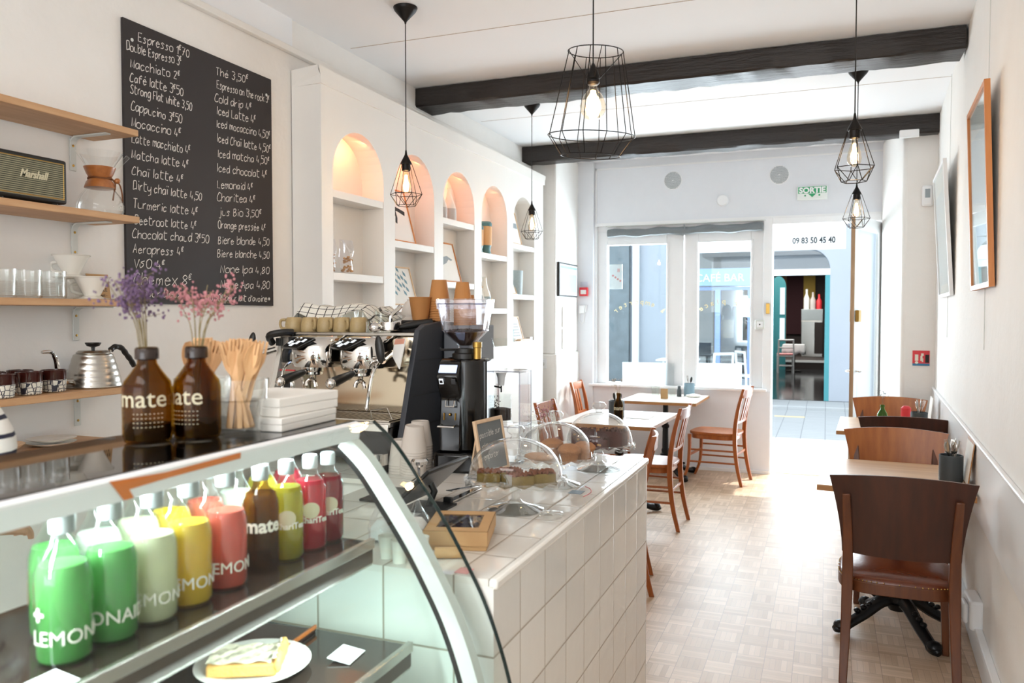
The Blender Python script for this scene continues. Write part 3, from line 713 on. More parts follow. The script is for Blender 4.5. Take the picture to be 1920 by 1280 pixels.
for x, h, m_, lb in ((-.58, .62, 'deskwhite', 'white bottle standing on the restaurant bar'), (-.40, .52, 'greyceramic', 'grey bottle standing on the restaurant bar'), (-.22, .46, 'red', 'red bottle standing on the restaurant bar')):
    tag(MB().lathe([(.08, 0), (.08, h*.55), (.03, h*.75), (.03, h), (0, h)], 14).build('bar_bottle', m_), lb, 'bottle').location = (x, 26.3, 1.711)
def bistro(x, y, rz, label, cush=None):
    t = thing('outdoor_chair', label, 'chair', (x, y, 0), rz)
    f = MB()
    for a in (-1, 1):
        f.tube([(a*.19, -.19, 0), (a*.19, -.2, .46), (a*.18, -.23, .9)], .022, 6).tube([(a*.19, .19, 0), (a*.19, .19, .45)], .022, 6)
    f.tube([(-.19, -.2, .2), (.19, -.2, .2)], .014, 6).tube([(-.18, -.22, .68), (.18, -.22, .68)], .02, 6).tube([(-.18, -.23, .88), (.18, -.23, .88)], .025, 6).tube([(-.19, .19, .2), (.19, .19, .2)], .014, 6)
    f.build('chair_frame', 'deskwhite', t)
    MB().box(-.21, .21, -.2, .21, .44, .475).build('seat', 'deskwhite', t, bev=.01)
    if cush: MB().box(-.21, .21, -.2, .21, .476, .52).build('cushion', 'redcheck', t, bev=.015)
    return t
bistro(-1.0, 22.3, R(6), 'white wooden chair with red checked cushion inside the restaurant', True)
c1 = bistro(-1.75, 14.0, R(40), 'white outdoor chair seen through the right window, facing left')
bistro(-1.22, 14.75, R(-60), 'white outdoor chair with rounded back at the right side of the right window')
t = thing('outdoor_table', 'small table under a pale cloth behind the white restaurant chair', 'table', (-.82, 22.95, 0))
MB().lathe([(.2, 0), (.2, .03), (.04, .05), (.04, .7)], 16).build('table_base', 'ink', t)
def drape(u, v): 
    x = (u-.5)*.72; y = (v-.5)*.72; e = max(abs(x), abs(y)); d = max(0, e-.28)
    return (x*(.28+d*.3)/max(e, .28), y*(.28+d*.3)/max(e, .28), .74-d*3.4*(.9+.1*math.sin(x*30+y*20)))
MB().grid(drape, 24, 24).build('tablecloth', 'deskwhite', t, solid=.004)
t = thing('outdoor_table', 'white table with papers outside, seen through the right window', 'table', (-2.42, 14.45, 0))
MB().box(-.4, .3, -.3, .3, .72, .75).build('table_top', 'deskwhite', t, bev=.004)
MB().box(-.3, -.26, -.2, .2, 0, .72).box(.2, .24, -.2, .2, 0, .72).build('table_legs', 'deskwhite', t, smooth=False)
plate_item('menu_stand', 'white menu sheet standing on the table outside', 'menu', 'sticker', -2.42, -2.14, 14.45, 14.47, .752, .98, 0)
# awning valance with the shop's phone number, poster by the left window
t = thing('awning_valance', 'white awning valance with grey phone number over the door', 'awning', (-.75, 8.62, 2.3))
MB().box(-.55, .92, 0, .006, -.105, .17).build('valance_cloth', plain('valance_white', 'D3D6D9', .8), t, smooth=False)
MB().box(-.55, -.535, -.4, 0, .15, .165).box(.9, .915, -.4, 0, .15, .165).box(-.55, .915, -.4, .006, .165, .172).build('awning_frame', 'steelgrey', t, smooth=False)
text_on('number_lettering', '09 83 50 45 40', .085, plain('number_grey', '2A3036', .8), t, (.62, -.002, -.04), (1, 0, 0), (0, 0, 1), sx=.78, bold=.0022)
t = thing('poster', 'white poster with red print on the glass of the left window', 'poster', (-2.03, YB+.118, 1.93)); t.scale = (.45, 1, .45)
MB().box(-.2, .11, 0, .006, -.27, .3).build('poster_sheet', 'sticker', t, smooth=False)
mb = MB(); M4 = Matrix.Rotation(R(35), 4, 'Y')
for i in range(4): mb.box(-.13+i*.07, -.09+i*.07, -.004, -.001, -.05, -.01, M4)
mb.box(.0, .015, -.004, -.001, .12, .2).box(.03, .045, -.004, -.001, .12, .2); mb.build('poster_print', plain('pale_red', 'E2A0A0', .8), t, smooth=False)

# ------------------------------------------------------------------ left wall: chalkboard menu
def brd(px, py):   # offsets of a writing position on the board (metres from its left edge / bottom edge)
    return px, py
t = thing('menu_board', 'large black chalkboard drinks menu screwed to the left wall', 'chalkboard', (XW, 2.487, 1.587))
BW, BH = .934, 1.163
MB().box(0, .012, 0, BW, 0, BH).build('board_panel', 'slate', t, smooth=False)
for y, z in ((.045, 1.085), (.895, 1.075), (.062, .055), (.90, .035)):
    M4 = Matrix.Translation((.012, y, z)) @ Matrix.Rotation(R(90), 4, 'Y')
    MB().lathe([(.0075, 0), (.0075, .001), (.004, .003), (0, .0035)], 14, M4=M4).build('screw', 'steelgrey', t)
ROWS = [  # text, y0, y1, z (fractions measured on the board)
 ('Espresso 1€70', 0.076, 0.363, 1.089, 1.107, 0.036),
 ('Double Espresso 3€', 0.017, 0.315, 1.035, 1.058, 0.036),
 ('Macchiato 2€', 0.035, 0.305, 0.969, 0.993, 0.036),
 ('Café latte 3€50', 0.031, 0.323, 0.912, 0.927, 0.036),
 ('Strong Flat white 3,50', 0.033, 0.374, 0.867, 0.874, 0.036),
 ('Cappucino 3€50', 0.034, 0.313, 0.796, 0.803, 0.036),
 ('Mocaccino 4€', 0.036, 0.304, 0.730, 0.741, 0.036),
 ('Latte macchiato 4€', 0.035, 0.359, 0.665, 0.676, 0.036),
 ('Matcha latte 4€', 0.034, 0.347, 0.599, 0.610, 0.036),
 ('Chaï latte 4€', 0.033, 0.315, 0.533, 0.540, 0.036),
 ('Dirty chaï latte 4,50', 0.038, 0.429, 0.472, 0.478, 0.036),
 ('Turmeric latte 4€', 0.036, 0.400, 0.396, 0.405, 0.036),
 ('Beetroot latte 4€', 0.044, 0.391, 0.330, 0.341, 0.036),
 ('Chocolat chaud 3€50', 0.031, 0.471, 0.272, 0.287, 0.036),
 ('Aeropress 4€', 0.033, 0.310, 0.210, 0.217, 0.036),
 ('V60 4€', 0.034, 0.200, 0.148, 0.153, 0.036),
 ('Chemex 8€', 0.034, 0.357, 0.078, 0.085, 0.050),
 ('pour Deux', 0.075, 0.294, 0.030, 0.029, 0.030),
 ('Thé 3,50€', 0.532, 0.755, 1.076, 1.098, 0.036),
 ('Espresso on the rock 3€', 0.536, 0.916, 1.016, 1.039, 0.036),
 ('Cold drip 4€', 0.521, 0.777, 0.951, 0.967, 0.036),
 ('Iced Latte 4€', 0.537, 0.808, 0.895, 0.912, 0.036),
 ('Iced mocaccino 4,50€', 0.533, 0.918, 0.835, 0.858, 0.036),
 ('Iced Chaï latte 4,50€', 0.536, 0.922, 0.766, 0.788, 0.036),
 ('Iced matcha 4,50€', 0.539, 0.911, 0.695, 0.725, 0.036),
 ('Iced chocolat 4€', 0.534, 0.891, 0.626, 0.653, 0.036),
 ('Lemonaid 4€', 0.531, 0.780, 0.551, 0.572, 0.036),
 ('Charitea 4€', 0.530, 0.798, 0.489, 0.512, 0.036),
 ('jus Bio 3,50€', 0.542, 0.844, 0.424, 0.447, 0.036),
 ('Orange pressée 4€', 0.533, 0.876, 0.362, 0.380, 0.036),
 ('Biere blonde 4,50', 0.532, 0.905, 0.288, 0.311, 0.036),
 ('Biere blanche 4,50', 0.527, 0.904, 0.226, 0.244, 0.036),
 ('None Ipa 4,80', 0.546, 0.903, 0.153, 0.166, 0.036),
 ('None Apa 4,80', 0.545, 0.902, 0.079, 0.089, 0.036),
 ("+0,50€ pour lait d'avoine", 0.453, 0.881, 0.018, 0.021, 0.030),
]
for i, (s_, y0, y1, z0, z1, cap) in enumerate(ROWS):
    mb = MB()
    d = Vector((0, y1-y0, z1-z0)); L = d.length; d.normalize()
    handwriting(mb, s_, (.0125, y0, z0), d, Vector((0, -d.z, d.y)), (1, 0, 0), L, cap, .0019, i)
    mb.build('chalk_line', 'chalk', t, smooth=False, fix=False)

# ------------------------------------------------------------------ left wall shelves
def shelf(z, label, ys, y0=1.1, y1=2.345, group=None):
    t = thing('wall_shelf', label, 'shelf', (XW, 0, z))
    MB().box(.004, .235, y0, y1, -.024, 0).build('shelf_board', 'shelf', t, smooth=False, bev=.002)
    for y in ys:
        b = MB(); n = 8
        b.box(0.001, .006, y-.013, y+.013, -.155, -.03)
        b.box(.02, .185, y-.013, y+.013, -.03, -.0245)
        pts = [(.0035+.028*(1-math.cos(a)), y, -.05+.0225*math.sin(a)) for a in [PI/2*i/6 for i in range(7)]]
        vs = []
        for p in pts: vs += [(p[0]-.003, y-.013, p[2]), (p[0]-.003, y+.013, p[2]), (p[0]+.003, y+.013, p[2]-.003), (p[0]+.003, y-.013, p[2]-.003)]
        b.add(vs, [(4*i+k, 4*i+(k+1) % 4, 4*i+4+(k+1) % 4, 4*i+4+k) for i in range(6) for k in range(4)])
        br = b.build('bracket', 'steelgrey', t, bev=.0015)
        for zz in (-.06, -.135):
            MB().lathe([(.005, 0), (.005, .001), (0, .002)], 10, M4=Matrix.Translation((.006, y, zz)) @ Matrix.Rotation(R(90), 4, 'Y')).build('screw', 'brass', br)
    return t
shelf(2.244, 'topmost empty oak shelf left of the chalkboard', (2.25, 1.70))
shelf(1.915, 'oak shelf carrying the black speaker and the glass coffee maker', (2.25, 1.70))
shelf(1.596, 'oak shelf carrying ribbed tumblers and white coffee drippers', (2.25, 1.70))
shelf(1.268, 'oak shelf carrying the steel kettle and brown mugs', (2.25, 1.70))
shelf(1.075, 'lowest oak shelf carrying two stacked plates', (1.70,), y1=2.25)
XS = -2.57
# speaker
t = thing('speaker', 'black retro speaker with gold trimmed ribbed grille on second shelf', 'speaker', (-2.55, 1.93, 1.915))
MB().box(-.075, .055, -.135, .135, .012, .165).build('speaker_body', plain('black_vinyl', '1B1A19', .6, bump=.2, scale=60), t, bev=.008)
MB().box(.055, .058, -.122, .122, .024, .153).build('grille_cloth', 'grille', t, smooth=False)
MB().tube([(.058, -.118, .028), (.058, .118, .028), (.058, .118, .149), (.058, -.118, .149)], .0017, 6, closed=True).build('gold_piping', 'gold', t)
text_on('logo', 'Marshall', .036, 'creamink', t, (.0585, .004, .085), (0, 1, .0), (0, 0, 1), shear=.35, bold=.001, ext=.0015, sx=.82)
for y in (-.1, .1):
    for x in (-.055, .035): MB().lathe([(.009, 0), (.011, .012), (0, .012)], 12, c=(x, y, 0)).build('foot', 'black', t)
# pour-over carafe with wooden collar
t = thing('coffee_maker', 'hourglass glass coffee carafe with wooden collar and leather tie', 'coffee maker', (XS, 2.268, 1.915))
MB().shell([(.001, .003), (.066, .003), (.082, .018), (.083, .04), (.07, .075), (.046, .105), (.034, .125), (.031, .14), (.036, .16), (.055, .195), (.082, .238)], 40).build('carafe', 'domeglass', t)
MB().tube([(.0, .04, .16), (.02, .072, .2), (.03, .105, .238)], .008, 8).build('pouring_spout', 'glass', t)
MB().lathe([(.045, .102), (.055, .104), (.048, .125), (.037, .14), (.047, .158), (.056, .182), (.046, .184), (.034, .14)], 32).build('wooden_collar', 'collarwood', t)
MB().tube([(.0395*math.cos(a), .0395*math.sin(a), .14+.002*math.sin(3*a)) for a in [2*PI*i/24 for i in range(24)]], .004, 6, closed=True).build('leather_tie', 'rope', t)
MB().tube(catmull([(.03, .03, .14), (.042, .05, .125), (.045, .06, .09), (.045, .062, .055)], 5), .003, 6).tube(catmull([(.03, .03, .14), (.045, .03, .12), (.048, .02, .085), (.048, .015, .058)], 5), .003, 6).build('tie_end', 'rope', t)
MB().blob((.042, .042, .135), .011).build('tie_bead', 'collarwood', t)
# ribbed tumblers
def ribbed():
    t = thing('ribbed_tumbler', '', 'glass', (0, 0, 0))
    prof = [(.001, .004), (.038, .004), (.041, 0)]
    for i in range(9): prof += [(.0425, .006+i*.0062), (.0462, .009+i*.0062)]
    prof += [(.044, .066), (.045, .098), (.0435, .098), (.0425, .066), (.040, .01), (.001, .008)]
    mb = MB(); n = 48
    mb.shell(prof, n); mb.build('tumbler_glass', 'ribglass', t); return t
p0 = None
for i, (y, lb) in enumerate(((1.775, 'ribbed glass tumbler on third shelf, cut by the left edge'), (1.872, 'ribbed glass tumbler in the row on third shelf, second from the left'), (1.965, 'ribbed glass tumbler in the row on third shelf, next to last'), (2.06, 'ribbed glass tumbler on third shelf nearest the white drippers'))):
    if i == 0: p0 = ribbed(); o = p0
    else: o = dup(p0, (0, 0, 0))
    o.location = (XS, y, 1.596); o['label'] = lb; o['group'] = 'ribbed tumblers on the third shelf'
# coffee drippers
def dripper(loc, label):
    t = thing('coffee_dripper', label, 'dripper', loc, R(-75))
    MB().shell([(.064, .082), (.066, .084), (.064, .086), (.05, .06), (.03, .02), (.026, .014), (.02, .012), (.02, .03), (.045, .062), (.062, .083)], 36).build('dripper_cone', 'ceramic', t)
    MB().lathe([(.02, .0), (.06, .0), (.064, .004), (.04, .008), (.03, .014), (.02, .014)], 36).build('dripper_base', 'ceramic', t)
    MB().tube(catmull([(0, -.048, .06), (0, -.08, .055), (0, -.075, .03), (0, -.035, .02)], 6), .006, 8).build('handle', 'ceramic', t)
    return t
dripper((XS+.02, 2.207, 1.596), 'lower white ceramic coffee dripper standing on the third shelf')
t = thing('range_server', 'short glass server under the upper white coffee dripper', 'server', (XS-.045, 2.175, 1.596))
MB().shell([(.001, .003), (.042, .003), (.05, .012), (.05, .05), (.044, .076), (.05, .08), (.048, .08), (.042, .076)], 28).build('server_glass', 'glass', t)
dripper((XS-.045, 2.175, 1.676), 'upper white ceramic coffee dripper standing on a glass server')
# kraft card
t = thing('coffee_card', 'brown kraft card printed with coffee wording leaning on the wall', 'card', (-2.655, 2.335, 1.596))
MB().box(-.002, .001, -.05, .052, 0, .105).build('card_sheet', 'kraft', t, smooth=False)
for i, s_ in enumerate(('SLOW', 'COFFEE', 'STYLE', '• CAFÉ •')):
    text_on('card_lettering', s_, .02 if i < 3 else .013, 'ink', t, (.0012, .012, .078-i*.021), (0, 1, 0), (0, 0, 1), ext=.0004)
t.rotation_euler = (0, R(-9), 0)
# sprig of dried purple flowers lying on the shelf
def bouquet(name, label, loc, mat, seed, n_st, h, spread, heads, lean=(0, 0), hs=.006, dens=10):
    t = thing(name, label, 'flowers', loc); r2 = random.Random(seed); st = MB(); bl = MB()
    for i in range(n_st):
        a = 2*PI*i/n_st+r2.uniform(-.4, .4); q = spread*r2.uniform(.35, 1); hh = h*r2.uniform(.72, 1)
        tip = (lean[0]*hh+q*math.cos(a), lean[1]*hh+q*math.sin(a), hh)
        pts = catmull([(r2.uniform(-.006, .006), r2.uniform(-.006, .006), -.10), (tip[0]*.25, tip[1]*.25, hh*.35), (tip[0]*.7, tip[1]*.7, hh*.75), tip], 4)
        st.tube(pts, [.0011*(1-.5*k/len(pts)) for k in range(len(pts))], 4)
        for k in range(heads):
            f = r2.uniform(.55, 1.02); b = pts[min(len(pts)-1, int(f*(len(pts)-1)))]
            e = (b[0]+r2.gauss(0, .014), b[1]+r2.gauss(0, .014), b[2]+r2.uniform(-.005, .022))
            st.tube([b, e], .0006, 3)
            for q_ in range(dens):
                c = (e[0]+r2.gauss(0, hs*1.1), e[1]+r2.gauss(0, hs*1.1), e[2]+r2.gauss(0, hs)); s2 = r2.uniform(.0014, .0028)
                bl.blob(c, (s2, s2, s2*1.2), 5, 4)
    st.build('stems', 'stem', t); bl.build('blossoms', mat, t, smooth=False)['kind'] = 'stuff'; return t
t = bouquet('flower_sprig', 'tiny purple dried sprig lying beside the kraft card', (-2.56, 2.27, 1.602), 'purple', 3, 3, .06, .02, 4, hs=.004, dens=5)
t.rotation_euler = (R(-78), 0, R(-25)); t.location = (-2.545, 2.33, 1.606)
# mugs
def mug():
    t = thing('mug', '', 'mug')
    MB().shell([(.001, .002), (.034, .002), (.037, .005), (.04, .04), (.0405, .045)], 32).build('mug_pattern', 'mugpattern', t)['label'] = 'white and blue flower lattice band'
    MB().shell([(.0405, .045), (.041, .072), (.0425, .078), (.040, .079), (.038, .072), (.037, .02), (.001, .008)], 32).build('mug_glaze', 'mugglaze', t)
    MB().tube(catmull([(0, .039, .066), (0, .06, .064), (0, .062, .04), (0, .039, .022)], 6), .0055, 8).build('handle', 'mugglaze', t)
    return t
p0 = mug()
for i, (x, y, rz, lb) in enumerate(((-2.50, 1.81, 10, 'brown glazed mug with flower lattice, half cut by the left edge'), (-2.52, 1.925, 25, 'brown glazed patterned mug in front, middle of the front row'), (-2.535, 2.03, 55, 'brown glazed patterned mug nearest the kettle spout'), (-2.62, 1.865, 80, 'brown glazed mug at the back, left'), (-2.63, 1.975, 80, 'brown glazed mug at the back against the wall, right'))):
    o = p0 if i == 0 else dup(p0, (0, 0, 0))
    o.location = (x, y, 1.268); o.rotation_euler = (0, 0, R(rz)); o['label'] = lb; o['group'] = 'brown patterned mugs'
# kettle
t = thing('kettle', 'brushed steel gooseneck kettle with black wavy handle', 'kettle', (XS, 2.225, 1.268))
prof = [(.097, 0), (.1, .004)]
for i in range(46):
    z = .006+.116*i/45; q = z/.122
    prof.append((.0995-.031*q**1.25+.0013*abs(math.sin(PI*z/.0235))-.001, z))
prof += [(.062, .125), (.058, .128)]
MB().lathe(prof, 40).build('kettle_body', 'steel', t, ang=50)
MB().lathe([(.058, .128), (.059, .131), (.05, .138), (0, .14)], 36).build('lid', 'steel', t)
MB().lathe([(.006, .138), (.007, .15), (.022, .155), (.028, .165), (.0275, .168), (0, .168)], 20).build('lid_knob', 'black', t)
MB().tube(catmull([(0, -.085, .028), (0, -.13, .034), (0, -.15, .07), (0, -.158, .11), (0, -.175, .138), (0, -.212, .14)], 6), [.011*(1-.5*i/31) for i in range(31)], 10).build('spout', 'chrome', t)
MB().tube([(0, .055, .11), (0, .075, .128), (0, .082, .14)], .006, 8).build('handle_mount', 'steel', t)
hp = catmull([(0, .078, .136), (0, .098, .148), (0, .13, .142), (0, .152, .118), (0, .175, .092), (0, .19, .068)], 6)
MB().tube(hp, [.0105+.0009*math.sin(i*1.25) for i in range(len(hp))], 10).build('handle', 'black', t)
# plates and a wooden bowl on the lowest shelf
for z, lb in ((1.075, 'lower of two stacked grey white plates on the lowest shelf'), (1.089, 'upper of two stacked grey white plates on the lowest shelf')):
    t = tag(MB().lathe([(.045, 0), (.05, .002), (.078, .011), (.08, .013), (.05, .006), (0, .005)], 36).build('plate', 'ceramic'), lb, 'plate', 'stacked plates on the lowest shelf'); t.location = (XS, 2.045, z)
t = tag(MB().lathe([(.04, 0), (.07, .02), (.085, .032), (.082, .033), (.06, .016), (0, .008)], 32).build('bowl', 'palewood'), 'shallow light wooden bowl left of the two plates', 'bowl'); t.location = (XS, 1.84, 1.075)

# ------------------------------------------------------------------ arched shelving unit on the left wall
t = thing('shelving_unit', 'white built in shelving with five round arched niches', 'shelving', (XC, 3.6, 0))
mb = MB(); PIT = .67; W0 = .105; WB = .535; zs = 2.31; zb = 1.28; ztop = 2.76; LEN = 3.56; NS = 18
def Yb(k): return k*PIT+W0
def quad(*v): mb.add(v, [tuple(range(len(v)))])
quad((0, 0, 0), (0, LEN, 0), (0, LEN, zb), (0, 0, zb))
quad((0, 0, zb), (0, Yb(0), zb), (0, Yb(0), ztop), (0, 0, ztop))
DEP = -.15
for k in range(5):
    a = Yb(k); b = a+WB; nx = Yb(k+1) if k < 4 else LEN; r_ = WB/2; zsp = 2.575-r_; cy = a+r_
    quad((0, b, zb), (0, nx, zb), (0, nx, ztop), (0, b, ztop))
    arc = [(cy-r_*math.cos(PI*i/NS), zsp+r_*math.sin(PI*i/NS)) for i in range(NS+1)]
    for i in range(NS):
        (y0, z0), (y1, z1) = arc[i], arc[i+1]
        quad((0, y0, z0), (0, y1, z1), (0, y1, ztop), (0, y0, ztop))
        quad((0, y0, z0), (DEP, y0, z0), (DEP, y1, z1), (0, y1, z1))
        quad((DEP, y0, z0), (DEP, y0, zb), (DEP, y1, zb), (DEP, y1, z1))
    quad((0, a, zb), (DEP, a, zb), (DEP, a, zsp), (0, a, zsp)); quad((0, b, zb), (0, b, zsp), (DEP, b, zsp), (DEP, b, zb))
    quad((0, a, zb), (0, b, zb), (DEP, b, zb), (DEP, a, zb))
quad((0, 0, 0), (0, 0, ztop), (-.186, 0, ztop), (-.186, 0, 0)); quad((0, LEN, 0), (-.186, LEN, 0), (-.186, LEN, ztop), (0, LEN, ztop)); quad((0, 0, ztop), (0, LEN, ztop), (-.186, LEN, ztop), (-.186, 0, ztop))
mb.build('unit_body', 'cab', t, smooth=False, fix=False)
mb = MB(); cp = [(0, 0), (.012, .0), (.014, .02), (.02, .045), (.035, .062), (.04, .088), (-.186, .088), (-.186, 0)]
n = len(cp); vs = []
for (dx, dz) in cp:
    e = max(dx, 0); dx = min(dx, .012); vs += [(dx, -e, ztop+dz), (dx, LEN+e, ztop+dz)]
mb.add(vs, [(2*i, 2*i+1, 2*((i+1) % n)+1, 2*((i+1) % n)) for i in range(n)]+[tuple(2*i for i in range(n)), tuple(2*i+1 for i in range(n))[::-1]])
mb.build('cornice', 'cab', t, smooth=False)
SH = [(2.222, 1.772), (2.003, 1.60), (2.222, 1.775), (2.027, 1.592), (2.153, 1.718, 1.31)]
for k, zz in enumerate(SH):
    for z in zz:
        MB().box(DEP+.002, -.002, Yb(k)+.003, Yb(k)+WB-.003, z-.042, z).build('niche_shelf', 'cab', t, smooth=False, bev=.002)
# warm light strips tucked behind the arches of the first four niches
for k, e in ((0, .85), (1, .62), (2, .5), (3, .35)):
    light('niche_light', 'AREA', (XC-.04, 3.6+Yb(k)+WB/2, 2.545), (0, R(35), 0), e, (1, .30, .11), .02, .25)
def yk(k, f): return 3.6+Yb(k)+WB*f
def pack(x, y, z, rz, label):
    t = thing('snack_bag', label, 'bag', (x, y, z), rz, 'clear bags of biscuits in the first niche')
    def f(u, v, s_):
        q = math.sin(PI*min(v*1.15, 1)); return (s_*(.026*q*(math.sin(PI*u)**.6)+.002)+.004*math.sin(u*9+v*7), (u-.5)*(.095+.01*v)+.004*math.sin(v*11), v*.195)
    mb = MB(); mb.grid(lambda u, v: f(u, v, 1), 12, 14).grid(lambda u, v: f(u, v, -1), 12, 14); mb.build('bag_film', 'acryl', t)
    mb = MB(); r2 = random.Random(int(y*100))
    for i in range(26):
        c = (r2.uniform(-.014, .014), r2.uniform(-.036, .036), .014+r2.random()*.095); mb.blob(c, (r2.uniform(.006, .011), r2.uniform(.008, .013), r2.uniform(.004, .008)), 7, 5)
    mb.build('biscuits', 'tan', t)['kind'] = 'stuff'
pack(-2.565, yk(0, .08), 1.772, R(20), 'clear bag of pale biscuits at the left end of the first niche')
pack(-2.60, yk(0, .20), 1.772, R(-10), 'clear bag of pale biscuits at the back of the first niche')
pack(-2.565, yk(0, .42), 1.772, R(-14), 'clear open topped bag of biscuits standing right in the first niche')
def frame(name, label, k, f, z, w, h, fm, draw, lean=14, rz=0, sheet='paper'):
    t = thing(name, label, 'picture', (XC-.03, yk(k, f), z+.001)); t.rotation_euler = (0, R(-lean), R(rz))
    b = .009
    MB().box(-.012, .006, -w/2, w/2, 0, b).box(-.012, .006, -w/2, w/2, h-b, h).box(-.012, .006, -w/2, -w/2+b, b, h-b).box(-.012, .006, w/2-b, w/2, b, h-b).build('frame', fm, t, smooth=False)
    MB().box(-.01, 0, -w/2+b, w/2-b, b, h-b).build('print_sheet', sheet, t, smooth=False)
    for nm, polys, m_ in draw:
        mb = MB()
        for p in polys: mb.prism([(a*w-w/2, c*h) for a, c in p], 0, .0, .001)
        mb.build(nm, m_, t, smooth=False)
    return t
leafp = [[(.2+.13*i+dx*.05, .25+.1*(i % 3)+.2*j), (.24+.13*i, .33+.1*(i % 3)+.2*j), (.2+.13*i-dx*.05, .4+.1*(i % 3)+.2*j), (.16+.13*i, .3+.1*(i % 3)+.2*j)] for i in range(5) for j in range(3) for dx in (1,)]
frame('framed_print', 'leaning print of a dark hammer shape on white, second niche', 1, .33, 2.003, .30, .36, 'orangewood',
      [('print_shape', [[(.0, .66), (.1, .72), (.45, .66), (.82, .60), (.78, .52), (.5, .58), (.3, .58), (.0, .56)], [(.3, .6), (.42, .6), (.43, .45), (.37, .34), (.3, .36), (.36, .47)]], 'ink')], 15)
frame('framed_print', 'leaning print of blue leaves on white, second niche', 1, .36, 1.60, .31, .26, 'palewood', [('print_shape', leafp, 'skyblue')], 15)
frame('framed_print', 'leaning print of a grey bird in flight, third niche', 2, .38, 1.775, .32, .30, 'orangewood',
      [('print_shape', [[(.1, .5), (.3, .62), (.55, .66), (.8, .58), (.72, .55), (.6, .58), (.45, .48), (.25, .42), (.12, .44)]], 'inkgrey')], 15)
frame('framed_print', 'pale framed print leaning behind the blue grey bottle, fourth niche', 3, .2, 1.592, .2, .18, 'palewood', [('print_shape', [[(.2, .3), (.7, .3), (.7, .6), (.2, .6)]], 'inkgrey')], 16)
frame('framed_print', 'pale framed photograph leaning in the top of the fifth niche', 4, .3, 2.153, .26, .30, 'palewood', [('print_shape', [[(.1, .5), (.9, .5), (.9, .66), (.1, .66)]], 'inkgrey')], 14)
frame('framed_print', 'slim framed print leaning beside the grey stone canister, fifth niche', 4, .18, 1.718, .14, .15, 'palewood', [], 18)
frame('framed_print', 'pale framed sheet leaning at the bottom of the fifth niche', 4, .38, 1.31, .27, .22, 'palewood', [('print_shape', [[(.15, .2+.12*i), (.8, .2+.12*i), (.8, .23+.12*i), (.15, .23+.12*i)] for i in range(5)], 'inkgrey')], 16)
def bottlevase(k, f, z, h, r, label, mats, x=XC-.075, g=None):
    t = thing('bottle_vase', label, 'vase', (x, yk(k, f), z), group=g)
    MB().lathe([(r*.9, 0), (r, .01), (r, h*.3), (r*.97, h*.38)], 28).build('vase_base', mats[0], t)
    MB().lathe([(r*.97, h*.38), (r*.85, h*.48), (r*.42, h*.75), (r*.3, h*.92), (r*.34, h), (r*.2, h), (r*.2, h*.9), (0, h*.9)], 28).build('vase_neck', mats[1], t)
g3 = 'tall pale bottle vases in the third niche'
bottlevase(2, .06, 2.222, .25, .043, 'pale bottle vase at the left end of the third niche', ('greyceramic', 'ceramic'), g=g3)
bottlevase(2, .22, 2.222, .22, .045, 'pale bottle vase in the middle of three, third niche', ('greyceramic', 'ceramic'), g=g3)
bottlevase(2, .48, 2.222, .24, .05, 'pale bottle vase at the right of three, third niche', ('greyceramic', 'ceramic'), g=g3)
bottlevase(3, .42, 1.592, .25, .055, 'blue grey bottle vase with white neck, fourth niche', ('bluegreyceramic', 'ceramic'))
def travelcup(k, f, z, h, r, label):
    t = thing('travel_cup', label, 'cup', (XC-.075, yk(k, f), z), group='teal travel cups in the fourth niche')
    MB().lathe([(r*.86, 0), (r*.9, .01), (r*.78, h*.12), (r*.93, h*.27)], 28).build('cup_base', 'teal', t)
    MB().lathe([(r*.95, h*.27), (r*.99, h*.85)], 28).build('sleeve', 'tan', t)
    MB().lathe([(r, h*.85), (r, h*.95), (r*.85, h), (0, h)], 28).build('lid', 'teal', t)
travelcup(3, .16, 2.027, .215, .05, 'shorter teal and tan travel cup on the left, fourth niche')
travelcup(3, .42, 2.027, .26, .062, 'taller teal and tan travel cup on the right, fourth niche')
t = tag(MB().lathe([(.07, 0), (.073, .004), (.08, .21), (.076, .212), (.07, .03), (0, .03)], 32).build('stone_canister', 'bluegreyceramic'), 'speckled grey stone canister standing in the fifth niche', 'canister'); t.location = (XC-.08, yk(4, .42), 1.718)
t = tag(MB().lathe([(.04, 0), (.043, .1), (.02, .13), (0, .13)], 20).build('teal_jar', 'teal'), 'small teal jar at the bottom left of the fifth niche', 'jar'); t.location = (XC-.05, yk(4, .06), 1.31)
t = thing('wooden_brush', 'small wooden brush lying on the ledge of the fifth niche', 'brush', (XC-.005, yk(4, .55), 1.31))
MB().box(-.02, .02, -.15, .09, .0, .016).build('brush_handle', 'palewood', t, bev=.004); MB().box(-.018, .018, .09, .16, .0, .03).build('bristles', 'greyceramic', t, smooth=False)

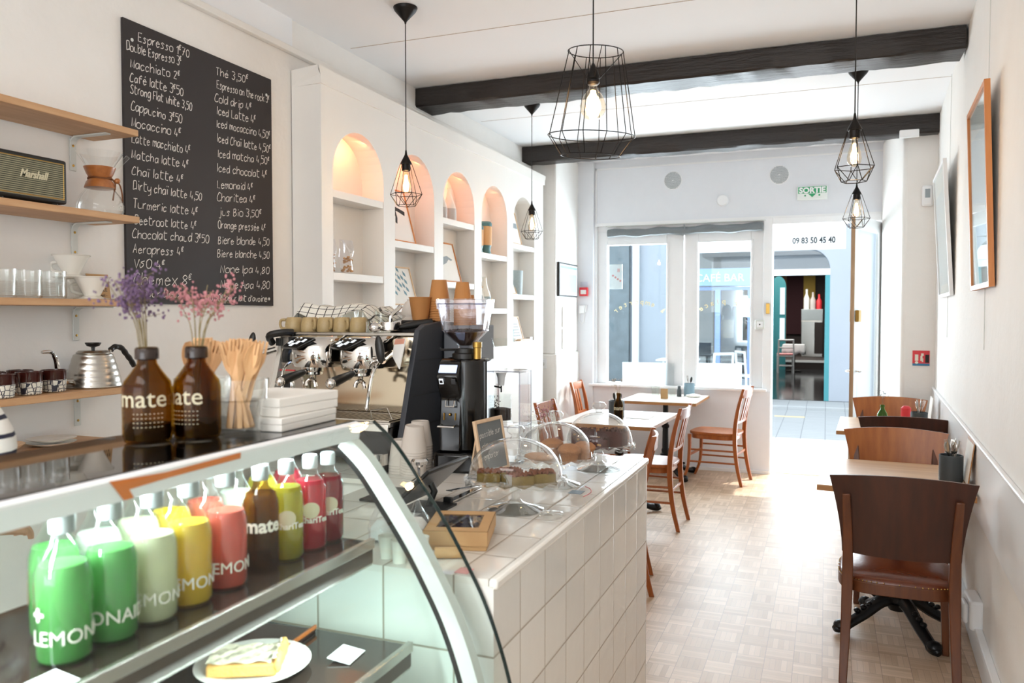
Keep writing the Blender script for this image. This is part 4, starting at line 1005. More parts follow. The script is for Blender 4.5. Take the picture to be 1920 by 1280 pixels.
# ------------------------------------------------------------------ pendant lamps
def pendant(x, y, zbot, label):
    t = thing('pendant_lamp', label, 'lamp', (x, y, 0), rnd.uniform(0, 1), 'small black wire cage pendants')
    z = zbot
    MB().lathe([(.062, CEIL-.001), (.062, CEIL-.006), (.055, CEIL-.02), (.006, CEIL-.075), (.004, CEIL-.085), (0, CEIL-.085)], 28).build('canopy', 'blackmetal', t)
    MB().tube([(0, 0, CEIL-.08), (0, 0, z+.27)], .0028, 6).build('cord', 'black', t)
    MB().lathe([(.004, z+.285), (.007, z+.262), (.03, z+.218), (.03, z+.214), (.022, z+.212), (.022, z+.18), (.019, z+.178), (0, z+.178)], 24).build('lamp_socket', 'blackmetal', t)
    c = MB(); n = 6; a0 = [2*PI*i/n for i in range(n)]
    top = [(.03*math.cos(a), .03*math.sin(a), z+.215) for a in a0]; mid = [(.083*math.cos(a), .083*math.sin(a), z+.058) for a in a0]
    low = [(.05*math.cos(a+PI/n), .05*math.sin(a+PI/n), z) for a in a0]
    for i in range(n):
        j = (i+1) % n
        c.tube([top[i], mid[i]], .0018, 6).tube([mid[i], mid[j]], .0018, 6).tube([low[i], low[j]], .0018, 6).tube([mid[i], low[i]], .0018, 6).tube([mid[j], low[i]], .0018, 6)
    c.build('wire_cage', 'blackmetal', t)
    b = MB().lathe([(.012, z+.178), (.014, z+.16), (.026, z+.12), (.03, z+.098), (.026, z+.078), (.012, z+.064), (0, z+.061)], 24).build('bulb', 'bulb', t)
    f = MB()
    for i in range(6):
        a = 2*PI*i/6; f.tube([(.004*math.cos(a), .004*math.sin(a), z+.158), (.012*math.cos(a), .012*math.sin(a), z+.095)], .0022, 5)
    f.build('filament', 'filament', b)
    light('bulb_light', 'POINT', (0, 0, z+.11), energy=2.2, color=(1, .66, .36), size=.02, parent=t)
    return t
pendant(-2.036, 3.68, 2.105, 'small wire cage pendant in front of the arched niches, nearest on the left')
pendant(-2.08, 5.70, 2.112, 'small wire cage pendant on the left, farther, before the last arch')
pendant(.10, 3.68, 2.10, 'small wire cage pendant on the right, the nearer and larger looking of two')
pendant(.172, 5.69, 2.108, 'small wire cage pendant on the right, the farther one hanging lower before the door')
t = thing('cage_lamp', 'large black wire basket pendant with round glowing bulb', 'lamp', (-.845, 3.0, 0))
zc = 2.153
MB().lathe([(.055, CEIL-.001), (.055, CEIL-.02), (.01, CEIL-.04), (0, CEIL-.04)], 24).build('canopy', 'blackmetal', t)
MB().tube([(0, 0, CEIL-.03), (0, 0, zc+.345)], .003, 6).build('cord', 'black', t)
MB().lathe([(.004, zc+.35), (.012, zc+.335), (.026, zc+.30), (.026, zc+.292), (.023, zc+.288), (.026, zc+.284), (.026, zc+.276), (.019, zc+.268), (0, zc+.266)], 24).build('lamp_socket', 'blackmetal', t)
tilt = Matrix.Translation((0, 0, zc+.2)) @ Matrix.Rotation(R(4), 4, 'Y') @ Matrix.Rotation(R(4), 4, 'X') @ Matrix.Translation((0, 0, -zc-.2))
def ring(r, z, n=40): return [(r*math.cos(2*PI*i/n), r*math.sin(2*PI*i/n), z) for i in range(n)]
c = MB()
for r_, z in ((.105, zc+.39), (.168, zc+.075), (.115, zc)): c.tube([tuple(tilt @ Vector(p)) for p in ring(r_, z)], .002, 6, closed=True)
for i in range(12):
    a = 2*PI*i/12+.1; p = [(r_*math.cos(a), r_*math.sin(a), z) for r_, z in ((.105, zc+.39), (.168, zc+.075), (.115, zc))]
    c.tube([tuple(tilt @ Vector(q)) for q in p], .0019, 6)
for i in range(4):
    a = PI/2*i+.5; c.tube([tuple(tilt @ Vector((.105*math.cos(a), .105*math.sin(a), zc+.39))), (.022*math.cos(a), .022*math.sin(a), zc+.29)], .0016, 6)
c.build('wire_basket', 'blackmetal', t)
b = MB().lathe([(.014, zc+.268), (.017, zc+.25), (.036, zc+.228), (.05, zc+.19), (.047, zc+.165), (.03, zc+.142), (0, zc+.135)], 28).build('bulb', 'bulb', t)
f = MB()
for i in range(9):
    a = 2*PI*i/9; f.tube([(.008*math.cos(a), .008*math.sin(a), zc+.245), (.022*math.cos(a), .022*math.sin(a), zc+.155)], .0022, 5)
f.build('filament', 'filament', b)
light('bulb_light', 'POINT', (0, 0, zc+.19), energy=3.5, color=(1, .66, .36), size=.04, parent=t)

# ------------------------------------------------------------------ pictures on the right wall
def wallpic(y0, y1, z0, z1, fm, label, tilt_, draw):
    yc = (y0+y1)/2; t = thing('wall_picture', label, 'picture', (xr(yc), yc, z0))
    h = z1-z0; w = y1-y0; b = .022
    Mt = Matrix.Rotation(R(-2.86), 4, 'Z') @ Matrix.Translation((-.006, 0, 0)) @ Matrix.Rotation(-tilt_, 4, 'Y')
    MB().box(-.022, 0, -w/2, -w/2+b, 0, h, Mt).box(-.022, 0, w/2-b, w/2, 0, h, Mt).box(-.022, 0, -w/2+b, w/2-b, 0, b, Mt).box(-.022, 0, -w/2+b, w/2-b, h-b, h, Mt).build('frame', fm, t, smooth=False)
    MB().box(-.012, -.004, -w/2+b, w/2-b, b, h-b, Mt).build('picture_sheet', 'paper', t, smooth=False)
    MB().box(-.0135, -.0125, -w/2+b+.05, w/2-b-.05, h*.1, h*.82, Mt).build('picture_image', plain('pale_picture', 'DDE3E6', .7, var=.1, scale=3), t, smooth=False)
    MB().box(-.016, -.0145, -w/2+b, w/2-b, b, h-b, Mt).build('picture_glass', 'glassw', t, smooth=False)
    for yy in ((-w*.28, w*.28) if draw else (0,)):
        MB().tube([(-.004, yy, -.27), (-.006, yy, h*.9), (-.004, yy, CEIL-z0)], .0016, 5).build('hanging_wire', 'steelgrey', t)
wallpic(3.72, 4.38, 1.655, 2.49, 'orangewood', 'tall orange wood framed picture on the right wall, nearest the camera', .036, False)
wallpic(5.55, 6.45, 1.66, 2.50, 'white', 'white framed picture on the right wall, farther toward the door', .06, False)

# ------------------------------------------------------------------ tables
def pedestal_base(t, h=.72, arm=.3, ornate=True, rot=PI/4):
    MB().lathe([(.034, .14), (.06, .15), (.062, .175), (.045, .19), (.05, .21), (.034, .225), (.038, .25), (.03, .27), (.027, .46), (.036, .47), (.036, .49), (.027, .5), (.025, h-.03), (.05, h-.02), (.05, h), (0, h)], 24).lathe([(0, .10), (.04, .105), (.06, .14), (.034, .15), (0, .15)], 24).build('column', 'iron', t)
    for k in range(4):
        a = rot+k*PI/2; d = (math.cos(a), math.sin(a))
        prof = [(.03, .16, .034), (.09, .145, .032), (.17, .09, .028), (.25, .045, .026), (arm, .034, .03), (arm+.035, .026, .026), (arm+.055, .02, .014)]
        pts = catmull([(d[0]*r_, d[1]*r_, z, w) for r_, z, w in prof], 4)
        mb = MB().tube([p[:3] for p in pts], [p[3] for p in pts], 10, flat=.85)
        if ornate:
            for q in range(5):
                f = .08+q*.032; z = .155-.0*q-(f-.05)*.42; mb.blob((d[0]*f, d[1]*f, z+.02), (.016, .016, .012), 8, 6)
            mb.blob((d[0]*(arm+.02), d[1]*(arm+.02), .04), (.034, .034, .026), 10, 6)
        mb.build('foot', 'iron', t)
def table(x, y, w, d, z, rz, label, top='tabletop', edge='tableedge', base=(0, 0), rot=PI/4, arm=.3):
    t = thing('cafe_table', label, 'table', (x, y, 0), rz)
    MB().box(-w/2, w/2, -d/2, d/2, z-.004, z).build('table_top', top, t, smooth=False)
    MB().box(-w/2, w/2, -d/2, d/2, z-.028, z-.004).build('table_edge', edge, t, smooth=False)
    e = bpy.data.objects.new('table_base', None); COL.objects.link(e); e.parent = t; e.location = (base[0], base[1], 0)
    pedestal_base(e, z-.028, rot=rot, arm=arm); return t
table(.315, 4.40, .66, .78, .74, R(-2.8), 'nearest pale wooden cafe table along the right wall', base=(.03, -.12), rot=R(30), arm=.27)
table(.418, 6.36, .655, .82, .74, R(-2.8), 'farther pale wooden cafe table along the right wall, with green bottle', base=(.0, 0))
table(-1.48, 6.03, .72, .88, .75, R(-2.5), 'white topped cafe table on the left, nearer the counter', top='tabletop2', rot=R(40))
table(-1.42, 7.62, .70, .78, .75, R(-1), 'white topped cafe table under the shop windows', top='tabletop2', rot=R(45))

# ------------------------------------------------------------------ chairs along the right wall
def panel_chair(label, loc, rz):
    t = thing('panel_chair', label, 'chair', loc, rz, 'panel backed wooden chairs by the right wall')
    # faces +y, back at y = 0
    def back(u, v, off=0):
        z = .545+.325*v; hw = (.222+.052*v**1.6); x = (u*2-1)*hw
        z += (.018*(1-(2*u-1)**2) if v > .5 else 0)*((v-.5)*2) - (.008*(1-(2*u-1)**2) if v < .5 else 0)*((.5-v)*2)
        y = -.005-.055*v+.035*(2*u-1)**2*(.6+.4*v)-.03+off
        return (x, y, z)
    nu, nv = 16, 10; k = (nu+1)*(nv+1)
    b = [i for i in range(nu+1)]+[j*(nu+1)+nu for j in range(1, nv+1)]+[nv*(nu+1)+i for i in range(nu-1, -1, -1)]+[j*(nu+1) for j in range(nv-1, 0, -1)]
    for nm, m_, o0, o1 in (('backrest', 'chairpanel', -.007, .004), ('front_veneer', 'chairveneer', .0042, .007)):
        mb = MB(); mb.grid(lambda u, v: back(u, v, o1), nu, nv).grid(lambda u, v: back(u, v, o0), nu, nv)
        mb.f += [(b[i], b[(i+1) % len(b)], b[(i+1) % len(b)]+k, b[i]+k) for i in range(len(b))]
        o = mb.build(nm, m_, t, ang=50)
    o['label'] = 'lighter amber wood veneer on the front of the backrest'
    for s_ in (-1, 1):
        # rear leg runs up behind the panel
        pts = [(s_*.212, -.055, 0), (s_*.205, -.015, .2), (s_*.2, .0, .42), (s_*.2, -.02, .6), (s_*.208, -.06, .8)]
        vs = []; P_ = catmull([(*p, w) for p, w in zip(pts, (.016, .019, .022, .019, .015))], 4)
        for x, y, z, w in P_: vs += [(x-w*1.0, y-w-.008, z), (x+w*1.0, y-w-.008, z), (x+w*1.0, y+w-.008, z), (x-w*1.0, y+w-.008, z)]
        n = len(P_); MB().add(vs, [(4*i+k, 4*i+(k+1) % 4, 4*i+4+(k+1) % 4, 4*i+4+k) for i in range(n-1) for k in range(4)]+[(3, 2, 1, 0), (4*n-4, 4*n-3, 4*n-2, 4*n-1)]).build('leg', 'chairwood', t, bev=.004)
        MB().add(*taper((s_*.2, .40, .395), (s_*.21, .41, 0), .02, .014)).build('leg', 'chairwood', t, bev=.004)
    def seat(r): return [(r*.24*math.copysign(abs(math.cos(a))**.55, math.cos(a)), .205+r*.215*math.copysign(abs(math.sin(a))**.6, math.sin(a))) for a in [2*PI*i/40 for i in range(40)]]
    MB().prism(seat(1.0), 2, .368, .418).build('seat_rail', 'chairwood', t, ang=30, bev=.004)
    mb = MB(); vs = []; fs = []; RN = 8; pr = [(.985, .4185), (.97, .43), (.9, .44), (.7, .45), (.4, .456), (.15, .457)]
    for r_, z in pr: vs += [(x, y, z) for x, y in seat(r_)]
    for i in range(len(pr)-1): fs += [(40*i+k, 40*i+(k+1) % 40, 40*(i+1)+(k+1) % 40, 40*(i+1)+k) for k in range(40)]
    fs.append(tuple(40*(len(pr)-1)+k for k in range(40))); mb.add(vs, fs).build('seat_cushion', 'leather', t, ang=60)['label'] = 'cracked brown leather seat'
    mb = MB()
    for i in range(80):
        a = 2*PI*i/80; x = .237*math.copysign(abs(math.cos(a))**.55, math.cos(a)); y = .205+.212*math.copysign(abs(math.sin(a))**.6, math.sin(a)); mb.blob((x*1.004, y*1.001, .4215), .0032, 5, 4)
    mb.build('stud_line', 'brass', t)['kind'] = 'stuff'
    return t
def taper(a, b, wa, wb):
    vs = []
    for p, w in ((a, wa), (b, wb)): vs += [(p[0]-w, p[1]-w, p[2]), (p[0]+w, p[1]-w, p[2]), (p[0]+w, p[1]+w, p[2]), (p[0]-w, p[1]+w, p[2])]
    return vs, [(k, (k+1) % 4, 4+(k+1) % 4, 4+k) for k in range(4)]+[(3, 2, 1, 0), (4, 5, 6, 7)]
pc = panel_chair('brown panel backed chair seen from behind, nearest the camera on the right', (.295, 3.64, 0), R(-2))
dup(pc, (.375, 5.02, 0), R(180), 'amber fronted panel backed chair facing the camera across the nearest right table')
dup(pc, (.475, 5.76, 0), R(-1), 'dark panel backed chair seen from behind at the farther right table')
dup(pc, (.475, 6.96, 0), R(181), 'panel backed chair facing the camera behind the green bottle')

# ------------------------------------------------------------------ slat back chairs on the left
def slat_chair(label, loc, rz):
    t = thing('slat_chair', label, 'chair', loc, rz, 'amber slat backed chairs at the left tables')
    # faces +y; rear feet near y = -.04
    for s_ in (-1, 1):
        P_ = catmull([(s_*.185, -.075, 0, .014), (s_*.183, -.03, .2, .016), (s_*.18, -.01, .45, .018), (s_*.178, -.035, .68, .016), (s_*.176, -.085, .88, .013)], 4); vs = []
        for x, y, z, w in P_: vs += [(x-w*.8, y-w, z), (x+w*.8, y-w, z), (x+w*.8, y+w, z), (x-w*.8, y+w, z)]
        n = len(P_); MB().add(vs, [(4*i+k, 4*i+(k+1) % 4, 4*i+4+(k+1) % 4, 4*i+4+k) for i in range(n-1) for k in range(4)]+[(3, 2, 1, 0), (4*n-4, 4*n-3, 4*n-2, 4*n-1)]).build('leg', 'chairwood2', t, bev=.004)
        P_ = catmull([(s_*.19, .40, .445, .019), (s_*.193, .40, .3, .017), (s_*.198, .415, .13, .014), (s_*.205, .465, 0, .012)], 4)
        MB().tube([p[:3] for p in P_], [p[3] for p in P_], 8).build('leg', 'chairwood2', t)
        for z in (.2, .31): MB().tube([(s_*.186, -.02, z), (s_*.195, .405, z-.005)], .0085, 8).build('stretcher', 'chairwood2', t)
    MB().box(-.19, .19, .398, .412, .24, .262).build('stretcher', 'chairwood2', t, bev=.003); MB().box(-.18, .18, -.025, -.012, .27, .292).build('stretcher', 'chairwood2', t, bev=.003)
    sp = [(.2*math.copysign(abs(math.cos(a))**.5, math.cos(a)), .2+.225*math.copysign(abs(math.sin(a))**.5, math.sin(a))) for a in [2*PI*i/36 for i in range(36)]]
    MB().prism(sp, 2, .445, .47).build('seat', 'chairwood2', t, bev=.006)
    sp2 = [(x*.93, .2+(y-.2)*.93) for x, y in sp]; MB().prism(sp2, 2, .405, .445).build('seat_rail', 'chairwood2', t, bev=.003)
    def rail(z0, z1, c):
        mb = MB(); n = 10; vs = []
        for i in range(n+1):
            u = i/n*2-1; x = u*.172; zm = (z0+z1)/2; yb = -.012-.075*max(0, (zm-.45)/.43)**1.5-c*(1-u*u)
            vs += [(x, yb-.008, z0), (x, yb+.008, z0), (x, yb+.004, z1), (x, yb-.012, z1)]
        mb.add(vs, [(4*i+k, 4*i+(k+1) % 4, 4*i+4+(k+1) % 4, 4*i+4+k) for i in range(n) for k in range(4)]+[(3, 2, 1, 0), (4*n, 4*n+1, 4*n+2, 4*n+3)]); return mb
    rail(.795, .87, .022).build('top_rail', 'chairwood2', t, bev=.003); rail(.56, .585, .01).build('lower_rail', 'chairwood2', t, bev=.003)
    for x in (-.07, 0, .07):
        c = .016*(1-(x/.17)**2)
        MB().add(*slat((x, -.028-c*.6, .575), (x, -.075-c, .80), .019, .005)).build('back_slat', 'chairwood2', t)
    return t
def slat(a, b, w, d):
    vs = []
    for p in (a, b): vs += [(p[0]-w, p[1]-d, p[2]), (p[0]+w, p[1]-d, p[2]), (p[0]+w, p[1]+d, p[2]), (p[0]-w, p[1]+d, p[2])]
    return vs, [(k, (k+1) % 4, 4+(k+1) % 4, 4+k) for k in range(4)]+[(3, 2, 1, 0), (4, 5, 6, 7)]
sc = slat_chair('slat backed chair standing free right of the window table, pulled out', (-.74, 7.56, 0), R(82))
dup(sc, (-1.03, 5.86, 0), R(88), 'slat backed chair at the right end of the nearer left table')
dup(sc, (-1.93, 5.80, 0), R(-94), 'slat backed chair at the left end of the nearer left table')
dup(sc, (-2.24, 7.66, 0), R(-90), 'slat backed chair in the corner left of the window table')
dup(sc, (-.984, 4.473, 0), R(102), 'slat backed chair half hidden behind the far end of the tiled counter')

# ------------------------------------------------------------------ things on the tables
def pot(name, label, loc, mat, r, h, seed, n, group=None):
    t = thing(name, label, 'cutlery pot', loc, 0, group)
    prof = [(.001, .002), (r*.94, 0), (r, .006)]
    k = 12
    for i in range(k): prof += [(r*1.0, .008+i*(h-.012)/k), (r*1.02, .008+(i+.5)*(h-.012)/k)]
    prof += [(r, h), (r*.93, h), (r*.9, .01), (.001, .008)]
    MB().shell(prof, 32).build('pot_body', mat, t); return t
def fork(z=.19):
    t = thing('fork', '', 'cutlery')
    mb = MB().tube([(0, 0, 0), (0, 0, .06), (0, .002, z*.65), (0, 0, z*.75)], [.0045, .004, .0022, .006], 6, flat=.4)
    for k in range(4): mb.tube([((k-1.5)*.0028, 0, z*.74), ((k-1.5)*.005, .004, z*.84), ((k-1.5)*.0052, .002, z)], .0014, 5)
    mb.build('fork_metal', 'steel', t); return t
def knife(z=.2):
    t = thing('knife', '', 'cutlery')
    MB().box(-.006, .006, -.002, .002, 0, z*.45).build('knife_handle', 'black', t, bev=.001); MB().prism([(-.006, z*.45), (.006, z*.45), (.007, z*.85), (.0, z), (-.005, z*.9)], 1, -.0008, .0008).build('blade', 'steel', t, smooth=False); return t
def spoon(z=.18, mat='steel', name='spoon'):
    t = thing(name, '', 'cutlery')
    MB().tube([(0, 0, 0), (0, 0, z*.3), (0, .001, z*.68)], [.0045, .0035, .0025], 6, flat=.5).blob((0, .001, z*.84), (.014, .005, z*.16), 12, 8).build('spoon_metal', mat, t); return t
PF, PK, PS, PB = fork(), knife(), spoon(), spoon(.18, 'black', 'black_spoon')
first = {id(PF): 0, id(PK): 0, id(PS): 0, id(PB): 0}
def stick(proto, loc, az, lean, spin, label, group):
    o = proto if not first[id(proto)] else dup(proto, (0, 0, 0))
    first[id(proto)] = 1
    o.location = loc; o.rotation_euler = (Matrix.Rotation(az, 4, 'Z') @ Matrix.Rotation(lean, 4, 'Y') @ Matrix.Rotation(spin, 4, 'Z')).to_euler()
    o['label'] = label; o['group'] = group; return o
def fill_pot(loc, r, seed, place, items):
    r2 = random.Random(seed)
    for i, p in enumerate(items):
        a = 2*PI*i/len(items)+r2.uniform(-.2, .2); q = r*.25
        nm = {id(PF): 'fork with tines up', id(PK): 'table knife', id(PS): 'steel spoon', id(PB): 'black spoon'}[id(p)]
        stick(p, (loc[0]-q*math.cos(a)*.6, loc[1]-q*math.sin(a)*.6, loc[2]+.012), a, r2.uniform(.14, .24), r2.uniform(0, 6), nm+' standing in '+place, 'cutlery in '+place)
pot('cutlery_pot', 'dark grey ridged cutlery pot on the nearest right table', (.565, 4.33, .74), 'potgrey', .052, .128, 1, 8)
fill_pot((.565, 4.33, .74), .05, 5, 'the pot on the nearest right table', [PF, PK, PF, PS, PF, PB, PK, PF, PS])
pot('cutlery_pot', 'dark grey ridged cutlery pot on the farther right table', (.615, 6.28, .74), 'potgrey', .054, .115, 1, 8)
fill_pot((.615, 6.28, .74), .05, 6, 'the pot on the farther right table', [PF, PK, PF, PS, PK, PF])
pot('cutlery_pot', 'dark grey cutlery pot behind the brown bottle on the left table', (-1.50, 6.02, .75), 'potgrey', .06, .13, 1, 8)
fill_pot((-1.50, 6.02, .75), .05, 8, 'the pot on the left table', [PB, PK, PB, PK])
pot('cutlery_pot', 'pale blue cutlery pot on the window table', (-1.235, 7.85, .75), 'potblue', .05, .125, 1, 8)
fill_pot((-1.235, 7.85, .75), .045, 9, 'the blue pot on the window table', [PB, PF])
t = thing('menu_board_card', 'thin wooden menu clipboard leaning on the right wall by the near table', 'menu', (.622, 4.30, .742), R(-2)); t.rotation_euler = (0, R(7), R(-2))
MB().box(-.004, .0, -.12, .12, 0, .215).build('clipboard', 'tableedge', t, bev=.002); MB().box(-.0055, -.0042, -.11, .11, .01, .2).build('menu_sheet', 'paper', t, smooth=False)
t = thing('menu_board_card', 'white menu card leaning behind the farther right cutlery pot', 'menu', (.70, 6.5, .742)); t.rotation_euler = (0, R(6), R(-2))
MB().box(-.004, .0, -.11, .11, 0, .2).build('menu_sheet', 'paper', t, smooth=False)
t = tag(MB().lathe([(.0, 0), (.035, 0), (.035, .105), (.02, .12), (0, .12)], 20).build('red_canister', 'red'), 'red canister beside the farther right cutlery pot', 'canister'); t.location = (.56, 6.62, .74)
def vase_bottle(name, label, loc, gl, r, h, tx=None, ang=0):
    t = thing(name, label, 'bottle', loc)
    prof = [(.001, .004), (r*.92, .002), (r, .012), (r, h*.56), (r*.93, h*.64), (r*.6, h*.75), (r*.40, h*.83), (r*.38, h*.9), (r*.46, h*.905), (r*.46, h*.99), (r*.38, h), (r*.34, h*.99), (r*.34, h*.83), (r*.88, h*.62), (r*.95, h*.5), (r*.94, .014), (.001, .01)]
    MB().shell(prof, 36).build('bottle_glass', gl, t)
    if tx: text_wrap('lettering', tx, 'creamink', t, r+.0006, ang)
    return t
vase_bottle('bottle', 'green glass bottle holding dried twigs on the farther right table', (.375, 6.20, .74), 'greenglass', .034, .165)
bouquet('dried_flowers', 'grey dried twig in the green bottle on the right', (.375, 6.20, .885), 'inkgrey', 5, 3, .13, .02, 6, hs=.004, dens=4)
vase_bottle('bottle', 'brown glass bottle with white lettering on the nearer left table', (-1.455, 5.90, .75), 'amber', .036, .2, [('mate', .042, .075, 0, .001)], R(-80))
MB().lathe([(.0, .0), (.033, .0), (.033, .07), (0, .07)], 20, c=(-1.455, 5.90, .756)).build('bottle_liquid', plain('dark_tea', '2B1A0A', .3), None)
o = bpy.data.objects['bottle_liquid']; tag(o, 'dark liquid in the brown bottle on the left table', 'liquid')
bouquet('dried_flowers', 'faint grey pink dried flowers in the brown bottle on the left table', (-1.455, 5.90, .93), 'greyceramic', 6, 5, .15, .06, 6, lean=(-.2, 0), hs=.004, dens=5)
plate_item('menu_sheet', 'white menu sheet lying on the nearer left table', 'menu', 'paper', -1.42, -1.24, 5.98, 6.2, .751, .754, 0)
plate_item('menu_sheet', 'white menu sheet lying on the window table', 'menu', 'paper', -1.26, -1.08, 7.52, 7.8, .751, .754, 0)
def tumbler(label, loc, r, h):
    t = thing('water_glass', label, 'glass', loc, 0, 'clear tumblers on the window table')
    MB().shell([(.001, .004), (r*.8, .004), (r*.84, 0), (r*.86, .01), (r, h), (r*.95, h), (r*.8, .014), (.001, .012)], 24).build('glass_body', 'glassthick', t)
tumbler('clear tumbler on the window table, left of the kraft card', (-1.49, 7.48, .75), .04, .115); tumbler('clear tumbler on the window table, right of the kraft card', (-1.335, 7.46, .75), .04, .105)
t = thing('table_card', 'kraft card standing between the two tumblers on the window table', 'card', (-1.415, 7.52, .75)); MB().box(-.035, .035, 0, .003, 0, .095).build('card_sheet', 'kraft', t, smooth=False)
t = thing('pepper_mill', 'small dark bottle beside the blue pot on the window table', 'mill', (-1.32, 7.78, .75)); MB().lathe([(0, 0), (.022, 0), (.022, .06), (.014, .08), (.016, .1), (0, .105)], 16).build('mill_body', 'potgrey', t)
t = tag(MB().blob((0, 0, .018), (.07, .05, .02), 14, 8, wob=.15).build('napkin', 'napkin'), 'crumpled white napkin beside the blue pot on the window table', 'napkin'); t.location = (-1.17, 7.70, .75)
MB().tube([(-.1, 0, 0), (.1, .01, 0)], .004, 6, flat=.4).build('butter_knife', 'steel', None); o = bpy.data.objects['butter_knife']; tag(o, 'table knife lying on the window table near its left edge', 'cutlery'); o.location = (-1.62, 7.55, .754)

# ------------------------------------------------------------------ tiled counter
class At:      # parts written in room coordinates, hung under a thing standing at its base point
    def __init__(s, t): s.t = t
    def __call__(s, mb, name, mat, **k):
        o = mb.build(name, mat, s.t, **k); o.location = -s.t.location; return o
TPY, TPZ = .168, .153
M['tilefront'] = tiles('tiles_front', 1, 2, TPY, TPZ, 2.985, .992)
M['tiletop'] = tiles('tiles_top', 0, 1, TPY, TPY, -.715, 2.985, base='E9E4DC')
M['tileend'] = tiles('tiles_end', 0, 2, TPY, TPZ, -.715, .992)
t = thing('tiled_counter', 'white tiled service counter with grey grout beside the glass case', 'counter', (-1.0, 2.2, 0)); A = At(t)
CX0, CX1, CY0, CY1 = -1.34, -.625, 1.487, 2.985
A(MB().box(CX1-.02, CX1, CY0, CY1, 0, .985), 'front_tiles', 'tilefront', smooth=False)
A(MB().box(CX0, CX1-.02, CY0, CY0+.02, 0, .985).box(CX0, CX1-.02, CY1-.02, CY1, 0, .985), 'end_tiles', 'tileend', smooth=False)
A(MB().box(CX0, CX1-.012, CY0, CY1, .985, 1.0).box(-2.1, CX0, 2.25, CY1, .985, 1.0), 'top_tiles', 'tiletop', smooth=False)
A(MB().box(CX1-.012, CX1+.008, CY0, CY1, .978, 1.0), 'edge_trim', plain('edge_tile', 'F0ECE5', .1, var=.03), bev=.006)
A(MB().box(-2.08, CX0, 2.27, CY1-.02, 0, .985).box(CX0, CX0+.02, CY0+.02, CY1-.02, 0, .985), 'counter_body', 'cab', smooth=False)

# ------------------------------------------------------------------ curved glass display case
t = thing('display_case', 'curved glass refrigerated display case with black top, in the foreground', 'display case', (-1.0, .6, 0)); A = At(t)
PR = catmull([(-.918, 1.292), (-.865, 1.245), (-.807, 1.17), (-.75, 1.09), (-.704, 1.013), (-.668, .945), (-.636, .865), (-.611, .78), (-.594, .69), (-.585, .58), (-.583, .46)], 4)
def offs(P, d):
    out = []
    for i, p in enumerate(P):
        a = P[max(i-1, 0)]; b = P[min(i+1, len(P)-1)]; dx, dz = b[0]-a[0], b[1]-a[1]; L = math.hypot(dx, dz); out.append((p[0]-dz/L*d, p[1]+dx/L*d))
    return out
Y0, Y1 = -.55, 1.43
def band(d0, d1, y0, y1):
    a = offs(PR, d0); b = offs(PR, d1); mb = MB(); n = len(a); vs = []
    for i in range(n): vs += [(a[i][0], y0, a[i][1]), (b[i][0], y0, b[i][1]), (b[i][0], y1, b[i][1]), (a[i][0], y1, a[i][1])]
    return mb.add(vs, [(4*i+k, 4*i+(k+1) % 4, 4*i+4+(k+1) % 4, 4*i+4+k) for i in range(n-1) for k in range(4)]+[(3, 2, 1, 0), tuple(4*n-4+k for k in range(4))])
A(MB().box(-1.205, -.913, Y0, Y1, 1.303, 1.32), 'top_plate', 'blacktop', smooth=False, bev=.002)
A(MB().prism([(-.913, 1.318), (-.9, 1.314), (-.905, 1.282), (-.935, 1.282), (-.935, 1.303), (-.913, 1.303)], 1, Y0, Y1), 'top_trim', 'white', smooth=False)
A(band(.0, -.032, Y1-.028, Y1), 'end_frame', 'steelgrey', ang=40)['label'] = 'pale curved metal end frame'
A(band(-.032, -.046, Y1-.024, Y1-.004), 'gasket', 'black', ang=40)
A(band(.030, .024, Y0, Y1+.05), 'front_glass', 'caseglass', ang=60)
A(band(.0305, .0235, Y1+.05, Y1+.053), 'glass_edge', 'glassedge', ang=60)
gp = offs(PR, -.045); A(MB().prism([(-1.19, 1.30)]+gp+[(-1.19, .46)], 1, Y1-.018, Y1-.012), 'end_glass', 'caseglass', smooth=False)
A(MB().box(-1.2, -1.194, Y0, Y1-.03, .5, 1.3), 'back_door', 'caseglass', smooth=False)
A(MB().box(-1.21, -1.18, Y0, Y1, .46, .52).box(-1.21, -1.18, Y1-.03, Y1, .52, 1.3).box(-1.21, -1.185, .42, .46, .52, 1.3), 'back_frame', 'steel', smooth=False)
A(MB().box(-1.22, -.575, Y0, Y1, .08, .46).box(-1.18, -.62, Y0+.03, Y1-.03, 0, .08), 'case_base', plain('case_base', 'D5D3CE', .4), smooth=False)
A(MB().box(-1.18, -.6, Y0+.01, Y1-.03, .46, .50), 'bottom_tray', 'steel', smooth=False)
M['shelfglass'] = plain('dark_glass_shelf', '2A211C', .07, var=.05, spec=.8)
for z, xf, nm in ((1.08, -.862, 'upper'), (.88, -.775, 'lower')):
    sh = A(MB().box(-1.18, xf, Y0+.01, Y1-.035, z-.012, z), 'glass_shelf', 'shelfglass', smooth=False)
    e = MB().box(xf, xf+.012, Y0+.01, Y1-.03, z-.014, z+.006).box(xf-.004, xf+.006, Y0+.01, Y1-.03, z-.05, z-.044).build('shelf_edge', 'steel', sh, smooth=False, bev=.0015)
    MB().box(xf-.002, xf+.008, Y0+.01, Y1-.032, z-.044, z-.014).build('edge_strip', plain('brown_strip', '4A3F36', .4), sh, smooth=False)
A(MB().box(-.97, -.94, Y0+.02, Y1-.04, 1.292, 1.302), 'light_strip', emit('case_led', (.86, .97, 1), 7), smooth=False)
light('case_light', 'AREA', (-.955, .45, 1.288), (0, R(-12), 0), 13, (.86, .97, 1), .03, 1.75)
light('case_light', 'AREA', (-.80, .45, 1.02), (0, R(28), 0), 8, (.80, .97, .97), .02, 1.75)
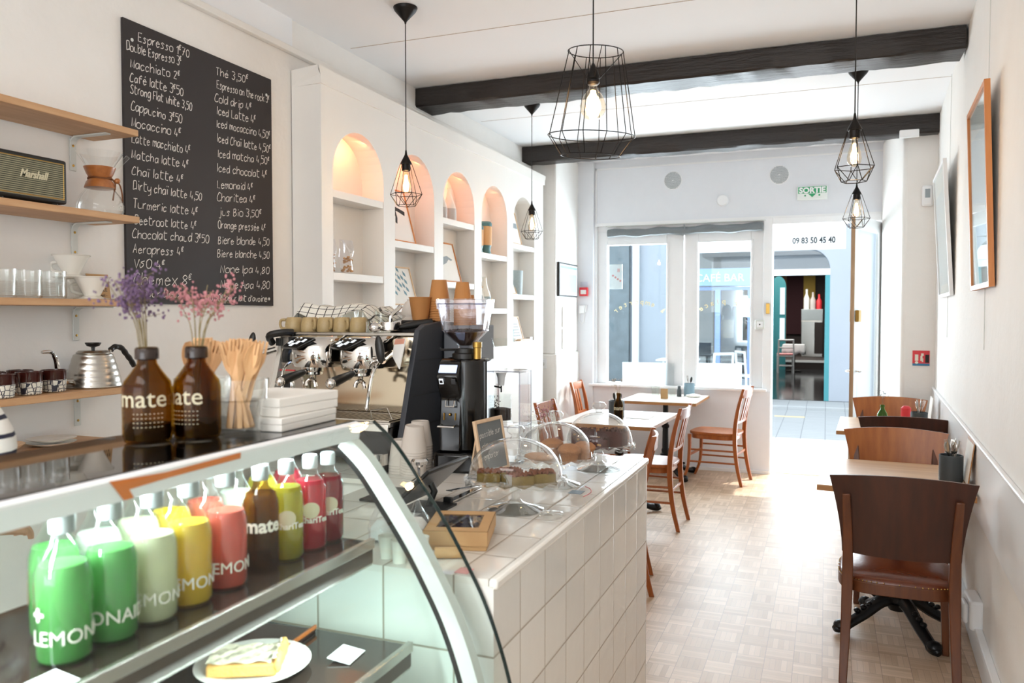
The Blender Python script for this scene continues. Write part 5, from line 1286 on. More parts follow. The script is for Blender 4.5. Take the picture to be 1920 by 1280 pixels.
t = thing('orange_strip', 'thin orange zigzag strip along the white trim of the case', 'ribbon', (-.9, .82, 1.29)); A = At(t)
A(MB().add([(-.8985, .80, 1.315), (-.8985, .82, 1.3135), (-.8995, .90, 1.309), (-.8985, 1.06, 1.3125), (-.8995, 1.06, 1.303), (-.9005, .90, 1.300), (-.9015, .835, 1.297), (-.9035, .845, 1.283), (-.9035, .828, 1.283)], [(0, 1, 5, 6), (1, 2, 5), (2, 3, 4, 5), (0, 6, 7, 8)]), 'zigzag_strip', plain('orange_tone', 'D9782F', .6), smooth=False, solid=.001)  # flat orange zigzag laid along the trim's face

# bottles in the case
def drink(label, loc, rz, liquid, h=.198, r=.0355, fill=.62, capm='cap', tx=None, glassm='bottlegl', slim=False, extra=None, liqmat=None):
    t = thing('drink_bottle', label, 'bottle', loc, rz)
    sh = [(.001, .002), (r*.9, .0), (r, .008), (r, h*.53), (r*.97, h*.6), (r*.8, h*.68), (r*.5, h*.77), (r*.4, h*.82), (r*.38, h*.86)] if not slim else [(.001, .002), (r*.9, .0), (r, .008), (r, h*.6), (r*.95, h*.67), (r*.7, h*.75), (r*.45, h*.8), (r*.4, h*.86)]
    MB().shell(sh, 32).build('bottle_glass', glassm, t)
    L = [(.001, .006), (r*.86, .004), (r*.95, .01)]+[(a*.95, z) for a, z in sh[3:] if z < h*fill]
    L += [(L[-1][0]*.9, h*fill), (0, h*fill)]
    MB().lathe(L[1:] if L[0][0] < .002 else L, 32).build('drink', liquid, t)
    MB().lathe([(r*.44, h*.86), (r*.46, h*.865), (r*.46, h*.985), (r*.40, h), (0, h)], 20).build('cap', capm, t)
    if tx: text_wrap('lettering', tx, 'whiteink', t, r+.0006, 0)
    if extra: extra(t, r, h)
    return t
M['lime'] = cloudy('cloudy_lime', '74C46C', .55); M['lemon'] = cloudy('cloudy_lemon', 'F9F5CF', .5); M['passion'] = cloudy('cloudy_passionfruit', 'FFD23E', .5)
M['blood'] = cloudy('cloudy_blood_orange', 'EE6E5C', .5); M['pale'] = cloudy('cloudy_pale', 'EFF0E2', .5)
M['mate'] = glass('mate_tea', (.70, .52, .24), 0, .5, .02); M['yellowtea'] = cloudy('yellow_tea', 'E6D83C', .8)
M['redtea'] = cloudy('red_tea', 'FF4A62', .8); M['darkred'] = cloudy('dark_red_tea', 'C92A44', .8)
def drops(t, r, h):
    mb = MB(); n = 16
    for da, z, s_ in ((0, h*.44, .017),):
        vs = [(0, 0)]+[(q*s_*math.cos(a), q*s_*math.sin(a)*(.9 if math.sin(a) > 0 else 1)) for q in (.33, .66, 1) for a in [2*PI*i/n for i in range(n)]]
        fs = [(0, 1+i, 1+(i+1) % n) for i in range(n)]+[(1+k*n+i, 1+(k+1)*n+i, 1+(k+1)*n+(i+1) % n, 1+k*n+(i+1) % n) for k in range(2) for i in range(n)]
        mb.add([((r+.0007)*math.cos(da+x/r), (r+.0007)*math.sin(da+x/r), z+y) for x, y in vs], fs)
    mb.build('label_drop', 'creamink', t, smooth=False, fix=False)
SZ = 1.0805; BX = -.945
big = lambda w, sh=0: [(w, .027, .030, sh, 0), ('+', .034, .058, -.95, .001)]
rowb = [
 (.765, 'lime', 'cloudy green lemonade bottle at the near left end of the case', big('LEMONAID', .62), -39, .198, None, False, 'cap'),
 (.842, 'lime', 'second cloudy green lemonade bottle, just behind the nearest one', big('LEMONAID', -.3), -42, .198, None, False, 'cap'),
 (.918, 'lemon', 'pale yellow lemonade bottle between the green and orange bottles', big('LEMONAID', .7), -44, .198, None, False, 'cap'),
 (.992, 'passion', 'bright orange yellow lemonade bottle in the front row', big('LEMONAID', .78), -46, .198, None, False, 'cap'),
 (1.076, 'blood', 'coral red lemonade bottle in the middle of the front row', big('LEMONAID', .85), -48, .198, None, False, 'cap'),
 (1.166, 'mate', 'clear brown mate tea bottle in the front row', [('mate', .034, .075, .1, .001)], -50, .19, None, True, 'cap'),
 (1.240, 'yellowtea', 'clear yellow tea bottle in the front row', [('ChariTea', .016, .062, .2, .0004)], -52, .186, drops, True, 'cap'),
 (1.315, 'redtea', 'glowing red tea bottle, next to last in the front row', [('ChariTea', .016, .056, .2, .0004)], -52, .184, drops, True, 'capw'),
 (1.392, 'darkred', 'dark red tea bottle at the far right end of the front row', [('ChariTea', .016, .058, .1, .0004)], -50, .18, drops, True, 'capw')]
for y, liq, lb, tx, ang, h, ex, slim, cp_ in rowb:
    tx2 = [(a, b_, c_, d_, e_) for a, b_, c_, d_, e_ in tx]
    o = drink(lb, (BX, y if y < 1.38 else 1.375, SZ), R(ang), liq, h, .0355 if not slim else .032, .655 if not slim else .74, cp_, tx2, 'amber' if liq == 'mate' else 'bottlegl', slim, ex)
    o['group'] = 'bottles in the front row of the case'
backb = [(.80, 'lime', 'green'), (.875, 'pale', 'pale white'), (.95, 'lemon', 'pale yellow'), (1.02, 'passion', 'yellow'), (1.10, 'blood', 'coral red'), (1.18, 'pale', 'milky'), (1.255, 'yellowtea', 'light yellow'), (1.335, 'redtea', 'red')]
for i, (y, liq, cn) in enumerate(backb):
    before = ('nearest green front bottle', 'second green front bottle', 'pale yellow front bottle', 'orange yellow front bottle', 'coral red front bottle', 'brown mate front bottle', 'clear yellow front bottle', 'glowing red front bottle')[i]
    o = drink('%s bottle in the back row, behind the %s' % (cn, before), (BX-.085, y+.02, SZ), R(-45), liq, .196, .0345, .66 if liq in ('lime', 'pale', 'lemon', 'passion', 'blood') else .72, 'cap')
    o['group'] = 'bottles in the back row of the case'
# pie on its plate, slab standing in for a cake's reflection and price cards on the lower shelf
t = tag(MB().lathe([(.06, 0), (.065, .003), (.10, .013), (.105, .016), (.1, .016), (.06, .006), (0, .005)], 40).build('plate', 'ceramic'), 'white round plate under the meringue tart on the lower case shelf', 'plate'); t.location = (-.985, 1.19, .8805)
t = thing('tart_slice', 'slab of meringue tart with browned crust on white plate', 'cake', (-.99, 1.175, .8885), R(28))
def tart(u, v): 
    x = (u-.5)*.125; y = (v-.5)*.085; return (x, y, .028+.0022*math.sin(x*140)*math.sin(y*170)+.0014*math.sin(x*310+1)*math.cos(y*260)+(.008 if u > .93 else 0))
mb = MB(); mb.grid(tart, 40, 28); mb.build('meringue_top', 'meringue', t)
MB().box(-.0615, .0615, -.0415, .0415, .0, .024).build('tart_filling', 'pastry', t, bev=.004)
mb = MB()
for i in range(12): mb.blob((.064, -.04+i*.0072, .02+.006*(i % 2)), (.007, .006, .014), 8, 6, wob=.1)
mb.build('crust', 'pastry', t)
t = thing('cake_reflection', 'dark brown slab in place of a cake reflection, on the lower case shelf beyond the tart', 'tray', (-1.06, 1.30, .8805), R(5))
MB().box(-.085, .085, -.07, .075, 0, .006).box(-.085, -.079, -.07, .075, 0, .028).box(.079, .085, -.07, .075, 0, .014).build('slab_body', 'darkcake', t, bev=.002)  # dark slab with orange line, a cake's reflection built as a solid
MB().box(.082, .0865, -.07, .075, .008, .015).build('reflection_line', plain('reflection_line', 'B9692E', .4), t, smooth=False)
for (x, y, z, lb, rz) in ((-.855, 1.30, .881, 'small white price card on the right of the lower case shelf', 5), (-.885, .69, 1.0807, 'white price card at the near left end of the upper case shelf', 0)):
    t = thing('price_card', lb, 'card', (x, y, z), R(rz)); t.rotation_euler = (0, R(8), R(rz)); MB().box(-.024, .024, -.032, .032, 0.004, .0055).build('card_sheet', 'label', t, smooth=False)

# ------------------------------------------------------------------ on top of the case
ZT = 1.3205
for (x, y, lb, ang, nm) in ((-1.09, 1.052, 'amber bottle with cream lettering on the case top, left of two', R(-44-14), 0), (-1.043, 1.118, 'amber bottle with cream lettering on the case top, right of two', R(-47-46), 1)):
    t = vase_bottle('amber_bottle', lb, (x, y, ZT), 'amber', .0405, .164, [('mate', .043, .064, 0, .0001)]+[('- - - - - - - -', .011, .05-.0075*q_, .25, 0) for q_ in range(4)], ang)
    MB().lathe([(.036, .006), (.0375, .03), (.0375, .032), (0, .032)], 24).build('bottle_bottom', plain('amber_base', '1C0F04', .15), t)
    MB().lathe([(.0165, .142), (.0195, .144), (.0195, .16), (.0175, .163), (.0155, .163), (.0155, .142)], 24).build('bottle_mouth', plain('amber_neck', '24130A', .2), t)
bouquet('dried_flowers', 'purple dried flowers in the left amber bottle on the case top', (-1.09, 1.052, ZT+.15), 'purple', 11, 9, .135, .035, 7, lean=(-.04, -.28), hs=.0058, dens=8)
bouquet('dried_flowers', 'pink dried flowers in the right amber bottle on the case top', (-1.043, 1.118, ZT+.15), 'pink', 12, 8, .125, .06, 6, lean=(.1, .12), hs=.0055, dens=7)
def cuttumbler(label, loc):
    t = thing('cutlery_glass', label, 'glass', loc); n = 9
    def ring_(r, z, k=36): return [(r*(1-.045*abs(math.sin(n/2*2*PI*i/k)))*math.cos(2*PI*i/k), r*(1-.045*abs(math.sin(n/2*2*PI*i/k)))*math.sin(2*PI*i/k), z) for i in range(k)]
    mb = MB(); vs = []; pr = [(.036, 0), (.037, .006), (.0445, .062), (.051, .066), (.052, .102), (.0495, .102), (.048, .07), (.042, .06), (.034, .014), (.001, .012)]
    for r_, z in pr: vs += ring_(r_, z) if .01 < z < .063 else ring(r_, z, 36)
    mb.add(vs, [(36*i+k, 36*i+(k+1) % 36, 36*(i+1)+(k+1) % 36, 36*(i+1)+k) for i in range(len(pr)-1) for k in range(36)]); mb.build('glass_body', 'standglass', t); return t
cuttumbler('thick faceted tumbler full of wooden cutlery on the case top', (-1.005, 1.185, ZT))
cuttumbler('second tumbler of wooden cutlery, behind the amber bottles', (-1.095, 1.19, ZT))
def wfork():
    t = thing('wooden_fork', '', 'cutlery'); mb = MB()
    pts = [(0, 0, 0, .005), (0, 0, .05, .0045), (0, .001, .09, .0045), (0, .003, .11, .008), (0, .004, .125, .0125), (0, .003, .14, .0135)]
    vs = []
    for x, y, z, w in pts: vs += [(-w, y-.0009, z), (w, y-.0009, z), (w, y+.0009, z), (-w, y+.0009, z)]
    mb.add(vs, [(4*i+k, 4*i+(k+1) % 4, 4*i+4+(k+1) % 4, 4*i+4+k) for i in range(5) for k in range(4)]+[(3, 2, 1, 0), (20, 21, 22, 23)])
    for k in range(4): mb.add(*slat((-.0105+k*.007, .003, .139), (-.0102+k*.0068, .001, .163), .0021, .0009))
    mb.build('fork_wood', 'cutwood', t, bev=.0006); return t
def wspoon():
    t = thing('wooden_spoon', '', 'cutlery'); mb = MB(); vs = []; N_ = 26
    for i in range(N_+1):
        z = .162*i/N_; f = (z-.105)/.057; w = .0048 if z < .098 else (.0048+(.0125*math.sin(PI*min(max((z-.098)/.064, 0), 1))**.7)); y = .004*math.sin(PI*max(f, 0)) if f > 0 else 0
        w = max(w, .002); vs += [(-w, y-.0009, z), (0, y+.002*(f > 0), z), (w, y-.0009, z), (w, y+.0009, z), (-w, y+.0009, z)]
    mb.add(vs, [(5*i+k, 5*i+(k+1) % 5, 5*i+5+(k+1) % 5, 5*i+5+k) for i in range(N_) for k in range(5)]+[(4, 3, 2, 1, 0), tuple(5*N_+k for k in range(5))]); mb.build('spoon_wood', 'cutwood', t); return t
WF, WS = wfork(), wspoon(); first[id(WF)] = first[id(WS)] = 0
r2 = random.Random(21)
for base, n, nm, g, lx in (((-1.005, 1.185, ZT+.013), 17, 'in the front tumbler on the case', 'wooden cutlery in the front tumbler', .12), ((-1.095, 1.19, ZT+.013), 14, 'in the tumbler behind the amber bottles', 'wooden cutlery in the rear tumbler', .02)):
    for i in range(n):
        a = R(18)+r2.gauss(lx, .9); ln = r2.uniform(.03, .30)
        if i % 4 == 3: a += PI
        q = r2.uniform(.006, .02); p = WF if i % 3 else WS
        stick(p, (base[0]-q*math.cos(a)+r2.uniform(-.01, .01), base[1]-q*math.sin(a)+r2.uniform(-.01, .01), base[2]), a, ln, r2.uniform(-.6, .6)-a+R(35), ('wooden fork ' if i % 3 else 'wooden spoon ')+nm, g+(' forks' if i % 3 else ' spoons'))
for z0, z1, dx, dy, rz, lb in ((0, .026, 0, 0, 3, 'lower stack of white paper napkins on the right of the case top'), (.0265, .062, -.006, .012, 0, 'upper stack of white paper napkins on the right of the case top')):
    t = thing('napkin_stack', lb, 'napkins', (-1.03+dx, 1.32+dy, ZT+z0), R(rz)); h = z1-z0
    def nap(u, v, top): return ((u-.5)*.158, (v-.5)*.19, (h+.003*math.sin(u*5+1)*math.sin(v*4) if top else 0))
    mb = MB(); k = 2
    for i in range(k):
        a = i*h/k; o_ = .0007*math.sin(i*2.1); mb.box(-.08+o_, .08+o_, -.097-o_, .097+o_, a+.0001, a+h/k-.0001)
    mb.build('folded_napkins', 'napkin', t, bev=.0016)['kind'] = 'stuff'

# ------------------------------------------------------------------ person behind the case (only a striped sleeve shows)
t = thing('person', 'person in a navy striped white jersey bending behind the case, almost out of frame', 'person', (-1.722, .955, 0))
def body(joints, edges, name, mat, parent, root=0, sub=2):
    me = bpy.data.meshes.new(name); me.from_pydata([j[:3] for j in joints], edges, []); me.update()
    o = bpy.data.objects.new(name, me); COL.objects.link(o); o.parent = parent; me.materials.append(M[mat])
    s_ = o.modifiers.new('skin', 'SKIN'); s_.use_smooth_shade = True
    for i, j in enumerate(joints): me.skin_vertices[0].data[i].radius = (j[3], j[4] if len(j) > 4 else j[3]); me.skin_vertices[0].data[i].use_root = i == root
    u = o.modifiers.new('sub', 'SUBSURF'); u.levels = sub; u.render_levels = sub; return o
J = [(0, 0, .90, .15, .11), (-.005, .02, 1.08, .13, .10), (0, .06, 1.25, .15, .11), (0, .085, 1.38, .08, .07), (0, .10, 1.44, .052), (0, .12, 1.50, .055),
     (.165, .07, 1.365, .062), (.305, .05, 1.285, .05), (.27, -.16, 1.08, .036), (.255, -.23, 1.02, .028),
     (-.155, .07, 1.345, .062), (-.215, .09, 1.12, .045), (-.17, .28, 1.03, .034), (-.165, .34, 1.02, .028),
     (.09, 0, .82, .10), (.10, .03, .48, .066), (.10, 0, .09, .042), (.10, .12, .04, .038),
     (-.09, 0, .82, .10), (-.10, .03, .48, .066), (-.10, 0, .09, .042), (-.10, .12, .04, .038)]
Ed = [(0, 1), (1, 2), (2, 3), (3, 4), (4, 5), (2, 6), (6, 7), (7, 8), (8, 9), (2, 10), (10, 11), (11, 12), (12, 13), (0, 14), (14, 15), (15, 16), (16, 17), (0, 18), (18, 19), (19, 20), (20, 21)]
body(J, Ed, 'body', 'skin', t)
JS = [(a, b, c, d*1.14+.006, (e[0]*1.14+.006) if e else d*1.14+.006) for a, b, c, d, *e in [J[0], J[1], J[2], (0, .085, 1.385, .085, .075), J[6], J[7], J[8], J[10], J[11], J[12]]]
body(JS, [(0, 1), (1, 2), (2, 3), (2, 4), (4, 5), (5, 6), (2, 7), (7, 8), (8, 9)], 'striped_jersey', 'breton', t)
JT = [(a, b, c, d*1.12+.006, (e[0]*1.12+.006) if e else d*1.12+.006) for a, b, c, d, *e in [J[0], J[14], J[15], J[16], J[18], J[19], J[20]]]
body(JT, [(0, 1), (1, 2), (2, 3), (0, 4), (4, 5), (5, 6)], 'trousers', 'trouser', t)
hd = MB().blob((0, .15, 1.60), (.074, .092, .115), 24, 18); vs = []
for x, y, z in hd.v:
    if z < 1.56: k = (1.56-z)/.08; x *= 1-.25*k; y = .15+(y-.15)*(1-.12*k)
    if y > .225 and abs(x) < .016 and 1.565 < z < 1.62: y += .018
    vs.append((x, y, z))
hd.v = vs
hd.blob((.076, .145, 1.60), (.01, .018, .03), 8, 6).blob((-.076, .145, 1.60), (.01, .018, .03), 8, 6)
head = hd.build('head', 'skin', t)
for s_ in (-1, 1): MB().blob((s_*.03, .232, 1.612), (.013, .008, .008), 10, 8).build('eye', 'ceramic', head); MB().blob((s_*.03, .2385, 1.612), (.006, .003, .006), 8, 6).build('iris', 'hair', head)
MB().blob((0, .236, 1.548), (.024, .008, .007), 12, 6).build('mouth', plain('lips', 'A85F52', .5), head)
MB().blob((0, .135, 1.635), (.083, .095, .098), 24, 16).blob((0, .05, 1.57), (.06, .04, .07), 14, 10).build('hair', 'hair', t)
for s_, bx_, by_, bz_ in ((1, .255, -.31, .985), (-1, -.165, .34, 1.02)):
    hb = MB().blob((bx_, by_+.035, bz_), (.036, .048, .017), 14, 10)
    for k, (ox, L) in enumerate(((-.027, .062), (-.009, .074), (.009, .07), (.027, .055))):
        p = catmull([(bx_+ox, by_+.07, bz_+.002), (bx_+ox*1.15, by_+.07+L*.5, bz_-.004), (bx_+ox*1.15, by_+.07+L*.85, bz_-.024), (bx_+ox*1.1, by_+.07+L*.9, bz_-.042)], 3); hb.tube(p, [.009-.0025*i/len(p) for i in range(len(p))], 8)
    p = catmull([(bx_-s_*.03, by_+.02, bz_), (bx_-s_*.055, by_+.05, bz_-.004), (bx_-s_*.058, by_+.085, bz_-.014)], 3); hb.tube(p, [.0105-.003*i/len(p) for i in range(len(p))], 8)
    hb.build('hand', 'skin', t)

# ------------------------------------------------------------------ espresso machine at the end of the counter
t = thing('espresso_machine', 'chrome two group espresso machine with dark side panel on the counter', 'coffee machine', (-1.69, 2.68, 1.0)); A = At(t)
A(MB().box(-1.99, -1.385, 2.62, 3.02, 1.16, 1.462), 'machine_body', 'mirrorsteel', bev=.006)
A(MB().box(-1.99, -1.385, 2.62, 2.98, 1.03, 1.16).box(-1.97, -1.40, 2.42, 2.62, 1.03, 1.15), 'machine_base', 'black', bev=.006)
for x in (-1.93, -1.44):
    for y in (2.48, 2.92): A(MB().lathe([(.028, 0), (.028, .012), (.02, .03), (0, .03)], 16, c=(x, y, 1.0)), 'machine_foot', 'black')
A(MB().box(-2.0, -1.375, 2.58, 3.03, 1.462, 1.474), 'cup_tray', 'steel', bev=.003)
A(MB().box(-1.975, -1.395, 2.40, 2.62, 1.15, 1.168), 'drip_tray', 'steel', bev=.004)
mb = MB()
for i in range(26): mb.box(-1.96+i*.0216, -1.95+i*.0216, 2.415, 2.60, 1.169, 1.172)
mb.box(-1.965, -1.405, 2.41, 2.416, 1.168, 1.173).box(-1.965, -1.405, 2.598, 2.604, 1.168, 1.173)
A(mb, 'tray_grill', 'steel', smooth=False)
A(MB().box(-1.52, -1.40, 2.395, 2.40, 1.135, 1.162), 'tray_front', 'chrome', bev=.002)
side = [(2.385, 1.0), (2.44, 1.15), (2.50, 1.33), (2.555, 1.485), (2.60, 1.505), (2.75, 1.515), (3.06, 1.50), (3.06, 1.0)]
sp_ = A(MB().prism(side, 0, -1.383, -1.362), 'side_panel', 'darkslate', smooth=False, bev=.003); sp_['label'] = 'dark slate side panel'
g_ = MB()
for z, y in ((1.14, 2.46), (1.25, 2.50), (1.375, 2.55)): g_.box(-1.3622, -1.3612, y, 3.055, z, z+.003)
A(g_, 'panel_grooves', 'black', smooth=False)
A(MB().prism([(2.44, 1.0), (2.5, 1.15), (2.56, 1.33), (2.60, 1.46), (3.03, 1.46), (3.03, 1.0)], 0, -2.005, -1.985), 'left_panel', plain('machine_white', 'DAD4CA', .25), smooth=False)
A(MB().box(-1.985, -1.88, 2.575, 2.62, 1.17, 1.46), 'front_plate', 'steel', bev=.004)
A(MB().box(-1.985, -1.915, 2.572, 2.576, 1.322, 1.327), 'red_line', 'red', smooth=False)
MX = Matrix.Rotation(R(90), 4, 'X')
def disc(x, y, z, r, d=.006, n=24, prof=None): return MB().lathe(prof or [(r, 0), (r, d*.7), (r*.85, d), (0, d)], n, M4=Matrix.Translation((x, y, z)) @ MX)
A(disc(-1.955, 2.575, 1.265, .032, .01), 'pressure_gauge', 'chrome'); A(disc(-1.955, 2.566, 1.265, .025, .002), 'gauge_face', 'black')
A(MB().box(-1.995, -1.975, 2.56, 2.575, 1.42, 1.45).box(-1.94, -1.915, 2.565, 2.575, 1.43, 1.455), 'rocker_switch', 'black', bev=.002)
k_ = disc(-1.905, 2.575, 1.43, .022, .028); A(k_, 'steam_knob', 'black')
A(MB().tube(catmull([(-1.905, 2.56, 1.43), (-1.92, 2.53, 1.40), (-1.925, 2.53, 1.36)], 4), .016, 10), 'steam_grip', 'black')
A(MB().box(-1.885, -1.825, 2.535, 2.545, 1.385, 1.452), 'screen_panel', 'screen', smooth=False)
mb = MB()
for i in range(3): mb.box(-1.86, -1.842, 2.533, 2.535, 1.395+i*.019, 1.408+i*.019)
A(mb, 'screen_icons', 'ink', smooth=False)
for x in (-1.883, -1.845): A(MB().box(x-.014, x+.014, 2.545, 2.575, 1.345, 1.375), 'push_button', 'black', bev=.003)
A(disc(-1.883, 2.545, 1.36, .007, .003), 'lit_button', 'btn')
for gi, gx in enumerate((-1.775, -1.565)):
    # group cover: rounded chrome hood with sloping control panel
    pr = [(2.62, 1.462), (2.50, 1.462), (2.455, 1.452), (2.435, 1.425), (2.435, 1.365), (2.445, 1.348), (2.62, 1.345)]
    n = len(pr); m = 14; vs = []
    for i in range(m+1):
        a = PI*i/m; x = gx-.088*math.cos(a); pull = 1-math.sin(a)**.35
        for y, z in pr: vs.append((x, y+(2.62-y)*pull*.85, z))
    A(MB().add(vs, [(i*n+k, i*n+(k+1) % n, (i+1)*n+(k+1) % n, (i+1)*n+k) for i in range(m) for k in range(n)]+[tuple(range(n)), tuple(m*n+k for k in range(n))[::-1]]), 'group_cover', 'chrome', ang=50)
    Mp = Matrix.Translation((gx-.035, 2.452, 1.432)) @ Matrix.Rotation(R(-24), 4, 'Z') @ Matrix.Rotation(R(-52), 4, 'X')
    A(MB().prism([(-.075, -.028), (.035, -.028), (.085, .03), (-.06, .03)], 1, -.008, .004, Mp), 'control_panel', 'blackgloss', bev=.003)
    mb = MB()
    for cx_, cz_, w in ((-.045, .0, .013), (-.02, -.012, .014), (.005, .0, .013), (.035, .012, .012), (-.03, .018, .008), (-.005, .02, .008)):
        mb.prism([(cx_-w, cz_-.007), (cx_+w*.4, cz_-.009), (cx_+w, cz_+.007), (cx_-w*.3, cz_+.009)], 1, -.0095, -.008, Mp)
    A(mb, 'panel_icons', 'btn', smooth=False)
    A(MB().lathe([(.04, 0), (.042, .004), (.042, .022), (.052, .03), (.056, .046), (0, .046)], 28, c=(gx, 2.49, 1.33)), 'group_head', 'chrome')
    ph = MB().lathe([(.034, 0), (.037, .004), (.037, .026), (.03, .03), (0, .03)], 28, c=(gx, 2.49, 1.318))
    pf = A(ph, 'portafilter', 'chrome')
    h0, h1 = Vector((gx-.004, 2.455, 1.333)), Vector((gx-.012, 2.315, 1.305))
    d = h1-h0
    MB().tube([h0+d*f for f in (.08, .2, .45, .8, .95)], [.010, .013, .0155, .018, .0165], 14).build('grip', 'black', pf)
    MB().tube([h0, h0+d*.1], .007, 10).build('grip_neck', 'chrome', pf)
    MB().blob(h1, (.0185, .016, .0185), 18, 12).build('grip_end', 'chrome', pf)
    MB().tube(catmull([(gx, 2.49, 1.32), (gx+.0, 2.485, 1.305), (gx+.022, 2.47, 1.295), (gx+.028, 2.468, 1.276)], 5), .0075, 10).tube(catmull([(gx, 2.49, 1.32), (gx+.0, 2.485, 1.305), (gx-.014, 2.48, 1.295), (gx-.018, 2.478, 1.278)], 5), .0075, 10).build('double_spout', 'chrome', pf)
A(MB().tube(catmull([(-1.49, 2.54, 1.40), (-1.475, 2.46, 1.37), (-1.477, 2.42, 1.33), (-1.487, 2.40, 1.22)], 6), .0065, 10).blob((-1.487, 2.40, 1.215), (.008, .008, .011), 10, 8), 'steam_wand', 'chrome')
A(MB().tube(catmull([(-1.90, 2.56, 1.37), (-1.90, 2.5, 1.35), (-1.897, 2.47, 1.31), (-1.89, 2.46, 1.22)], 6), .0065, 10), 'steam_wand', 'chrome')
A(MB().tube(catmull([(-1.86, 2.56, 1.36), (-1.845, 2.52, 1.33), (-1.825, 2.51, 1.25)], 6), .005, 8), 'water_spout', 'chrome')
for x, y, z, rx in ((-2.045, 2.48, 1.415, 12), (-1.44, 2.41, 1.41, -8)):
    A(MB().tube([(x, y+.02, z-.03), (x+(.05 if x < -1.7 else -.04), 2.56, z-.01)], .012, 10), 'lever_arm', 'chrome')
    A(MB().blob((0, 0, 0), (.017, .011, .05), 14, 10, Matrix.Translation((x, y, z+.01)) @ Matrix.Rotation(R(rx), 4, 'Y')), 'steam_paddle', 'black')
A(MB().tube(catmull([(-2.01, 2.56, 1.43), (-2.0, 2.53, 1.46), (-1.95, 2.55, 1.472), (-1.93, 2.58, 1.472)], 5), .014, 10), 'lever_cover', 'black')
Mp = Matrix.Translation((-1.405, 2.47, 1.405)) @ Matrix.Rotation(R(-28), 4, 'Z') @ Matrix.Rotation(R(-14), 4, 'X')
A(MB().prism([(-.035, .05), (.032, .055), (.032, -.055), (-.028, -.012)], 1, 0, .004, Mp), 'info_card', 'paper', smooth=False)
A(MB().prism([(-.03, .05), (.03, .053), (.03, .035), (-.03, .03)], 1, -.001, 0, Mp), 'card_band', plain('card_salmon', 'D69A84', .7), smooth=False)
A(MB().tube([(-1.50, 2.455, 1.172), (-1.505, 2.455, 1.20), (-1.435, 2.45, 1.212), (-1.415, 2.45, 1.172)], .0022, 6), 'wire_stand', 'steel')
# cups and glasses kept warm on top of the machine
ZM = 1.4742
def tancup():
    t = thing('espresso_cup', '', 'cup')
    MB().shell([(.034, 0), (.036, .006), (.0355, .03), (.031, .05), (.027, .056), (.001, .057)], 28).build('cup_body', 'tanglaze', t)
    MB().tube(catmull([(.034, 0, .046), (.052, 0, .044), (.056, 0, .028), (.05, 0, .014), (.034, 0, .012)], 5), .0055, 8).build('handle', 'tanglaze', t); return t
p0 = tancup(); words = ('leftmost', 'second from the left', 'middle', 'fourth from the left', 'rightmost')
for i in range(5):
    o = p0 if i == 0 else dup(p0, (0, 0, 0))
    o.location = (-1.955+i*.074, 2.625, ZM); o.rotation_euler = (0, 0, R(-35 if i < 4 else 70) if i else R(200)); o['label'] = '%s of five upturned speckled tan cups on the espresso machine' % words[i]; o['group'] = 'upturned tan cups on the machine'
def upglass():
    t = thing('upturned_glass', '', 'glass'); mb = MB(); vs = []; k = 32
    pr = [(.036, 0), (.036, .02), (.030, .082), (.026, .088), (.001, .088), (.001, .08), (.026, .078), (.033, .0)]
    for r_, z in pr: vs += [(r_*(1-.05*abs(math.sin(4.5*2*PI*i/k)) if .01 < z < .085 else r_)*math.cos(2*PI*i/k) if False else (r_*(1-.05*abs(math.sin(5*2*PI*i/k)) if .01 < z < .085 else 1))*math.cos(2*PI*i/k) if False else r_*(1-(.06*abs(math.sin(5*2*PI*i/k)) if .01 < z < .085 else 0))*math.cos(2*PI*i/k), r_*(1-(.06*abs(math.sin(5*2*PI*i/k)) if .01 < z < .085 else 0))*math.sin(2*PI*i/k), z) for i in range(k)]
    mb.add(vs, [(k*i+j, k*i+(j+1) % k, k*(i+1)+(j+1) % k, k*(i+1)+j) for i in range(len(pr)-1) for j in range(k)]); mb.build('glass_body', 'glassthick', t); return t
p0 = upglass()
for i, (x, y, lb) in enumerate(((-1.86, 2.73, 'upturned faceted glass under the left of the check towel'), (-1.78, 2.74, 'upturned faceted glass under the middle of the check towel'), (-1.70, 2.73, 'upturned faceted glass under the right of the check towel'), (-1.60, 2.70, 'upturned faceted glass standing clear of the towel on the right'))):
    o = p0 if i == 0 else dup(p0, (0, 0, 0)); o.location = (x, y, ZM); o['label'] = lb; o['group'] = 'upturned glasses on the machine'
p0 = None
for i, (x, y) in enumerate(((-1.675, 2.63), (-1.63, 2.64))):
    t = thing('espresso_glass', ('left' if i == 0 else 'right')+' tiny espresso glass beside the rightmost tan cup', 'glass', (x, y, ZM), 0, 'tiny espresso glasses on the machine')
    MB().shell([(.022, 0), (.021, .04), (.012, .048), (.014, .056), (.001, .056)], 20).build('glass_body', 'glassthick', t)
t = thing('dish_towel', 'white towel with dark check draped over glasses on the machine', 'towel', (-1.81, 2.75, ZM+.09))
def towel(u, v):
    x = (u-.5)*.40; y = (v-.5)*.24; e = max(0, -y-.06); ex = max(0, abs(x)-.15)
    z = .012+.006*math.sin(x*28+y*9)+.004*math.sin(y*40+x*17)-e*.95*(.7+.5*math.sin(x*16+2))-ex*1.2
    return (x, y+e*.35, max(z, -.085))
MB().grid(towel, 50, 30).build('towel_cloth', 'cloth', t, solid=.004, ang=80)
t = thing('spare_portafilter', 'chrome portafilter lying on top of the espresso machine', 'portafilter', (-1.52, 2.62, ZM+.02), R(40))
MB().lathe([(.033, -.014), (.037, -.01), (.037, .018), (.03, .018), (.028, -.008), (0, -.008)], 24).build('filter_basket', 'chrome', t)
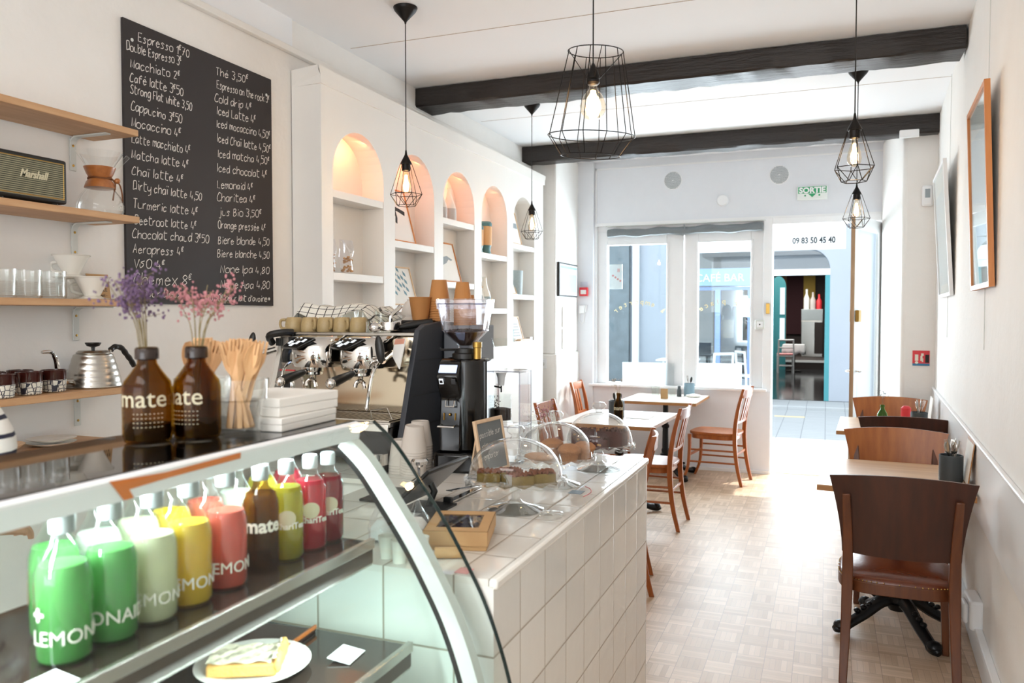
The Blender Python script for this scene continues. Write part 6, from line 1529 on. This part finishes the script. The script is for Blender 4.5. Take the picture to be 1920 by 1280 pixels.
MB().tube([(.035, 0, 0), (.06, 0, .004), (.10, 0, .01), (.16, 0, .016)], [.008, .012, .016, .017], 12).build('grip', 'black', t)
MB().blob((-.058, -.015, .0), (.026, .026, .02), 16, 12).build('ball_end', 'chrome', t)
MB().tube(catmull([(0, 0, .018), (.005, 0, .045), (.03, .015, .065), (.045, .02, .08)], 5), .008, 8).tube(catmull([(0, 0, .018), (0, 0, .045), (-.03, -.005, .06), (-.04, -.008, .075)], 5), .008, 8).build('double_spout', 'chrome', t)
def whitecup(x, y, z, lb, tilt=0, rz=0):
    t = thing('porcelain_cup', lb, 'cup', (x, y, z), 0, 'upturned pale porcelain cups on the machine'); t.rotation_euler = (R(tilt), 0, R(rz))
    MB().shell([(.046, 0), (.047, .004), (.042, .03), (.03, .052), (.022, .058), (.022, .064), (.001, .064)], 28).build('cup_body', 'papercup', t)
    MB().tube(catmull([(.042, 0, .03), (.062, 0, .034), (.064, 0, .018), (.044, 0, .01)], 5), .006, 8).build('handle', 'papercup', t)
whitecup(-1.53, 2.80, ZM, 'upturned pale porcelain cup at the bottom left, behind the black cloth'); whitecup(-1.43, 2.80, ZM, 'upturned pale porcelain cup at the bottom right, behind the black cloth', 0, -120)
whitecup(-1.555, 2.86, ZM+.064, 'upturned pale porcelain cup on top of the left one', 0, 60); whitecup(-1.45, 2.87, ZM+.064, 'upturned pale porcelain cup on top of the right one', 0, 200)
t = thing('bar_cloth', 'folded black cloth lying in front of the pale cups', 'cloth', (-1.47, 2.70, ZM), R(4))
MB().grid(lambda u, v: ((u-.5)*.15, (v-.5)*.09, .014+.005*math.sin(u*9)*math.cos(v*6)-.014*(abs(u-.5)*2)**6-.014*(abs(v-.5)*2)**6), 24, 16).build('cloth_fold', plain('black_cloth', '161516', .95), t, solid=.006)
# kraft cups on top of the dark panel
def kcup(r=.043, h=.088):
    t = thing('kraft_cup', '', 'cup')
    MB().shell([(.001, .003), (r*.68, .002), (r*.7, 0), (r, h-.003), (r+.002, h), (r-.0006, h), (r*.68, .006), (.001, .006)], 28).build('cup_wall', 'kraftcup', t)
    MB().tube([(r*1.012*math.cos(2*PI*i/28), r*1.012*math.sin(2*PI*i/28), h-.001) for i in range(28)], .0018, 6, closed=True).build('rim', 'kraftcup', t); return t
t = tag(MB().box(-1.357, -1.25, 2.74, 2.98, 1.0, 1.50).build('storage_box', plain('grey_box', '6A6D72', .6), bev=.004), 'grey box behind the grinder carrying the kraft cup stacks', 'box')
KP = kcup(); KP.location = (-1.462, 2.75, 1.52); KP['label'] = 'single upright kraft cup left of the kraft cup stacks'; KP['group'] = 'kraft cups'
o = tag(MB().box(-1.52, -1.40, 2.70, 2.82, ZM, 1.5195).build('cup_carton', 'blackgloss', bev=.004), 'low black holder under the single kraft cup', 'holder')
def kstack(x, y, z, n, step, lb, sc, inv=True):
    for i in range(n):
        o = dup(KP, (x, y, z+(i*step)), label='%s of %s' % ('topmost cup' if i == n-1 else 'bottom cup' if i == 0 else 'cup %s' % ('just under the top' if i == n-2 else 'in the middle'), lb), group='cups of '+lb, scale=(sc, sc, sc))
        if inv: o.rotation_euler = (PI, 0, i*.4); o.location = (x, y, z+i*step+.088*sc)
    return o
for nm, x, y, z, n, sc in (('the tall kraft cup stack left of the hopper', -1.405, 2.80, 1.516, 9, .95), ('the kraft cup stack behind the hopper', -1.305, 2.80, 1.5, 11, .80), ('the short kraft cup stack between two taller ones', -1.325, 2.90, 1.5, 7, .7)):
    kstack(x, y, z, n, .0095, nm, sc)

# ------------------------------------------------------------------ coffee grinder
t = thing('coffee_grinder', 'black coffee grinder with clear bean hopper on the counter', 'grinder', (-1.182, 2.56, 1.0)); t.rotation_euler = (0, 0, R(8)); t.scale = (.86, .9, .957); L = t
MB().prism([(-.105, -.10), (-.085, -.125), (.07, -.125), (.095, -.10), (.10, .06), (.085, .11), (-.09, .11), (-.105, .06)], 2, 0, .07).build('grinder_base', 'blackgloss', L, bev=.01)
prf = [(-.09, .07), (-.085, .16), (-.075, .22), (-.07, .26), (-.115, .33), (-.122, .345), (-.085, .395), (-.06, .405), (.10, .405), (.105, .39), (.105, .07)]
MB().prism([(x, z) for x, z in prf], 0, -.085, .005).build('front_housing', 'blackgloss', L, bev=.006)   # front (profile in y,z)
MB().prism([(-.02, .07), (-.02, .40), (.10, .40), (.10, .07)], 0, .0, .095).lathe([(.092, .07), (.092, .395), (.085, .405), (0, .405)], 36, c=(.0, .02, 0)).build('motor_body', 'blackgloss', L, bev=.006)
Mp = Matrix.Translation((-.04, -.104, .37)) @ Matrix.Rotation(R(-38), 4, 'X')
MB().box(-.036, .036, -.004, 0, -.016, .016, Mp).build('display', 'screen', L, smooth=False)
Mb = Matrix.Translation((-.062, -.1215, .327)) @ Matrix.Rotation(R(25), 4, 'X')
MB().box(-.009, .009, -.003, 0, -.01, .012, Mb).build('lit_button', 'btn', L, bev=.002); MB().box(-.006, .006, -.0035, -.003, -.005, .006, Mb).build('button_icon', 'ink', L, smooth=False)
Mb2 = Matrix.Translation((-.012, -.1215, .327)) @ Matrix.Rotation(R(25), 4, 'X'); MB().box(-.009, .009, -.003, 0, -.01, .012, Mb2).build('button', plain('dim_button', '3A3B3E', .4), L, bev=.002)
MB().tube([(-.055, -.085, .255), (-.055, -.095, .235), (-.02, -.095, .235), (-.02, -.085, .255)], .003, 6).build('switch_bracket', 'chrome', L)
MB().tube([(-.075, -.07, .17), (-.075, -.13, .166), (-.01, -.13, .166), (-.01, -.07, .17)], .0032, 8).build('portafilter_fork', 'chrome', L)
MB().tube([(-.065, -.08, .21), (-.065, -.082, .185)], .003, 6).tube([(-.018, -.08, .21), (-.018, -.082, .185)], .003, 6).blob((-.04, -.083, .205), .006, 10, 8).build('guide_pins', 'brass', L)
MB().lathe([(.055, .405), (.055, .422), (.045, .426), (.045, .44), (.03, .442), (0, .442)], 30).build('burr_collar', 'black', L)
MB().tube([(-.03, -.02, .437), (-.085, -.06, .437), (-.088, -.062, .444)], .0045, 8).build('collar_lever', 'black', L)
MB().lathe([(.016, .405), (.016, .445), (.019, .447), (.019, .466), (0, .468)], 20, c=(.06, -.035, 0)).build('adjust_knob', 'brass', L)
# hopper: square clear funnel with lid, beans heaped in the cone
def sq(r, k=32, e=.45): return [(r*math.copysign(abs(math.cos(a))**e, math.cos(a)), r*math.copysign(abs(math.sin(a))**e, math.sin(a))) for a in [2*PI*i/k+PI/32 for i in range(k)]]
def sqshell(pr, k=32, cap=False):
    mb = MB(); vs = []
    for r_, z, e in pr: vs += [(x, y, z) for x, y in sq(r_, k, e)]
    f = [(k*i+j, k*i+(j+1) % k, k*(i+1)+(j+1) % k, k*(i+1)+j) for i in range(len(pr)-1) for j in range(k)]
    if cap: f += [tuple(range(k))[::-1], tuple(k*(len(pr)-1)+j for j in range(k))]
    return mb.add(vs, f)
sqshell([(.028, .44, 1), (.03, .45, 1), (.082, .50, .7), (.086, .507, .5), (.098, .59, .42), (.1, .603, .42), (.098, .603, .42), (.084, .51, .5), (.08, .503, .7), (.026, .452, 1)]).build('hopper', 'acryl', L, ang=50)
sqshell([(.103, .585, .42), (.107, .62, .42), (.104, .622, .42), (.001, .622, .42), (.001, .618, .42), (.1, .618, .42), (.1, .585, .42)]).build('hopper_lid', 'acryl', L, ang=50)
rb = MB()
rb.tube([(x, y, .604) for x, y in sq(.1)], .0022, 6, closed=True).tube([(x, y, .507) for x, y in sq(.086, 32, .5)], .0018, 6, closed=True).build('hopper_rim', glass('rim_acrylic', (.6, .6, .68), .05, 1, .1), L)
bn = MB(); pr = [(.024, .452, 1), (.074, .499, .75), (.070, .502, .75), (.04, .506, 1), (.001, .508, 1)]
sqs = sqshell(pr); bn.add(sqs.v, sqs.f); r2 = random.Random(4)
for i in range(150):
    a = r2.uniform(0, 2*PI); q = .066*math.sqrt(r2.random()); bn.blob((q*math.cos(a), q*math.sin(a), .503+.006*r2.random()+.004*(1-q/.066)), (.0055, .004, .0032), 7, 5, Matrix.Identity(4))
bn.build('coffee_beans', 'beans', L)['kind'] = 'stuff'

# ------------------------------------------------------------------ cake stands with glass domes
def cake_stand(label, loc, r, hp=.088):
    t = thing('cake_stand', label, 'cake stand', loc); n = 72
    MB().lathe([(.075, .0), (.078, .004), (.055, .012), (.022, .022), (.012, .032), (.011, .05), (.017, .056), (.012, .064), (.016, hp-.016), (.05, hp-.006), (.05, hp-.004), (0, hp-.002)], 36).build('stand_foot', 'standglass', t)
    pr = [(r*.99, hp-.004, 1), (r*1.06, hp-.008, 1), (r*1.07, hp+.004, 1), (r*1.0, hp+.002, 1), (.05, hp-.006, 0), (.001, hp-.006, 0)]
    mb = MB(); vs = []
    for q, z, sc_ in pr: vs += [(q*(1+.012*sc_*math.cos(18*2*PI*i/n))*math.cos(2*PI*i/n), q*(1+.012*sc_*math.cos(18*2*PI*i/n))*math.sin(2*PI*i/n), z-.004*sc_*math.cos(18*2*PI*i/n)) for i in range(n)]
    mb.add(vs, [(n*i+j, n*i+(j+1) % n, n*(i+1)+(j+1) % n, n*(i+1)+j) for i in range(len(pr)-1) for j in range(n)])
    mb.build('stand_plate', 'standglass', t); return t
def dome(label, loc, r, h):
    t = thing('glass_dome', label, 'dome', loc)
    pr = [(r*1.03, .0), (r*1.035, .004), (r*.985, .007)]+[(r*.98*math.cos(a), .007+(h-.007)*math.sin(a)**.92) for a in [PI/2*i/16 for i in range(1, 16)]]+[(.016, h)]
    MB().shell(pr, 56).build('dome_glass', 'domeglass', t)
    MB().lathe([(.017, h-.003), (.012, h+.004), (.013, h+.008), (.024, h+.017), (.025, h+.026), (.018, h+.034), (0, h+.036)], 24).build('dome_knob', 'standglass', t); return t
def brownie(loc, rz, sx, sy, sz, label, top, side, name, g):
    t = thing(name, label, 'cake', loc, rz, g); r2 = random.Random(int(abs(loc[0]*1e4)+loc[1]*1e3))
    def f(u, v): return ((u-.5)*sx, (v-.5)*sy, sz+r2.uniform(-.006, .008))
    MB().grid(f, 16, 14).build('cake_top', top, t, ang=80)
    MB().box(-sx/2, sx/2, -sy/2, sy/2, 0, sz).build('cake_body', side, t, bev=.003); return t
HP = .086
DA, DB, DC = (-.795, 2.05, 1.0), (-.795, 2.40, 1.0), (-.735, 2.70, 1.0)
cake_stand('scalloped glass cake stand holding crumble squares, nearest the camera', DA, .134)
cake_stand('scalloped glass cake stand holding muffins, middle of three', DB, .120)
cake_stand('scalloped glass cake stand holding chocolate cake, farthest of three', DC, .120)
dome('clear glass dome over the crumble squares, nearest the camera', (DA[0], DA[1], 1.089), .132, .112)
dome('clear glass dome over the muffins, middle of three', (DB[0], DB[1], 1.089), .118, .112)
dome('clear glass dome over the chocolate cake, farthest of three', (DC[0], DC[1], 1.089), .118, .112)
g = 'crumble squares under the nearest dome'; zc_ = 1.083
for x, y, rz, lb, dz in ((-.065, -.045, 20, 'crumble topped square at the left under the nearest dome', 0), (-.02, -.01, 42, 'crumble topped square in the middle back under the nearest dome', 0), (.03, -.055, 38, 'crumble topped square in the middle front under the nearest dome', 0), (.075, .0, 32, 'crumble topped square at the right under the nearest dome', 0)):
    brownie((DA[0]+x, DA[1]+y+.01, zc_), R(rz), .064, .056, .026, lb, 'crumble', 'cakeyellow', 'crumble_square', g)
def muffin(loc, label):
    t = thing('muffin', label, 'muffin', loc, rnd.uniform(0, 6), 'muffins under the middle dome')
    MB().lathe([(.022, 0), (.032, .036), (0, .036)], 28, wob=lambda u, i: 1+.03*math.cos(u*2*PI*14)).build('muffin_base', 'muffin', t)
    MB().blob((0, 0, .037), (.037, .037, .02), 20, 10, wob=.035).build('muffin_top', 'muffin', t)
muffin((DB[0]+.055, DB[1]-.03, zc_), 'cinnamon brown muffin in front at the right under the middle dome')
muffin((DB[0]+.085, DB[1]+.03, zc_), 'cinnamon brown muffin behind at the right under the middle dome')
muffin((DB[0]-.03, DB[1]+.055, zc_), 'cinnamon brown muffin at the back left under the middle dome')
t = tag(MB().blob((0, 0, .014), (.05, .022, .014), 22, 12, wob=.02).build('brown_lens', plain('pale_brown', 'B88E6E', .75, var=.1, scale=30)), 'smooth pale brown lens shape under the middle dome', 'cake'); t.location = (DB[0]-.035, DB[1]-.055, zc_)  # flattened pale brown lens on the plate
g = 'chocolate cake slabs under the farthest dome'
for x, y, rz, sx, sy, sz, lb in ((-.055, .0, 10, .08, .07, .052, 'chocolate cake slab at the left under the farthest dome'), (.045, .01, -6, .09, .07, .056, 'chocolate cake slab at the right under the farthest dome'), (.01, -.055, 4, .075, .036, .034, 'chocolate cake slab lying in front under the farthest dome')):
    o = brownie((DC[0]+x, DC[1]+y, zc_), R(rz), sx, sy, sz, lb, 'choco', 'choco', 'chocolate_cake', g)
    mb = MB(); r2 = random.Random(int(x*1000))
    for i in range(5): mb.blob((r2.uniform(-sx/2, sx/2), -sy/2-.0005 if i % 2 else r2.uniform(-sy/2, sy/2), r2.uniform(.01, sz) if i % 2 else sz+.003), (.005, .003, .004), 7, 5)
    mb.build('nut_pieces', 'nut', o)['kind'] = 'stuff'

# ------------------------------------------------------------------ other things on the counter
# stacks of grey paper cups and lids by the grinder
def pcup():
    t = thing('paper_cup', '', 'cup')
    MB().shell([(.043, 0), (.0445, .002), (.0435, .004), (.031, .085), (.0295, .087), (.029, .083), (.001, .083)], 28).build('cup_wall', 'papercup', t); return t
PC = pcup(); fu = [0]
for nm, x, y, n, tilt in (('the short inverted paper cup stack nearest the tamper', -1.352, 2.40, 4, (0, 0)), ('the tall leaning inverted paper cup stack', -1.30, 2.385, 10, (4, 5)), ('the inverted paper cup stack close to the dark panel', -1.318, 2.475, 10, (0, 0))):
    ax = Matrix.Rotation(R(tilt[0]), 3, 'X') @ Matrix.Rotation(R(tilt[1]), 3, 'Y')
    for i in range(n):
        o = PC if not fu[0] else dup(PC, (0, 0, 0)); fu[0] = 1
        o.location = Vector((x, y, 1.0)) + ax @ Vector((0, 0, i*.0092)); o.rotation_euler = ax.to_euler()
        o['label'] = '%s of %s' % ('topmost cup' if i == n-1 else 'bottom cup' if i == 0 else 'one of the middle cups', nm); o['group'] = 'cups of '+nm
t = tag(MB().box(-.05, .05, -.08, .08, 0, .006).build('lid_tray', 'white', bev=.002), 'white tray behind the paper cup stacks by the dark panel', 'tray'); t.location = (-1.29, 2.64, 1.0)
t = thing('tamper', 'chrome coffee tamper standing on the counter by the tablet', 'tamper', (-1.195, 2.24, 1.0))
MB().lathe([(.029, 0), (.029, .018), (.012, .026), (.0125, .05), (.015, .06), (.026, .068), (.028, .078), (.022, .086), (0, .088)], 24).build('tamper_body', 'chrome', t)
t = thing('knock_box', 'black knock box with chrome ring standing below the drip tray', 'box', (-1.42, 2.36, 1.0))
MB().lathe([(.03, 0), (.034, .004), (.034, .03), (0, .03)], 24).build('box_body', 'black', t); MB().lathe([(.036, .03), (.036, .068), (.033, .07), (0, .07)], 24).build('box_ring', 'chrome', t)
# tablet on a stand
t = thing('tablet', 'tablet on a stand leaning away, seen from behind at the counter', 'tablet', (-1.03, 1.98, 1.0))
Mt = Matrix.Translation((-.055, 0, .016)) @ Matrix.Rotation(R(33), 4, 'Y')
Mt = Matrix.Translation((-.055, 0, .016)) @ Matrix.Rotation(R(47), 4, 'Y')
MB().box(-.006, .004, -.13, .12, 0, .17, Mt).build('tablet_body', 'black', t, bev=.003)
MB().box(.0042, .0048, -.12, .11, .012, .158, Mt).build('tablet_back', plain('tablet_grey', '8F9296', .35, .5), t, smooth=False)
MB().box(-.0065, -.006, -.12, .11, .008, .162, Mt).build('tablet_screen', 'blackgloss', t, smooth=False)
MB().box(-.06, .06, -.06, .06, 0, .006).tube([(.0, 0, .004), (.02, 0, .05), (.005, 0, .075)], .01, 8).build('tablet_stand', 'black', t)
tag(MB().box(-1.255, -1.13, 1.98, 2.16, 1.0, 1.008).build('rubber_mat', 'black', bev=.002), 'black rubber mat on the counter left of the tablet', 'mat')
tag(MB().box(-1.01, -.89, 1.83, 1.93, 1.0005, 1.006).build('card_reader', plain('card_reader_black', '2A2523', .5), bev=.002), 'flat dark pad on the counter behind the kraft window box', 'pad')
t = thing('metal_tongs', 'steel tongs lying on the counter in front of the nearest dome', 'tongs', (-1.0, 2.15, 1.0), R(-2))
MB().box(-.012, .012, -.10, .10, .002, .006).box(-.011, .011, -.095, .10, .022, .025, Matrix.Rotation(R(-7), 4, 'X')).build('tong_arm', 'chrome', t, bev=.001); MB().box(-.013, .013, -.105, -.09, .0, .018).build('tong_tip', 'black', t, bev=.002)
# kraft box with window
t = thing('kraft_box', 'kraft gift box with dark flower filled window on the counter', 'box', (-.812, 1.73, 1.0), R(17))
MB().box(-.072, .072, -.092, .092, .0, .03).build('box_base', 'kraft', t, bev=.0015)
lid = MB().box(-.075, .075, -.095, -.094, .012, .046).box(-.075, .075, .094, .095, .012, .046).box(-.075, -.074, -.095, .095, .012, .046).box(.074, .075, -.095, .095, .012, .046).box(-.075, .075, -.095, -.06, .045, .046).box(-.075, .075, .06, .095, .045, .046).box(-.075, -.05, -.06, .06, .045, .046).box(.05, .075, -.06, .06, .045, .046).build('box_lid', 'kraft', t, smooth=False)
mb = MB(); r2 = random.Random(9)
for i in range(70): mb.blob((r2.uniform(-.048, .048), r2.uniform(-.058, .058), r2.uniform(.033, .04)), r2.uniform(.004, .008), 6, 4)
mb.build('dried_petals', plain('dark_petals', '3C2E3E', .8, var=.8, scale=120), t)['kind'] = 'stuff'
MB().box(-.05, .05, -.06, .06, .0435, .0442).build('box_window', 'acryl', t, smooth=False)
# small chalk sign
t = thing('chalk_sign', 'small wood framed chalkboard sign standing beside the grinder', 'sign', (-.985, 2.375, 1.0)); t.rotation_euler = (0, R(-10), R(-6))
def fr(mb, w, z0, z1, b, x0, x1): return mb.box(x0, x1, -w, -w+b, z0, z1).box(x0, x1, w-b, w, z0, z1).box(x0, x1, -w+b, w-b, z1-b, z1).box(x0, x1, -w+b, w-b, z0+.03, z0+.03+b)
fr(MB(), .092, .0, .208, .012, -.005, .005).build('sign_frame', 'palewood', t, bev=.002)
MB().box(-.003, .002, -.08, .08, .042, .197).build('slate', plain('sign_slate', '74787A', .8, var=.08), t, smooth=False)
mb = MB()
for i, (s_, z) in enumerate((('possible sur', .15), ('place & à', .115), ('emporter', .08))): handwriting(mb, s_, (.0022, -.07+.004*i, z), (0, 1, .04), (0, 0, 1), (1, 0, 0), .135-.02*i, .018, .001, i+3)
mb.build('chalk_writing', 'chalk', t, smooth=False, fix=False)
MB().box(-.078, -.073, -.05, .05, 0.012, .17, Matrix.Rotation(R(20), 4, 'Y')).build('sign_prop', 'palewood', t, smooth=False)
# cold brew tower
t = thing('cold_drip_tower', 'clear acrylic cold drip coffee tower beyond the grinder', 'coffee maker', (-1.09, 2.74, 1.0))
TB = MB(); w, d, h = .066, .06, .338
TB.box(-w, w, -d, d, 0, .008).box(-w, w, -d, d, h-.008, h).box(w-.006, w, -d, d, .008, h-.008); TB.box(-w, -w+.006, .03, d, .008, h-.008); TB.box(-w, w, -d, d, .13, .137)
TB.build('acrylic_frame', 'acryl', t, bev=.002)
MB().shell([(.001, .342), (.03, .342), (.032, .36), (.026, .385), (.032, .41), (.044, .45), (.046, .453), (.044, .45)], 28, c=(-.02, 0, 0)).build('water_vessel', 'glassthick', t)
MB().lathe([(0, h-.06), (.012, h-.06), (.014, h-.03), (.02, h-.012), (0, h-.012)], 18, c=(-.03, 0, 0)).build('drip_valve', 'white', t)
MB().tube([(-.03, 0, h-.06), (-.03, 0, h-.085)], .003, 6).tube([(-.055, -.01, h-.062), (-.03, 0, h-.068)], .0035, 6).build('valve_tap', 'black', t)
MB().shell([(.001, .146), (.036, .146), (.037, .15), (.037, .245), (.0355, .245), (.0355, .152), (.001, .15)], 28, c=(-.026, -.005, 0)).build('coffee_glass', 'glass', t)
MB().lathe([(0, .1525), (.0345, .1525), (.0345, .192), (.02, .196), (0, .195)], 24, c=(-.026, -.005, 0)).build('ground_coffee', 'coffee', t)
mb = MB(); r2 = random.Random(8)
for i in range(60):
    a = r2.gauss(3.4, .7); mb.blob((-.026+.0345*math.cos(a), -.005+.0345*math.sin(a), .195+abs(r2.gauss(0, .018))), .0022, 5, 4)
mb.build('coffee_smear', 'coffee', t)['kind'] = 'stuff'
ed = MB()
for x in (-w, w):
    for y in (-d, d): ed.tube([(x, y, .004), (x, y, h-.003)] if (x > 0 or y > 0) else [(x, y, h-.008), (x, y, h-.003)], .0012, 5)
for y in (-d, d): ed.tube([(-w, y, h-.003), (w, y, h-.003)], .0012, 5).tube([(-w, y, .134), (w, y, .134)], .0012, 5)
ed.build('frame_edges', plain('acrylic_edge', '8C8C98', .2), t)
# glass jar with lid, twigs
t = thing('glass_jar', 'round glass jar with glass lid behind the middle dome', 'jar', (-1.04, 2.86, 1.0))
MB().shell([(.001, .003), (.055, .002), (.06, .01), (.06, .085), (.048, .108), (.047, .116), (.045, .11)], 32).build('jar_body', 'glass', t)
MB().lathe([(.05, .117), (.052, .122), (.05, .128), (.03, .135), (.012, .138), (.011, .144), (.02, .15), (.018, .158), (0, .16)], 28).build('jar_lid', 'glassthick', t)
t = bouquet('dried_flowers', 'thin dried pink twig leaning from behind the middle dome', (-1.0, 2.80, 1.09), 'pink', 31, 4, .13, .03, 5, lean=(.42, .25), hs=.004, dens=4)
# small flat bits on the tiles
tag(MB().box(-.722, -.682, 2.30, 2.345, 1.0003, 1.0015).build('paper_scrap', plain('scrap_blue', '8E9CA8', .7), smooth=False), 'small grey blue paper scrap on the tiles by the middle stand', 'paper').rotation_euler = (0, 0, 0)
tag(MB().tube(catmull([(-.665, 2.27, 1.001), (-.66, 2.33, 1.001), (-.675, 2.38, 1.001), (-.70, 2.41, 1.001)], 5), .0012, 5).build('red_string', plain('pink_red', 'E28A90', .7)), 'thin pink red string lying on the tiles near the counter edge', 'string')
t = tag(MB().shell([(.03, 0), (.033, .003), (.033, .009), (.024, .012), (.001, .012)], 28).build('flat_dish', 'standglass'), 'small clear glass dish standing on the tiles right of the nearest stand', 'dish'); t.location = (-.682, 2.02, 1.0)
tag(MB().box(-.72, -.69, 1.50, 1.535, 1.0003, 1.0015).build('red_sticker', plain('pink_sticker', 'E3A2A0', .7), smooth=False), 'pale red sticker on the tiles beside the case frame', 'sticker')
# things behind the case end
def cone_bag(x, y, lb, h, rz):
    t = thing('piping_bag', lb, 'bag', (x, y, 1.0), rz, 'clear bags standing behind the case end')
    MB().lathe([(.001, .0), (.034, .004), (.036, .03), (.03, .05), (.012, h*.75), (.004, h), (0, h)], 20, wob=lambda u, i: 1+.09*math.sin(u*2*PI*5+i)).build('bag_film', 'acryl', t)
    MB().lathe([(.0, .006), (.03, .007), (.03, .03), (.014, .05), (0, .052)], 18).build('bag_content', 'napkin', t)
cone_bag(-.985, 1.66, 'taller clear peaked bag on the left behind the case end', .12, .3); cone_bag(-.915, 1.70, 'clear peaked bag on the right behind the case end', .10, 1.2)
for i, (x, y) in enumerate(((-.905, 1.54), (-.862, 1.52), (-.83, 1.56))):
    t = tag(MB().lathe([(.014, 0), (.019, .05), (.018, .05), (.013, .004), (0, .004)], 18).build('sample_cup', 'ceramic'), ('left', 'middle', 'right')[i]+' small white sample cup on the counter behind the case glass', 'cup', 'small white sample cups'); t.location = (x, y, 1.0)
t = thing('cork_roll', 'brown paper roll lying on the tiles behind the case frame', 'roll', (-.775, 1.585, 1.0), R(25))
MB().tube([(-.03, 0, .013), (.03, 0, .013)], .0125, 18).build('roll_body', 'kraft', t); MB().tube([(.031, 0, .013), (-.0305, 0, .013)], .008, 14).build('roll_core', 'crumble', t)
